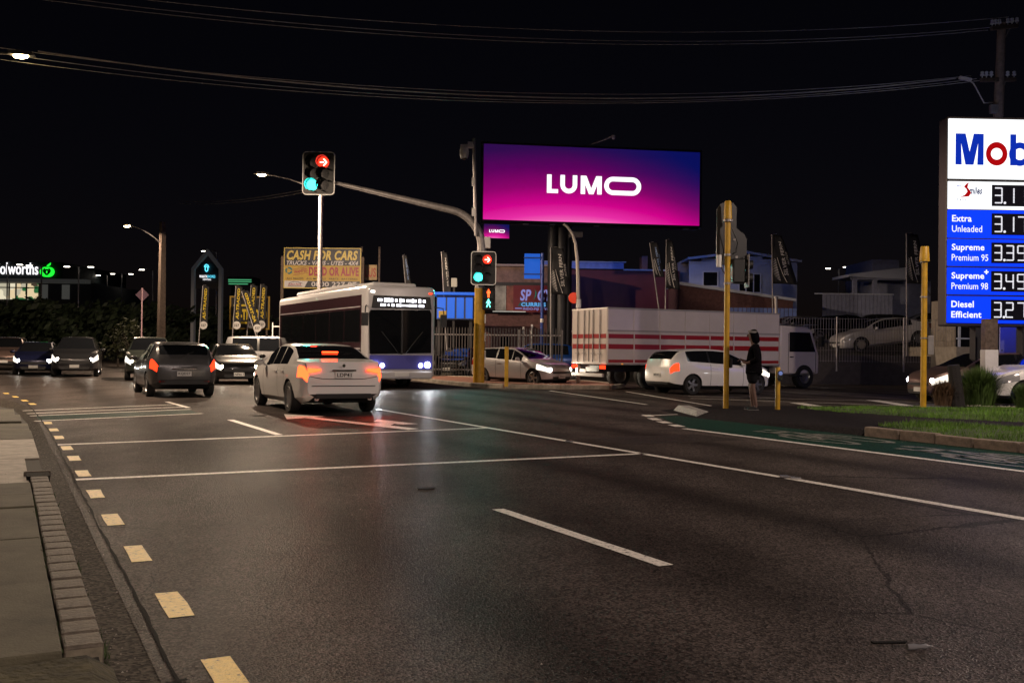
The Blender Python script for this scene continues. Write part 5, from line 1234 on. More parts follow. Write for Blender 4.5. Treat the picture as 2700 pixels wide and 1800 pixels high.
# ---------------------------------------------------------------- roadside hoardings
def panel(t, x0, x1, z0, z1, m, nm='panel', y=0.0, th=.06):
    mb = MB(); mb.box(((x0 + x1) / 2, y, (z0 + z1) / 2), (x1 - x0, th, z1 - z0)); return mb.obj(nm, m, t, smooth=None)
Zc = 60.0; a = P(750, 757, Zc); CF = thing('car_buyer_hoarding', 'yellow and black hoarding offering cash for cars', 'sign', (a.x, a.y, 0), R(-2)); kc = Zc / F; w_ = 200 * kc; z0 = a.z; h_ = 102 * kc
M_hb = mat('hoarding_navy', (.012, .016, .03), .5); M_hy = mat('hoarding_yellow', (.42, .28, .05), .55, var=.15, vscale=1.5); M_hy2 = mat('hoarding_gold', (.55, .42, .10), .5); M_hw = mat('hoarding_white', (.5, .48, .5), .5); M_hr = mat('hoarding_red', (.28, .015, .05), .5)
panel(CF, -.06, w_ + .06, z0 - .06, z0 + h_ + .06, M_hy2, 'frame', .02)
panel(CF, 0, w_, z0 + h_ * .57, z0 + h_, M_hb, 'upper_panel', -.0, .08); panel(CF, 0, w_, z0 + h_ * .17, z0 + h_ * .568, M_hy, 'middle_panel', -.0, .08); panel(CF, 0, w_, z0, z0 + h_ * .168, M_hw, 'lower_panel', -.0, .08)
mb = MB(); mb.prism([(w_ * .27, z0), (w_ * .31, z0 + h_ * .165), (w_, z0 + h_ * .165), (w_, z0)], -.05, -.042); mb.obj('number_panel', M_hb, CF, smooth=None)
y = -.055
text('CASH FOR CARS', w_ * .94, h_ * .25, M_hy2, CF, (w_ * .5, y, z0 + h_ * .83), bold=.04, shear=.22)
text('TRUCKS - VANS - UTES - 4X4', w_ * .95, h_ * .11, M_hw, CF, (w_ * .5, y, z0 + h_ * .63), bold=.03, shear=.22)
text('DEAD OR ALIVE', w_ * .66, h_ * .23, M_hr, CF, (w_ * .655, y, z0 + h_ * .415), bold=.045)
text('WANTED', w_ * .18, h_ * .085, M_hr, CF, (w_ * .215, y, z0 + h_ * .42), bold=.03, rot=R(10))
mb = MB()
for dz in (.075, -.075): mb.box((w_ * .215, y, z0 + h_ * (.42 + dz)), (w_ * .2, .006, .02), M=Matrix.Rotation(R(-10), 3, 'Y'))
mb.obj('stamp_lines', M_hr, CF, smooth=None)
for i in range(3):
    mb = MB(); c_ = (w_ * .06, z0 + h_ * .43); n = 7; a0 = i * 2 * pi / 3 + .2; ro, ri = .22, .12
    pl = [(c_[0] + ro * cos(a0 + k * 1.5 / n), c_[1] + ro * sin(a0 + k * 1.5 / n)) for k in range(n + 1)] + [(c_[0] + .17 * cos(a0 + 1.9), c_[1] + .17 * sin(a0 + 1.9))] + [(c_[0] + ri * cos(a0 + k * 1.5 / n), c_[1] + ri * sin(a0 + k * 1.5 / n)) for k in range(n, -1, -1)]
    mb.prism(pl, y - .004, y); mb.obj('recycling_arrow', mat('recycle_teal', (.02, .13, .16), .5), CF, smooth=None)
text('ALL MAKES   ALL MODELS   PARTS   BATTERIES', w_ * .94, h_ * .045, M_hb, CF, (w_ * .5, y, z0 + h_ * .225), bold=.01)
text('0800 227 97', w_ * .6, h_ * .125, M_hw, CF, (w_ * .66, y, z0 + h_ * .085), bold=.02)
text('EURO PLUS', w_ * .17, h_ * .05, M_hr, CF, (w_ * .14, y, z0 + h_ * .075), bold=.02, shear=.2)
mb = MB(); mb.tube([(w_ * .06, y, z0 + h_ * .10), (w_ * .12, y, z0 + h_ * .145), (w_ * .18, y, z0 + h_ * .135), (w_ * .24, y, z0 + h_ * .1)], .012, 5); mb.tube([(w_ * .05, y, z0 + h_ * .035), (w_ * .24, y, z0 + h_ * .03)], .012, 5); mb.obj('car_outline', M_hb, CF)
for x in (-.16, w_ * .5, w_ + .15):
    mb = MB(); mb.box((x, .1, (z0 + h_ * .8) / 2), (.16, .16, z0 + h_ * .8)); mb.obj('leg', M_wood, CF, smooth=None)
a = P(950, 738, 61); PL = thing('small_hoarding', 'small pale sign with faded letters beside the cash hoarding', 'sign', (a.x, a.y, 0), R(-2)); kc = 61 / F; w2 = 44 * kc; h2_ = 40 * kc
panel(PL, 0, w2, a.z, a.z + h2_, mat('faded_cream', (.36, .25, .12), .6, var=.4, vscale=2)); text('PLUS', w2 * .9, h2_ * .62, mat('faded_red', (.35, .07, .05), .6), PL, (w2 * .5, -.036, a.z + h2_ * .5), bold=.03)
for x in (.05, w2 + .12): mb = MB(); mb.box((x, .12, P(950, 650, 61).z / 2), (.12, .12, P(950, 650, 61).z)); mb.obj('post', M_wood, PL, smooth=None)
mb = MB(); mb.tube([(.0, .1, P(0, 655, 61).z), (w2 + .1, .1, a.z)], .03, 6); mb.obj('brace', M_wood, PL)

# feather flags
M_fk = mat('flag_black', (.012, .012, .014), .75); M_fy = mat('flag_yellow', (.62, .46, .02), .6); M_fw = mat('flag_white', (.6, .58, .56), .6)
def flag(label, foot, top, Z, wt, wb, clen, lean, texts, wave=.06, group=None, mirror=False, circle=False, fern=False, pole_m=M_galv, ink=M_fw, zfoot=0.0):
    """foot/top = pixels of pole foot and cloth top at distance Z; cloth hangs clen long on the right of the pole"""
    k = Z / F; pf = P(foot[0], foot[1], Z); pt = P(top[0], top[1], Z); base = Vector((pf.x, Z, zfoot)); t = thing('feather_flag', label, 'flag', base, 0, group)
    tp = pt - base; tp.y = 0; ft = Vector((pf.x - base.x, 0, 0))
    d = (tp - ft).normalized(); rgt = Vector((d.z, 0, -d.x)); L__ = clen * k
    mb = MB(); mb.tube([ft, tp * .5 + ft * .5, tp, tp + d * .02 + rgt * wt * k * .5], [.035, .03, .02, .015], 8); mb.obj('pole', pole_m, t)
    nu, nv = 5, 14; vs = []
    def pt_(u, v): # u across 0..1, v down 0..1
        wd = (wt + (wb - wt) * min(1, v * 1.15) ** .8) * k
        return tp + rgt * (u * wd + lean * k * v * u) - d * (v * L__ + u * u * .03 * L__) + Vector((0, wave * sin(v * 7 + u * 3) * u, 0))
    for j in range(nv + 1):
        for i in range(nu + 1): vs.append(pt_(i / nu, j / nv))
    mb = MB(); mb.add(vs, [(j * (nu + 1) + i, j * (nu + 1) + i + 1, (j + 1) * (nu + 1) + i + 1, (j + 1) * (nu + 1) + i) for j in range(nv) for i in range(nu)])
    cl_ = mb.obj('cloth', M_fk, t, smooth=180); so = cl_.modifiers.new('thick', 'SOLIDIFY'); so.thickness = .012; so.offset = 0
    def stamp(body, u0, v0, v1, wid_u, m, bold=.02):
        gv, gf = glyphs(body, bold, 0); x0 = min(v[0] for v in gv); x1 = max(v[0] for v in gv); y0 = min(v[1] for v in gv); y1 = max(v[1] for v in gv); out = []
        for v in gv:
            f = (v[0] - x0) / (x1 - x0); h = (v[1] - y0) / (y1 - y0) - .5
            if mirror: h = -h
            q = pt_(u0 - h * wid_u, v1 + (v0 - v1) * f); out.append((q.x, q.y - .02, q.z))
        me = bpy.data.meshes.new('lettering'); me.from_pydata(out, [], gf); link('lettering', me, m, cl_)
    for tx in texts: stamp(*tx)
    if fern:
        mb = MB()
        for i in range(13):
            v = .94 - i * .034; ln = .26 * sin((i + 2) / 15 * pi) + .06; c0 = .34 - i * .012
            for s_ in (-1,):
                p0 = pt_(c0, v); p1 = pt_(c0 + s_ * ln, v - .05); p2 = pt_(c0, v - .018)
                mb.add([(p.x, p.y - .022, p.z) for p in (p0, p1, p2)], [(0, 1, 2)])
        q0 = [pt_(.60 - .42 * f + .1 * f * f, .97 - .5 * f) for f in (0, .15, .35, .6, .8, 1)]; mb.tube([(p.x, p.y - .022, p.z) for p in q0], [.012 * Z / 50] * 6, 5); o = mb.obj('fern_emblem', ink, cl_, smooth=None); o['kind'] = 'stuff'
    if circle:
        c_ = pt_(.5, .93); r_ = 10.5 * k
        mb = MB(); mb.disc((c_.x, c_.y - .03, c_.z), r_, 20); ci = mb.obj('number_disc', M_fw, cl_, smooth=None); text('327', r_ * 1.25, r_ * .62, M_fk, ci, (c_.x, c_.y - .036, c_.z), bold=.03)
    return t
AT = lambda: [('AS-TRADED', .5, .06, .78, .42, M_fy, .03)]
FG = 'as-traded flags outside the car lot'
def at_lines(t): pass
for lab, ft, tp_, Z in (('black and yellow flag standing alone below the pointed shopping sign', (520, 872), (535, 752), 58), ('black and yellow flag at the left of the flag cluster', (608, 872), (622, 752), 58), ('black and yellow flag with a clear white disc in the middle of the cluster', (645, 874), (662, 750), 59), ('black and yellow flag at the right of the cluster', (672, 874), (688, 750), 60)):
    t = flag(lab, ft, tp_, Z, 17, 19, 112, 0, AT(), .03, FG, circle=True)
    cl_ = [c for c in t.children if c.name.startswith('cloth')][0]
t = flag('black and yellow flag hanging slantwise with mirrored letters', (706, 885), (637, 768), 57, 17, 19, 112, 0, AT(), .03, FG, circle=True, mirror=True)
a = P(605, 868, 62); t = thing('banner_board', 'large black board with yellow frame behind the flag cluster', 'banner', (a.x, a.y, 0)); kc = 62 / F; w_ = 106 * kc; h_ = 88 * kc
panel(t, 0, w_, a.z, a.z + h_, M_fk); mb = MB(); ring(mb, [(-.0, a.z), (w_, a.z), (w_, a.z + h_), (0, a.z + h_)], [(.1, a.z + .1), (w_ - .1, a.z + .1), (w_ - .1, a.z + h_ - .1), (.1, a.z + h_ - .1)], -.05, -.035); mb.obj('frame', mat('frame_ochre', (.32, .2, .02), .6), t, smooth=None)
text('AS-TRADED', w_ * .86, h_ * .33, M_fy, t, (w_ * .5, -.04, a.z + h_ * .45), bold=.05)
mb = MB(); mb.box((w_ * .3, -.04, a.z + h_ * .72), (w_ * .4, .012, .12)); mb.box((w_ * .3, -.04, a.z + h_ * .2), (w_ * .4, .012, .12)); mb.obj('yellow_bar', M_fy, t, smooth=None)
for x in (.2, w_ - .2): mb = MB(); mb.box((x, .1, a.z / 2), (.1, .1, a.z)); mb.obj('leg', M_wood, t, smooth=None)
SF = lambda: [('SILVER FERN', .62, .14, .82, .2, M_fw, .02), ('AUTOS', .85, .34, .6, .11, M_fw, .0)]
SB = lambda: [('SILVER FERN', .62, .14, .82, .2, mat('flag_bluewhite', (.25, .38, .7), .6), .02), ('AUTOS', .85, .34, .6, .11, mat('flag_bluewhite', (.25, .38, .7), .6), .0)]
GF = 'fern flags of the car yard'
for lab, ft, tp_, Z, wt, wb, cl_, ln, tx, zf in (
    ('wide black fern flag hanging in front of the billboard columns', (1453, 1000), (1452, 652), 47, 34, 52, 124, 0, SF, 0),
    ('narrow fern flag leaning left above the dark red wall', (1752, 815), (1713, 640), 50, 20, 26, 92, 0, SB, 1.6),
    ('fern flag with a pale pole left of the weatherboard house', (1754, 830), (1757, 632), 50, 16, 30, 128, 8, SF, 1.6),
    ('fern flag spread wide in front of the weatherboard house', (2039, 900), (2035, 618), 48, 26, 40, 130, 26, SF, 1.4),
    ('fern flag half hidden by the yellow capped post', (2391, 960), (2390, 615), 44.5, 30, 40, 132, 10, SF, 1.0),
    ('thin fern flag left of the signal mast', (1181, 1000), (1164, 664), 52, 14, 20, 110, 0, SF, 0),
    ('faint blue fern flag over the bus roof', (1090, 1000), (1062, 672), 56, 10, 14, 80, 0, SB, 0)):
    flag(lab, ft, tp_, Z, wt, wb, cl_, ln, tx(), .05, GF, fern=(Z < 51), zfoot=zf)

# pointed shopping centre sign
Zt = 90.0; a = P(546, 790, Zt); kc = Zt / F; t = thing('shopping_centre_sign', 'house-shaped shopping centre sign with a pale pointed frame', 'sign', (a.x, a.y, 0)); zt = P(546, 657, Zt).z; w_ = 40 * kc; ze = P(546, 708, Zt).z; fr = 8 * kc
mb = MB(); ol = [(-w_, 0), (-w_, ze), (0, zt), (w_, ze), (w_, 0)]; il = [(-w_ + fr, 0), (-w_ + fr, ze - fr * .3), (0, zt - fr * 1.7), (w_ - fr, ze - fr * .3), (w_ - fr, 0)]; n = 5
vs = [(x, yy, z) for yy in (-.3, .3) for pl in (ol, il) for x, z in pl]
fs = []
for i in range(4): fs += [(i, i + 1, i + 6, i + 5), (i + 10, i + 15, i + 16, i + 11), (i, i + 10, i + 11, i + 1), (i + 5, i + 6, i + 16, i + 15)]
mb.add(vs, fs); mb.obj('frame', mat('sign_grey', (.30, .29, .29), .5, emit=(.5, .48, .48), es=.03), t, smooth=None)
zlo = P(546, 762, Zt).z
for i in range(16):
    z = zlo + (zt - 1.2 - zlo) * i / 16; hw = (w_ - fr) if z < ze - .3 else (w_ - fr) * max(.05, (zt - fr * 1.7 - z) / (zt - fr * 2 - ze + .3))
    mb = MB(); mb.box((0, .1, z + .1), (hw * 1.96, .1, .14)); mb.obj('slat', mat('slat_dark', (.035, .03, .032), .6), t, smooth=None)
L_cy = glow('logo_cyan', (.12, .75, 1), 1.6); L_wh2 = glow('logo_soft_white', (1, .97, 1), 1.3)
cz = P(546, 709, Zt).z
for ro, a0, a1 in ((8.5, .55, 1.85), (8.5, -.6, .35), (5, 0, 2 * pi)):
    mb = MB(); pts = [(cos(a0 + (a1 - a0) * i / 18 + .9) * ro * kc * .72 - .06, -.1, cz + sin(a0 + (a1 - a0) * i / 18 + .9) * ro * kc * 1.35) for i in range(19)]; mb.tube(pts, .045, 6); mb.obj('spiral_emblem', L_cy, t)
z_ = P(546, 729, Zt).z; text('WAIATA', 21 * kc, 7 * kc, L_wh2, t, (-10 * kc, -.1, z_), bold=.03); text('SHORES', 21 * kc, 7 * kc, L_cy, t, (11 * kc, -.1, z_), bold=.0); text('CENTRAL', 22 * kc, 4 * kc, L_wh2, t, (0, -.1, P(546, 737, Zt).z), bold=.02)
# green-lit slats of a garage beyond
a = P(640, 735, 100); t = thing('lit_canopy', 'dark canopy edge with green lit bands beyond the flags', 'canopy', (a.x, a.y, 0)); kc = 100 / F
mb = MB(); mb.box((0, .5, a.z - .2), (66 * kc, 3, 18 * kc)); mb.obj('canopy_box', M_dark, t, smooth=None)
for i, z in enumerate((729, 734, 740)): mb = MB(); mb.box(((-4 if i == 2 else 0) * kc, -1.05, P(0, z + 2.6, 100).z), ((50 if i == 2 else 60) * kc, .1, 2.0 * kc)); mb.obj('lit_band', glow('canopy_green', (.15, .8, .35), .55), t, smooth=None)
for x in (-1, 1): mb = MB(); mb.box((x * 30 * kc, .5, (a.z - .5) / 2), (.3, .3, a.z - .5)); mb.obj('leg', M_dark, t, smooth=None)
# diamond warning sign from behind
a = P(373, 880, 55); t = thing('diamond_road_sign', 'back of a diamond road sign on a pinkish post', 'sign', (a.x, a.y, 0)); kc = 55 / F; zc = P(373, 777, 55).z; q = 18 * kc
mb = MB(); mb.prism([(0, zc + q), (q, zc), (0, zc - q), (-q, zc)], .03, .05); mb.obj('plate', mat('sign_back', (.16, .10, .14), .5, .3), t, smooth=None)
mb = MB(); mb.tube([(0, 0, 0), (0, 0, zc + q)], .04, 10); mb.obj('post', mat('pink_steel', (.5, .32, .36), .45, .3), t)
# blue sign on a blue post
Zb = 50; a = P(1424, 900, Zb); t = thing('blue_street_sign', 'plain blue rectangular sign on a blue post', 'sign', (a.x, a.y, 0)); kc = Zb / F; M_bl = mat('sign_cobalt', (.01, .10, .62), .5, emit=(.0, .12, .75), es=.42); M_bld = mat('post_cobalt', (.03, .06, .25), .4, .3)  # cobalt plate is plain paint; its glow stands in for light falling on it
x0 = (1380 - 1424) * kc; x1 = (1422 - 1424) * kc; z0, z1 = P(1400, 735, Zb).z, P(1400, 669, Zb).z
panel(t, x0, x1, z0, z1, M_bl, 'plate', -.05, .03)
for py in (680, 723): mb = MB(); z = P(1400, py, Zb).z; mb.box(((x0 + x1) / 2 + .06, -.08, z), (x1 - x0 + .2, .03, .06)); mb.obj('bracket', M_bld, t, smooth=None)
mb = MB(); mb.tube([(.08, 0, 0), (.08, 0, P(1424, 668, Zb).z)], .085, 14); mb.obj('post', M_bld, t)
for py, m in ((845, M_whitep),): mb = MB(); mb.lathe([(.088, -.1), (.092, -.1), (.092, .1), (.088, .1)], 12, (.08, 0, P(1424, py, Zb).z)); mb.obj('white_band', m, t)
for px, y0 in ((1380, 862), (1402, 855)):
    a = P(px, 900, 46); t = thing('marker_post', 'white marker post left of the billboard columns' if px == 1380 else 'taller white marker post beside the columns', 'post', (a.x, a.y, 0), 0, 'white marker posts'); zt = P(px, y0, 46).z
    mb = MB(); mb.box((0, 0, zt / 2), (.09, .07, zt)); mb.obj('post', M_whitep, t, smooth=None, bevel=.01); mb = MB(); mb.box((0, -.04, zt - .15), (.1, .01, .12)); mb.obj('reflector', M_lens_c, t, smooth=None)
# ---------------------------------------------------------------- buildings and yards behind
def bthing(nm, lab, px, Z, cat='building', rz=0.0, z=0.0):
    a = P(px, 900, Z); return thing(nm, lab, cat, (a.x, a.y, z), rz), Z / F
def boxpart(t, nm, x0, x1, y0, y1, z0, z1, m, bevel=0.0):
    mb = MB(); mb.box(((x0 + x1) / 2, (y0 + y1) / 2, (z0 + z1) / 2), (x1 - x0, y1 - y0, z1 - z0)); return mb.obj(nm, m, t, smooth=None, bevel=bevel)
def zpx(py, Z, px=1500): return P(px, py, Z).z
def siding(t, nm, x0, x1, y, z0, z1, m, step=.18, ztop=None):
    """lapped boards; ztop(x) gives a sloping top"""
    mb = MB(); z = z0
    while z < max(z1, ztop(x0) if ztop else z1, ztop(x1) if ztop else z1):
        ze = z + step
        def cx(zz): return zz
        xa, xb = x0, x1
        if ztop:
            k0, k1 = ztop(x0), ztop(x1)
            if ze > min(k0, k1) and k0 != k1:
                xi = x0 + (ze - k0) / (k1 - k0) * (x1 - x0); xi = max(x0, min(x1, xi))
                if k1 > k0: xa = xi
                else: xb = xi
        elif ze > z1: break
        if xb - xa > .05: mb.add([(xa, y - .025, z), (xb, y - .025, z), (xb, y, ze), (xa, y, ze), (xa, y + .1, z), (xb, y + .1, z), (xb, y + .1, ze), (xa, y + .1, ze)], [(0, 1, 2, 3), (0, 4, 5, 1), (0, 3, 7, 4), (1, 5, 6, 2), (3, 2, 6, 7)])
        z = ze
    return mb.obj(nm, m, t, smooth=None)
M_wb = mat('weatherboard_paint', (.36, .42, .60), .55, var=.15, vscale=1); M_wbtrim = mat('pale_trim', (.5, .54, .66), .5); M_maroon = mat('maroon_plaster', (.10, .012, .022), .6, var=.3, vscale=.8)
M_brick = mat('dull_brick', (.11, .05, .05), .8, var=.4, vscale=6, bump=.4, bscale=20); M_win = mat('dark_pane', (.008, .009, .012), .06); M_cont = mat('container_blue', (.01, .13, .52), .45, var=.15, vscale=2); M_contd = mat('container_frame', (.03, .05, .12), .5); M_tin = mat('roof_iron', (.2, .21, .26), .45, .4)
M_fascia = mat('lit_blue_fascia', (.18, .26, .62), .5, var=.25, vscale=3)
def window(t, x0, x1, z0, z1, y, bars=1):
    f = .07; mb = MB(); ring(mb, [(x0, z0), (x1, z0), (x1, z1), (x0, z1)], [(x0 + f, z0 + f), (x1 - f, z0 + f), (x1 - f, z1 - f), (x0 + f, z1 - f)], y - .05, y + .06)
    wv = mb.obj('window', M_wbtrim, t, smooth=None)
    boxpart(wv, 'pane', x0 + f, x1 - f, y + .0, y + .02, z0 + f, z1 - f, M_win)
    for i in range(bars): xm = x0 + (x1 - x0) * (i + 1) / (bars + 1); boxpart(wv, 'glazing_bar', xm - .03, xm + .03, y - .03, y, z0 + f, z1 - f, M_wbtrim)
    if z1 - z0 > 1.3: boxpart(wv, 'transom', x0 + f, x1 - f, y - .028, y - .002, (z0 + z1) / 2 - .03, (z0 + z1) / 2 + .03, M_wbtrim)
    boxpart(wv, 'sill', x0 - .06, x1 + .06, y - .12, y - .052, z0 - .08, z0 - .005, M_wbtrim)
# weatherboard house on the yard
t, k = bthing('weatherboard_house', 'pale blue weatherboard house with low mono-pitch roof', 1960, 62, z=YZ); Z = 62
X = lambda px: (px - 1960) * k
zz = lambda py: zpx(py, Z, 1960) - YZ
top = lambda x: zz(687) + (zz(668) - zz(687)) * min(1, max(0, (x - X(1815)) / (X(1960) - X(1815)))) if x < X(1960) else zz(668) + (zz(690) - zz(668)) * (x - X(1960)) / (X(2100) - X(1960))
siding(t, 'wall', X(1815), X(1960), 0, 0, 3, M_wb, .17, top); siding(t, 'wall', X(1960), X(2100), 0, 0, 3, M_wb, .17, top)
boxpart(t, 'side_wall', X(2100) - .1, X(2100), .1, 6, 0, top(X(2100)) - .05, M_wb)
mb = MB()
for a, b in ((1810, 1960), (1960, 2108)):
    za, zb_ = top(X(a)), top(X(b)); mb.add([(X(a), -.35, za), (X(b), -.35, zb_), (X(b), 7, zb_), (X(a), 7, za), (X(a), -.35, za + .14), (X(b), -.35, zb_ + .14), (X(b), 7, zb_ + .14), (X(a), 7, za + .14)], [(0, 1, 2, 3), (4, 5, 6, 7), (0, 1, 5, 4), (1, 2, 6, 5), (2, 3, 7, 6), (3, 0, 4, 7)])
mb.obj('roof', M_wbtrim, t, smooth=None)
window(t, X(1850), X(1892), zz(757), zz(716), -.03, 0); window(t, X(1945), X(2005), zz(773), zz(720), -.03, 2)
# pale wing and sloped fascia to its left
t, k = bthing('lean_to_building', 'low brick lean-to with a sloping pale fascia below the house', 1960, 57, z=YZ); Z = 57; X = lambda px: (px - 1960) * k
zz = lambda py: zpx(py, Z, 1960) - YZ
mb = MB(); mb.prism([(X(1790), zz(752)), (X(2090), zz(792)), (X(2090), -.3), (X(1790), -.3)], 0, 4); mb.obj('wall', M_brick, t, smooth=None)
mb = MB(); mb.prism([(X(1785), zz(745)), (X(2095), zz(786)), (X(2095), zz(793)), (X(1785), zz(753))], -.25, 4.2); mb.obj('fascia', M_wbtrim, t, smooth=None)
for i in range(16):
    xx = X(1920 + i * 11); boxpart(t, 'fence_board', xx, xx + .2, -.4, -.36, -.4, zz(812), M_fascia)
# dark red shop block
t, k = bthing('maroon_shop', 'dark maroon rendered shop with a pale blue parapet edge', 1600, 64); Z = 64; X = lambda px: (px - 1600) * k; zz = lambda py: zpx(py, Z, 1600)
boxpart(t, 'wall', X(1400), X(1790), 0, 9, 0, zz(712), M_maroon); boxpart(t, 'parapet', X(1405), X(1642), -.12, .3, zz(709), zz(692), M_fascia); boxpart(t, 'parapet_cap', X(1395), X(1648), -.2, .4, zz(692), zz(690), M_wbtrim); boxpart(t, 'edge_trim', X(1642), X(1765), -.1, .3, zz(712) - .02, zz(709), M_wbtrim)
boxpart(t, 'side_wing', X(1790), X(1830), .5, 8, 0, zz(688), mat('wing_cream', (.3, .26, .28), .6)); boxpart(t, 'chimney', X(1706), X(1722), 3, 4.2, zz(712), zz(662), mat('chimney_pink', (.34, .17, .16), .7))
# takeaway shop with its sign
t, k = bthing('takeaway_shop', 'low curry takeaway with brownish weathered gable behind the mast', 1380, 58); Z = 58; X = lambda px: (px - 1380) * k; zz = lambda py: zpx(py, Z, 1380)
boxpart(t, 'wall', X(1255), X(1470), .3, 7, 0, zz(828), M_brick)
mb = MB(); mb.prism([(X(1290), zz(702)), (X(1375), zz(697)), (X(1475), zz(693)), (X(1475), zz(745)), (X(1290), zz(745))], .6, 7); mb.obj('gable', mat('weathered_board', (.16, .10, .085), .8, var=.5, vscale=2.5), t, smooth=None)
boxpart(t, 'gable_edge', X(1285), X(1478), .4, .65, zz(700), zz(695), mat('edge_tan', (.26, .2, .18), .7))
boxpart(t, 'soffit', X(1255), X(1470), .2, .6, zz(753), zz(744), M_dark)
sgn = boxpart(t, 'fascia_sign', X(1352), X(1470), -.05, .1, zz(823), zz(752), mat('sign_maroon', (.12, .006, .016), .45))
M_lil = glow('sign_lilac', (.36, .36, .85), .62); y = -.06
text('SP  CY', X(1455) - X(1370), zz(762) - zz(792), M_lil, sgn, ((X(1370) + X(1455)) / 2, y, zz(778)), bold=.03, shear=.15)
mb = MB(); mb.prism([(X(1408), zz(762)), (X(1413), zz(770)), (X(1412), zz(780)), (X(1405), zz(792)), (X(1409), zz(780)), (X(1410), zz(770))], y - .01, y); mb.obj('chilli_letter', glow('chilli_green', (.03, .2, .15), .6), sgn, smooth=None)
mb = MB(); mb.prism([(X(1364), zz(807)), (X(1370), zz(797)), (X(1442), zz(797)), (X(1438), zz(807))], y - .004, y); mb.obj('word_band', mat('band_teal', (.01, .07, .09), .5), sgn, smooth=None)
text('CURRIES', X(1438) - X(1373), zz(797) - zz(808), glow('sign_sky', (.16, .5, 1), .75), sgn, ((X(1373) + X(1438)) / 2, y - .012, zz(802.5)), bold=.035)
text('INDO-FIJI STYLE', X(1450) - X(1378), zz(811) - zz(818.5), M_lil, sgn, ((X(1378) + X(1450)) / 2, y, zz(815)), bold=.02)
mb = MB(); mb.box((X(1366), y, zz(813)), (X(1375) - X(1357), .01, .05)); mb.obj('dash', M_lil, sgn, smooth=None)
fs_ = boxpart(t, 'food_poster', X(1304), X(1333), -.05, .1, zz(819), zz(754), mat('poster_silver', (.32, .32, .30), .2, .6, var=.6, vscale=1.5)); boxpart(t, 'side_poster', X(1334), X(1352), -.05, .1, zz(819), zz(754), mat('poster_rust', (.2, .06, .045), .4, var=.7, vscale=2))
boxpart(t, 'sign_light_bar', X(1298), X(1385), -.2, -.1, zz(823), zz(821), mat('bar_white', (.5, .5, .5), .4, emit=(.7, .8, .75), es=.25)); boxpart(t, 'door', X(1320), X(1345), .28, .32, 0, 2.1, M_win)
# blue container cabin on legs
t, k = bthing('blue_cabin', 'bright blue panelled cabin on stilts left of the signal mast', 1205, 52); Z = 52; X = lambda px: (px - 1205) * k; zz = lambda py: zpx(py, Z, 1205)
boxpart(t, 'cabin_box', X(1150), X(1247), 0, 2.4, zz(842), zz(778), M_contd)
for x0, x1 in ((1152, 1174), (1178, 1198), (1203, 1222), (1227, 1245)): boxpart(t, 'wall_panel', X(x0), X(x1), -.03, .02, zz(839), zz(784), M_bl)  # painted panels, same glow put in for the light on them
boxpart(t, 'roof', X(1140), X(1252), -.25, 2.6, zz(778), zz(771), M_bl)
for px in (1156, 1240): boxpart(t, 'leg', X(px) - .08, X(px) + .08, .2, .36, 0, zz(842), M_dark)
boxpart(t, 'notice_panel', X(1156), X(1176), -.06, -.035, zz(838), zz(820), mat('notice_yellow', (.4, .28, .06), .5))
# small white hut sign above the cabin
t, k = bthing('notice_box', 'small white notice box above the blue cabin', 1195, 57, 'sign'); zz = lambda py: zpx(py, 57, 1195)
boxpart(t, 'plate', -7 * k, 8 * k, -.05, .05, zz(756), zz(733), mat('notice_white', (.5, .5, .44), .5)); boxpart(t, 'post', -.06, .06, .05, .16, 0, zz(740), M_dark)
# palisade fence
t, k = bthing('palisade_fence', 'steel palisade fence with upright pales behind the silver hatchback', 1230, 46, 'fence', R(-4)); zt, zb = zpx(862, 46, 1230), 0.15
M_pal = mat('pale_steel', (.08, .075, .078), .55, .3); pm = MB(); pm.prism([(-.02, zb), (.02, zb), (.02, zt - .06), (0, zt), (-.02, zt - .06)], -.008, .008); pme = pm.mesh('pale', None); pme.materials.append(M_pal)
x = -1.55
while x < 4.4: link('pale', pme, None, t, 0, (x, 0, 0)); x += .135
for z in (zb + .25, zt - .35): boxpart(t, 'rail', -1.6, 4.4, .012, .06, z - .03, z + .03, M_galv)
for x in (-1.6, .6, 2.4, 4.4): boxpart(t, 'post', x - .05, x + .05, .065, .16, 0, zt - .1, M_galv)
# welded mesh fence round the yard
t, k = bthing('mesh_fence', 'welded wire mesh fence along the sales yard bank', 2000, 43.2, 'fence', R(2), z=.98); X = lambda px: (px - 2000) * k; zt = zpx(838, 43.2, 2210) - .98
mb = MB(); x0, x1 = X(1960), X(2760); n = int((x1 - x0) / .12)
for i in range(n + 1): x = x0 + (x1 - x0) * i / n; mb.box((x, 0, zt / 2), (.012, .012, zt))
for i in range(5): mb.box(((x0 + x1) / 2, .012, .05 + (zt - .08) * i / 4), (x1 - x0, .012, .012))
o = mb.obj('wire_mesh', M_galv, t, smooth=None); o['kind'] = 'stuff'
for px in (2030, 2210, 2390, 2530, 2700): mb = MB(); mb.tube([(X(px), .05, -.4), (X(px), .05, zt + .06)], .04, 10); mb.obj('post', M_galv, t)
mb = MB(); mb.box(((x0 + x1) / 2, .15, -.35), (x1 - x0, .2, 1.3)); mb.obj('plinth', mat('plinth_block', (.06, .05, .05), .8, var=.3), t, smooth=None)
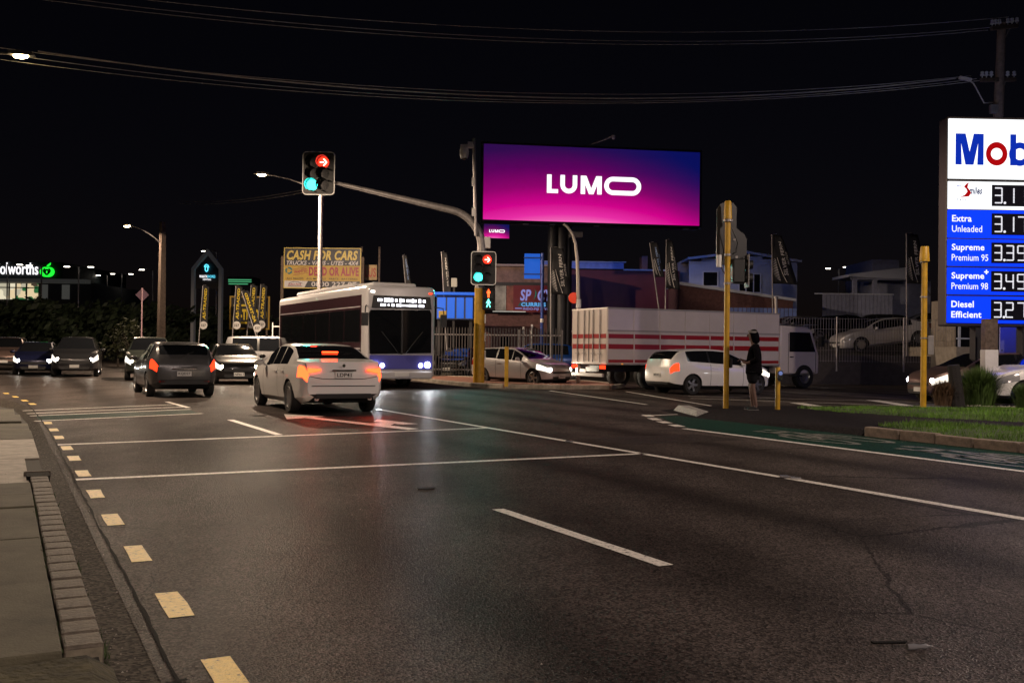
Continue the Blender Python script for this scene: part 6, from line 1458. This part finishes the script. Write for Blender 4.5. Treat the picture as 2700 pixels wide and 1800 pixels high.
# slim white flag pole in the yard
a = P(2048, 900, 45.5); t = thing('white_pole', 'white metal pole right of the widest fern flag', 'pole', (a.x, a.y, .9)); mb = MB(); z = zpx(787, 45.5, 2048) - .9; mb.tube([(0, 0, 0), (-.05, 0, z)], [.075, .07], 12); mb.obj('pole', mat('pole_white', (.5, .46, .44), .5), t); mb = MB(); mb.lathe([(.08, 0), (.1, 0), (.1, .08), (.001, .1)], 12, (-.05, 0, z)); mb.obj('cap', M_galv, t)
# verandah building at the right
t, k = bthing('verandah_building', 'single-storey yard office with pale verandah posts and stepped roof', 2320, 60, z=YZ); Z = 60; X = lambda px: (px - 2320) * k; zz = lambda py: zpx(py, Z, 2320) - YZ
M_ver = mat('verandah_grey', (.26, .28, .40), .6, var=.2)
boxpart(t, 'wall', X(2345), X(2480), 1.5, 8, 0, zz(735), M_ver); boxpart(t, 'upper_storey', X(2345), X(2420), 3, 8, zz(735), zz(672), M_ver)
mb = MB(); mb.prism([(X(2235), zz(724)), (X(2390), zz(704)), (X(2390), zz(736)), (X(2235), zz(731))], -.2, 3); mb.obj('verandah_roof', M_wbtrim, t, smooth=None); boxpart(t, 'verandah_beam', X(2242), X(2390), -.1, .1, zz(738), zz(733), M_ver)
for px in (2252, 2305): boxpart(t, 'verandah_post', X(px) - .12, X(px) + .12, -.1, .14, 0, zz(738), M_ver)
for i in range(18): xx = X(2160 + i * 10.2); boxpart(t, 'fence_board', xx, xx + .21, -.6, -.56, -.2, zz(778), M_ver)
boxpart(t, 'fence_cap', X(2140), X(2345), -.66, -.5, zz(779), zz(776), M_wbtrim)
# pale building and blank board at the right edge
t, k = bthing('pale_workshop', 'cream workshop wall with barred window below the price sign', 2600, 41, z=.6); Z = 41; X = lambda px: (px - 2600) * k; zz = lambda py: zpx(py, Z, 2600) - .6
M_crm = mat('cream_wall', (.33, .29, .24), .7, var=.25)
boxpart(t, 'wall', X(2522), X(2760), 0, 5, -.6, zz(915), M_crm); boxpart(t, 'upper_wall', X(2590), X(2760), .05, 5, zz(915), zz(780), M_crm)
for px in (2530, 2580): boxpart(t, 'window_bar', X(px) - .04, X(px) + .04, -.02, .06, zz(915), zz(850), M_wbtrim)
for py in (860, 893): boxpart(t, 'window_rail', X(2522), X(2590), -.015, .045, zz(py) - .03, zz(py) + .03, M_wbtrim)
boxpart(t, 'window_pane', X(2522), X(2590), .06, .08, zz(915), zz(850), M_win)
t, k = bthing('blank_board', 'blank pale board hanging below the right end of the price sign', 2700, 30, 'sign'); zz = lambda py: zpx(py, 30, 2700)
boxpart(t, 'board', -63 * k, 60 * k, 0, .05, zz(929), zz(857), mat('board_lilac', (.38, .40, .5), .5)); 
for x in (-50, 45): boxpart(t, 'leg', x * k - .05, x * k + .05, .06, .16, 0, zz(870), M_dark)
for dx, dz in ((-58, 924), (-58, 862), (0, 893)): mb = MB(); mb.lathe([(.001, .01), (.02, .01), (.02, 0)], 8, (dx * k, 0, zz(dz)), Matrix.Rotation(pi / 2, 3, 'X')); mb.obj('bolt', M_dark, t)
# supermarket on the rise at the left
t, k = bthing('supermarket', 'far supermarket with bright windows and white lettering over them', 60, 120); Z = 120; X = lambda px: (px - 60) * k; zz = lambda py: zpx(py, Z, 60)
boxpart(t, 'upper_wall', X(-160), X(160), 0, 20, zz(742), zz(690), mat('facade_dark', (.012, .02, .022), .7)); boxpart(t, 'lower_wall', X(-160), X(228), 1.2, 20, 0, zz(742), mat('facade_grey', (.12, .12, .12), .7))
boxpart(t, 'canopy_edge', X(-160), X(228), -.6, .9, zz(745), zz(735), mat('canopy_pale', (.32, .32, .31), .6, emit=(.6, .6, .55), es=.03))
L_shop = mat('shop_interior', (.05, .05, .05), .5, emit=(1, .88, .66), es=.55)
def shopmat():
    m = bpy.data.materials.new('shop_window_light'); m.use_nodes = True; n = m.node_tree.nodes; L = m.node_tree.links; b = n['Principled BSDF']; tc = n.new('ShaderNodeTexCoord'); v = n.new('ShaderNodeTexVoronoi'); v.inputs['Scale'].default_value = 1.3; v.distance = 'CHEBYCHEV'
    L.new(tc.outputs['Object'], v.inputs['Vector']); r = n.new('ShaderNodeValToRGB'); r.color_ramp.interpolation = 'CONSTANT'; e = r.color_ramp.elements; e[0].color = (.95, .75, .45, 1); e[1].position = .35; e[1].color = (.6, .55, .4, 1); x = e.new(.55); x.color = (.03, .16, .05, 1); x = e.new(.7); x.color = (1, .9, .65, 1); x = e.new(.9); x.color = (.08, .06, .04, 1)
    sp = n.new('ShaderNodeSeparateColor'); L.new(v.outputs['Color'], sp.inputs[0]); L.new(sp.outputs[0], r.inputs['Fac']); L.new(r.outputs[0], b.inputs['Emission Color']); b.inputs['Emission Strength'].default_value = .8; b.inputs['Base Color'].default_value = (.02, .02, .02, 1); return m
M_shop = shopmat()
for a, b in ((-60, -22), (-21, 10), (11, 28), (29, 56), (57, 86)): boxpart(t, 'shop_window', X(a), X(b), 1.1, 1.19, zz(788), zz(746), M_shop)
for a in (-21.5, 10.5, 28.5, 56.5): boxpart(t, 'mullion', X(a) - .08, X(a) + .08, 1.0, 1.095, zz(788), zz(746), M_dark)
boxpart(t, 'mullion', X(-60), X(86), 1.0, 1.08, zz(757) - .06, zz(757) + .06, M_dark)
for a, b in ((94, 112), (150, 170)): boxpart(t, 'dim_window', X(a), X(b), 1.1, 1.19, zz(786), zz(748), mat('dim_window', (.08, .08, .08), .3, emit=(.5, .5, .45), es=.08))
text('Woolworths', X(99) - X(-46), zz(693) - zz(724), glow('sign_letter', (1, .97, 1), 1.5), t, ((X(99) + X(-46)) / 2, -.15, zz(708.5)), bold=.004, thick=.1)
L_gr = glow('apple_green', (.015, .95, .04), 1.3); cx, cz = X(123), zz(716)
mb = MB(); pl = []
for i in range(40):
    a = 2 * pi * i / 40; r_ = 1 - .16 * max(0, cos(a - pi / 2)) ** 6 - .10 * max(0, cos(a + pi / 2)) ** 8; pl.append((cx + 19 * k * r_ * cos(a), cz + 15 * k * r_ * sin(a)))
mb.prism(pl, -.2, -.1); mb.obj('apple_emblem', L_gr, t, smooth=None)
mb = MB()
for sx in (-1, 1):
    pts = [(cx + sx * (1.5 + 6.5 * abs(sin(a))) * k * 1.05, -.26, cz + (-6 + 14 * f) * k) for f, a in [(i / 10, pi * i / 12) for i in range(11)]]; mb.tube(pts, .1, 6)
pts = [(cx + 4.2 * k * cos(pi * 2 * i / 16), -.26, cz - 1 * k + 6.5 * k * sin(pi * 2 * i / 16)) for i in range(17)]; mb.tube(pts, .1, 6)
mb.obj('leaf_curls', mat('emblem_dark', (.004, .02, .006), .6), t)
mb = MB(); mb.prism([(cx - 2 * k, cz + 15 * k), (cx + 2 * k, cz + 19 * k), (cx + 9 * k, cz + 24 * k), (cx + 8 * k, cz + 18 * k), (cx + 2 * k, cz + 14 * k)], -.2, -.1); mb.obj('apple_leaf', L_gr, t, smooth=None)
# lit low wall below it
t, k = bthing('lit_wall', 'low lit strip glowing under the dark trees at the left edge', 40, 95, 'wall'); zz = lambda py: zpx(py, 95, 40)
for a, b in ((-80, -27), (-38 + 4, -10), (-7, 18), (22, 35)): boxpart(t, 'light_strip', a * k, b * k, 0, .1, zz(843), zz(839), glow('strip_amber', (1, .72, .35), 1.0))
boxpart(t, 'wall', -80 * k, 40 * k, .1, .5, 0, zz(836), M_dark)
# timber rail
t, k = bthing('white_rail', 'short white timber rail left of the hoarding post', 732, 50, 'railing'); zz = lambda py: zpx(py, 50, 732)
boxpart(t, 'post', -15 * k, -12.5 * k, 0, .06, 0, zz(850), M_whitep); boxpart(t, 'rail', -12.5 * k, 14 * k, 0, .04, zz(862), zz(859), M_whitep); boxpart(t, 'post', 14 * k, 16.5 * k, 0, .06, 0, zz(852), M_whitep)
# ---------------------------------------------------------------- utility pole and wires
ZU = 34.0; ub = P(2640, 900, ZU); ub.z = 0; UP = thing('utility_pole', 'wooden power pole with two crossarms behind the price sign', 'power pole', ub); 
def ul(px, py, dz=0.0): v = P(px, py, ZU + dz) - ub; return v
tp = ul(2641, 62); ft = ul(2612, 985)
mb = MB(); mb.tube([(ft.x, 0, 0), (ul(2625, 500).x, 0, ul(0, 500).z), (tp.x, 0, tp.z)], [.25, .2, .13], 12); mb.obj('pole', mat('grey_pole_wood', (.26, .20, .17), .85, var=.4, vscale=6), UP)
for (pa, pb) in (((2595, 88), (2697, 60)), ((2568, 222), (2690, 203))):
    a, b = ul(*pa), ul(*pb); a.y, b.y = -.5, .35; d = b - a; M = Vector((1, 0, 0)).rotation_difference(d).to_matrix(); mb = MB(); mb.box((a + b) / 2, (d.length, .11, .13), M=M); arm = mb.obj('crossarm', M_wood, UP, smooth=None, bevel=.01)
    mb = MB(); q = a + d * .72; mb.tube([q + Vector((0, 0, -.03)), Vector((tp.x, .1, q.z - .75))], .02, 6); mb.obj('brace', M_galv, UP)
    for f in (.04, .16, .3, .62, .78, .97):
        q = a + d * f; mb = MB(); mb.lathe([(.02, .06), (.02, .14), (.065, .14), (.07, .19), (.04, .21), (.06, .23), (.055, .28), (.001, .31)], 12, q); mb.obj('insulator', mat('porcelain', (.6, .62, .7), .2), arm)
q = ul(2545, 208); mb = MB(); mb.box(q, (.42, .16, .1), M=Matrix.Rotation(R(12), 3, 'Y')); mb.obj('cable_clamp', M_whitep, UP, smooth=None, bevel=.02)
mb = MB(); mb.tube([ul(2550, 210), ul(2567, 220), ul(2595, 272), ul(2618, 270)], .025, 6); mb.obj('stay_bracket', M_galv, UP)
q = ul(2612, 292); mb = MB(); mb.box(q + Vector((0, -.22, 0)), (.26, .16, .3)); mb.obj('fuse_box', M_grey, UP, smooth=None, bevel=.02)
# white-painted timber post in front
a = P(2608, 985, 27.2); t = thing('timber_post', 'square timber post painted white at its foot by the tussocks', 'post', (a.x, a.y, .1)); zm = P(2608, 922, 27.2).z - .1
mb = MB(); mb.box((0, 0, zm / 2), (.36, .3, zm)); mb.obj('painted_foot', M_whitep, t, smooth=None, bevel=.01); mb = MB(); mb.box((0, 0, zm + .42), (.34, .28, .84)); mb.obj('shaft', M_wood, t, smooth=None, bevel=.01)
M_wire = mat('aluminium_wire', (.6, .57, .58), .5, .3)
def wire(lab, A, B, sag, r_=.014, grp='power lines over the junction'):
    A, B = Vector(A), Vector(B); pts = []
    for i in range(41): f = i / 40; pts.append(A + (B - A) * f + Vector((0, 0, -4 * sag * f * (1 - f))))
    mb = MB(); mb.tube(pts, r_, 5); return tag(mb.obj('power_line', M_wire), lab, 'wire', grp)
zl = 25.0
for pa, pb, s_, lab in (((2700 - 40, 45), (60, -40), .62, 'topmost wire of the upper power line bundle'), ((2620, 72), (40, -22), .62, 'middle wire of the upper power line bundle'), ((2605, 80), (25, -12), .62, 'lowest wire of the upper power line bundle')):
    wire(lab, P(*pa, ZU), P(*pb, 25.5), s_ * 1.35, .009)
for pa, pb, s_, r_, lab in (((2520, 207), (100, 135), .95, .022, 'thickest twisted cable of the lower power line bundle'), ((2560, 200), (-60, 118), .95, .010, 'highest thin wire of the lower power line bundle'), ((2575, 208), (-60, 132), 1.05, .010, 'middle thin wire of the lower power line bundle'), ((2590, 212), (-80, 146), 1.02, .010, 'lowest thin wire of the lower power line bundle')):
    wire(lab, P(*pa, ZU), P(*pb, 26.5), s_, r_)
for i, lab in enumerate(('uppermost lit wire running from the overhead signal to the left', 'lower lit wire running from the overhead signal to the left')):
    wire(lab, P(843, 492 + i * 7, 45.6), P(470, 530 + i * 6, 80), .3, .02, 'lit wires behind the overhead signal')

# ---------------------------------------------------------------- plants
M_leaf = mat('dark_foliage', (.022, .036, .014), .7, var=.6, vscale=2); M_bark = mat('bark', (.05, .04, .03), .9, var=.4)
M_leaf2 = mat('olive_foliage', (.03, .036, .012), .7, var=.5, vscale=2)
def tree(nm, lab, base, h_, w_, leaves, seed, m=M_leaf, grp=None, leaf=.32):
    rnd = random.Random(seed); t = thing(nm, lab, 'tree' if nm.endswith('tree') else 'shrub', base, 0, grp); mb = MB()
    mb.tube([(0, 0, 0), (rnd.uniform(-.1, .1), 0, h_ * .3), (rnd.uniform(-.2, .2), 0, h_ * .62)], [h_ * .03, h_ * .022, h_ * .012], 8)
    for i in range(6): a = rnd.uniform(0, 2 * pi); mb.tube([(0, 0, h_ * rnd.uniform(.2, .5)), (cos(a) * w_ * .3, sin(a) * w_ * .3, h_ * rnd.uniform(.5, .85))], [h_ * .013, h_ * .005], 6)
    mb.obj('trunk', M_bark, t)
    cl_ = [(rnd.uniform(-.36, .36) * w_, rnd.uniform(-.3, .3) * w_, h_ * rnd.uniform(.3, .86), rnd.uniform(.14, .27)) for _ in range(13)]; vs, fs = [], []
    for i in range(leaves):
        c_ = rnd.choice(cl_); v = Vector((rnd.gauss(0, 1), rnd.gauss(0, 1), rnd.gauss(0, .8))); v = v.normalized() * rnd.uniform(.45, 1.05)
        p = Vector(c_[:3]) + Vector((v.x * w_ * c_[3], v.y * w_ * c_[3], v.z * h_ * c_[3] * .8))
        n_ = Vector((rnd.gauss(0, 1), rnd.gauss(0, 1), rnd.gauss(0, 1))).normalized(); u = n_.orthogonal().normalized(); q = n_.cross(u); s_ = leaf * rnd.uniform(.5, 1.2); o = len(vs)
        vs += [tuple(p - u * s_), tuple(p + q * s_ * .45), tuple(p + u * s_), tuple(p - q * s_ * .45)]; fs.append((o, o + 1, o + 2, o + 3))
    me = bpy.data.meshes.new('crown'); me.from_pydata(vs, [], fs); link('crown', me, m, t); return t
TG = 'dark trees below the supermarket'
for i, (px, Z, top_, w_, lab) in enumerate(((-30, 88, 800, 9, 'dark tree at the left edge under the supermarket windows'), (60, 84, 790, 8, 'dark tree in front of the lit supermarket windows'), (140, 86, 772, 9, 'dark tree right of the supermarket windows'), (200, 82, 788, 9, 'dark tree under the double car park lamp'), (270, 88, 800, 10, 'dark bushy tree between supermarket and diamond sign'), (345, 90, 815, 9, 'low dark tree left of the diamond sign'), (470, 92, 800, 9, 'dark tree between lamp pole and pointed sign'), (590, 96, 790, 10, 'dark tree beneath the pointed sign'))):
    a = P(px, 900, Z); tree('dark_tree', lab, (a.x, a.y, 0), P(px, top_, Z).z, w_, 1500, i + 10, grp=TG, leaf=.42)
a = P(345, 900, 60); tree('roadside_shrub', 'olive shrub catching lamp light at the foot of the diamond sign', (a.x, a.y, 0), P(345, 838, 60).z, 2.2, 500, 40, M_leaf2, leaf=.16)
a = P(312, 900, 61); tree('roadside_shrub', 'smaller olive shrub left of the diamond sign foot', (a.x, a.y, 0), P(312, 858, 61).z, 1.6, 300, 41, M_leaf2, leaf=.14)
def tussock(lab, px, py, Z, h_, w_, n_, m, seed, z0=.12):
    rnd = random.Random(seed); a = P(px, py, Z); t = thing('tussock_plant', lab, 'plant', (a.x, a.y, z0), 0, 'tussocks on the gravel bed'); vs, fs = [], []
    for i in range(n_):
        an = rnd.uniform(0, 2 * pi); sp = abs(rnd.gauss(0, .45)); d = Vector((cos(an), sin(an), 0)); b = d * rnd.uniform(0, .28) * w_; hh = h_ * rnd.uniform(.6, 1.1); out = w_ * .5 * sp; q = Vector((-d.y, d.x, 0)) * rnd.uniform(.006, .012)
        p1 = b + d * out * .35 + Vector((0, 0, hh * .6)); p2 = b + d * out * 1.05 + Vector((0, 0, hh * (1 - .25 * sp))); o = len(vs)
        vs += [tuple(b - q), tuple(b + q), tuple(p1 + q), tuple(p1 - q), tuple(p2)]; fs += [(o, o + 1, o + 2, o + 3), (o + 3, o + 2, o + 4)]
    me = bpy.data.meshes.new('blades'); me.from_pydata(vs, [], fs); link('blades', me, m, t)
    mb = MB(); mb.lathe([(.001, .12), (w_ * .14, .1), (w_ * .2, 0)], 10); mb.obj('crown_base', M_bark, t); return t
M_tus = mat('tussock_green', (.06, .11, .02), .6, var=.5, vscale=4); M_tusb = mat('tussock_brown', (.12, .07, .035), .7, var=.4, vscale=4)
tussock('big green tussock in front of the white-footed post', 2580, 1050, 24.5, .95, 1.25, 2600, M_tus, 1); tussock('brown dry tussock left of the dark stump', 2492, 1060, 24.2, .62, .85, 1500, M_tusb, 2); tussock('green tussock at the right edge of the frame', 2712, 1060, 22.5, .62, .9, 1600, M_tus, 3); tussock('low green tussock behind the big one', 2640, 1040, 25.8, .8, 1.0, 1600, M_tus, 5)
a = P(2520, 1060, 24.0); t = thing('dark_stump', 'leaning dark timber stump between the tussocks', 'stump', (a.x, a.y, .12)); mb = MB(); mb.tube([(.05, 0, 0), (0, 0, .5), (-.07, 0, P(2505, 962, 24).z - .12)], [.17, .15, .14], 10); mb.obj('stump', mat('burnt_wood', (.012, .01, .01), .85, bump=.6, bscale=20), t)

# ---------------------------------------------------------------- pedestrian
def skin_mesh(nm, joints, edges, m, par, sub=2):
    me = bpy.data.meshes.new(nm); me.from_pydata([j[0] for j in joints], edges, []); o = link(nm, me, m, par)
    sk = o.modifiers.new('skin', 'SKIN'); sk.use_smooth_shade = True
    for v, j in zip(me.skin_vertices[0].data if me.skin_vertices else [], joints): pass
    return o
def skinned(nm, joints, edges, m, par, root=0, sub=2):
    me = bpy.data.meshes.new(nm); me.from_pydata([j[0] for j in joints], edges, []); o = bpy.data.objects.new(nm, me); C.objects.link(o)
    bm = bmesh.new(); bm.from_mesh(me); lay = bm.verts.layers.skin.verify(); bm.verts.ensure_lookup_table()
    for i, j in enumerate(joints):
        r_ = j[1] if isinstance(j[1], tuple) else (j[1], j[1]); bm.verts[i][lay].radius = r_; bm.verts[i][lay].use_root = (i == root)
    bm.to_mesh(me); bm.free()
    o.modifiers.new('skin', 'SKIN').use_smooth_shade = True; sb = o.modifiers.new('sub', 'SUBSURF'); sb.levels = sub; sb.render_levels = sub
    ev = bpy.data.meshes.new_from_object(o.evaluated_get(bpy.context.evaluated_depsgraph_get())); bpy.data.objects.remove(o)
    for p in ev.polygons: p.use_smooth = True
    ev.materials.clear(); ev.materials.append(m); return link(nm, ev, None, par)
pb = G(1986, 1080, .1); PE = thing('person', 'person in a dark hooded jacket and shorts waiting at the crossing', 'person', pb, 0)
M_skin = mat('skin', (.13, .075, .06), .6); M_jkt = mat('dark_jacket', (.004, .0035, .005), .95, bump=.5, bscale=9, spec=.05); M_sho = mat('charcoal_shorts', (.009, .009, .011), .9, spec=.05); M_shoe = mat('black_shoe', (.01, .01, .011), .6)
# x = right in view, faces left (-x) and slightly away; heights in metres
J = [((.02, 0, .92), .075), ((.01, 0, 1.1), .085), ((.02, 0, 1.3), .09), ((.0, 0, 1.43), .055), ((-.03, 0, 1.52), .06), ((-.045, 0, 1.62), .085), ((-.05, 0, 1.70), .075),
     ((-.0, -.075, .86), .06), ((-.02, -.1, .5), .062), ((0, -.1, .38), .058), ((.06, -.1, .09), .036), ((.04, -.1, .05), .036), ((-.1, -.11, .035), .03),
     ((.0, .075, .86), .06), ((-.04, .1, .5), .062), ((-.03, .1, .38), .058), ((-.01, .1, .09), .036), ((-.03, .1, .05), .036), ((-.16, .11, .035), .03),
     ((.03, -.17, 1.36), .055), ((.06, -.23, 1.1), .045), ((-.13, -.2, 1.02), .034), ((-.2, -.18, 1.03), .026),
     ((.01, .17, 1.36), .055), ((.02, .24, 1.1), .045), ((-.17, .16, 1.05), .034), ((-.25, .12, 1.08), .026)]
E = [(0, 1), (1, 2), (2, 3), (3, 4), (4, 5), (5, 6), (0, 7), (7, 8), (8, 9), (9, 10), (10, 11), (11, 12), (0, 13), (13, 14), (14, 15), (15, 16), (16, 17), (17, 18), (2, 19), (19, 20), (20, 21), (21, 22), (2, 23), (23, 24), (24, 25), (25, 26)]
fingers = []
for hi, sg in ((22, -1), (26, 1)):
    hx, hy, hz = J[hi][0]
    for fi in range(4):
        o = len(J); yy = hy + (fi - 1.5) * .02; J += [((hx - .04, yy, hz + .005), .0085), ((hx - .075 - .006 * (1.5 - abs(fi - 1.5)), yy, hz - .005), .008), ((hx - .09, yy, hz - .03), .007)]; E += [(hi, o), (o, o + 1), (o + 1, o + 2)]
    o = len(J); J += [((hx - .01, hy + .035, hz + .025), .009), ((hx - .045, hy + .03, hz + .04), .008)]; E += [(hi, o), (o, o + 1)]
body = skinned('body', J, E, M_skin, PE)
JJ = [((.015, 0, .74), (.165, .2)), ((.01, 0, .84), (.165, .2)), ((.0, 0, 1.0), (.15, .18)), ((.02, 0, 1.2), (.15, .17)), ((.03, 0, 1.34), (.125, .15)), ((.01, 0, 1.45), (.085, .085)), ((.05, -.2, 1.34), .075), ((.07, -.255, 1.1), .068), ((-.09, -.215, 1.03), .055), ((.02, .2, 1.34), .075), ((.03, .26, 1.1), .068), ((-.12, .19, 1.05), .055)]
skinned('jacket', JJ, [(0, 1), (1, 2), (2, 3), (3, 4), (4, 5), (4, 6), (6, 7), (7, 8), (4, 9), (9, 10), (10, 11)], M_jkt, PE)
HJ = [((.05, 0, 1.43), .09), ((.03, 0, 1.55), (.105, .11)), ((-.01, 0, 1.68), (.118, .115)), ((-.04, 0, 1.76), (.07, .075))]
skinned('hood', HJ, [(0, 1), (1, 2), (2, 3)], M_jkt, PE)
mb = MB(); mb.lathe([(.098, -.022), (.106, -.02), (.106, .02), (.098, .022)], 22, (-.02, 0, 1.70), Matrix.Rotation(R(4), 3, 'Y')); mb.obj('headband', mat('grey_band', (.2, .19, .19), .7), PE)
mb = MB(); mb.ball((-.125, 0, 1.62), (.03, .02, .03), 8, 6); mb.obj('nose', M_skin, PE)
SJ = [((0, 0, .88), (.14, .17)), ((-.02, -.095, .78), .115), ((-.025, -.105, .56), .105), ((-.01, .095, .78), .115), ((-.035, .105, .56), .105)]
skinned('shorts', SJ, [(0, 1), (1, 2), (0, 3), (3, 4)], M_sho, PE)
for i, (x, y) in enumerate(((.05, -.1), (-.02, .1))):
    skinned('shoe', [((x + .03, y, .045), (.045, .045)), ((x - .06, y, .04), (.042, .045)), ((x - .17, y - .01, .03), (.028, .042))], [(0, 1), (1, 2)], M_shoe, PE)
    mb = MB(); mb.slab([(x + .065, y - .032), (x + .065, y + .032), (x - .14, y + .036), (x - .17, y), (x - .14, y - .036)], .0, .014); mb.obj('shoe_sole', mat('sole_grey', (.2, .2, .2), .7), PE, smooth=None)
PE.rotation_euler = (0, 0, R(-12)); PE.scale = (1, 1, 1)
# ---------------------------------------------------------------- litter and street iron
t = thing('crushed_bottle', 'clear crushed bottle lying on the road at the lower right', 'bottle', G(2425, 1712), R(8)); t.scale = (.62, .62, .62); mb = MB(); mb.lathe([(.001, -.1), (.022, -.1), (.024, -.05), (.016, .0), (.02, .05), (.008, .07), (.008, .09), (.001, .09)], 12, (0, 0, .024), Matrix.Rotation(pi / 2, 3, 'Y')); mb.obj('bottle_body', mat('clear_plastic', (.16, .16, .17), .15), t); mb = MB(); mb.lathe([(.001, .0), (.01, 0), (.01, .015), (.001, .015)], 10, (.09, 0, .02), Matrix.Rotation(pi / 2, 3, 'Y')); mb.obj('bottle_cap', M_grey, t)
for i, (px, py) in enumerate(((1120, 1283), (2340, 1690))):
    mb = MB(); mb.slab([G(px - 22 * (1 + i), py + 3)[:2], G(px + 26 * (1 + i), py + 1)[:2], G(px + 24 * (1 + i), py + 6)[:2], G(px - 18 * (1 + i), py + 7)[:2]], .001, .007); mb.obj('tar_patch', M_tar, road, smooth=None)
for px, py in ((2068, 1258), (2095, 1262), (1000, 1082), (1500, 1165)):
    q = G(px, py); mb = MB(); mb.slab([(q.x - .06, q.y - .05), (q.x + .06, q.y - .05), (q.x + .045, q.y + .05), (q.x - .045, q.y + .05)], .005, .022); mb.obj('road_stud', M_lens_c, road, smooth=None, bevel=.006)
rnd = random.Random(5); vs, fs = [], []
for i in range(420):
    z_ = rnd.random(); q = S(rnd.uniform(3, 20), rnd.choice((rnd.uniform(.42, .64), rnd.uniform(.42, .5), rnd.uniform(-1.4, .1), rnd.uniform(12.3, 12.6), rnd.uniform(1, 12)))); zz0 = .0 if toS(q)[1] > .4 else .1; r_ = rnd.uniform(.003, .007); o = len(vs)
    for d in ((1, 0, 0), (-.5, .9, 0), (-.5, -.9, 0), (0, 0, .9)): vs.append((q.x + d[0] * r_, q.y + d[1] * r_, zz0 + .002 + d[2] * r_))
    fs += [(o, o + 1, o + 3), (o + 1, o + 2, o + 3), (o + 2, o, o + 3)]
me = bpy.data.meshes.new('grit'); me.from_pydata(vs, [], fs); o = link('grit', me, M_gravel); o['kind'] = 'stuff'; o['label'] = 'scattered grit and specks of glass on the road and footpath'
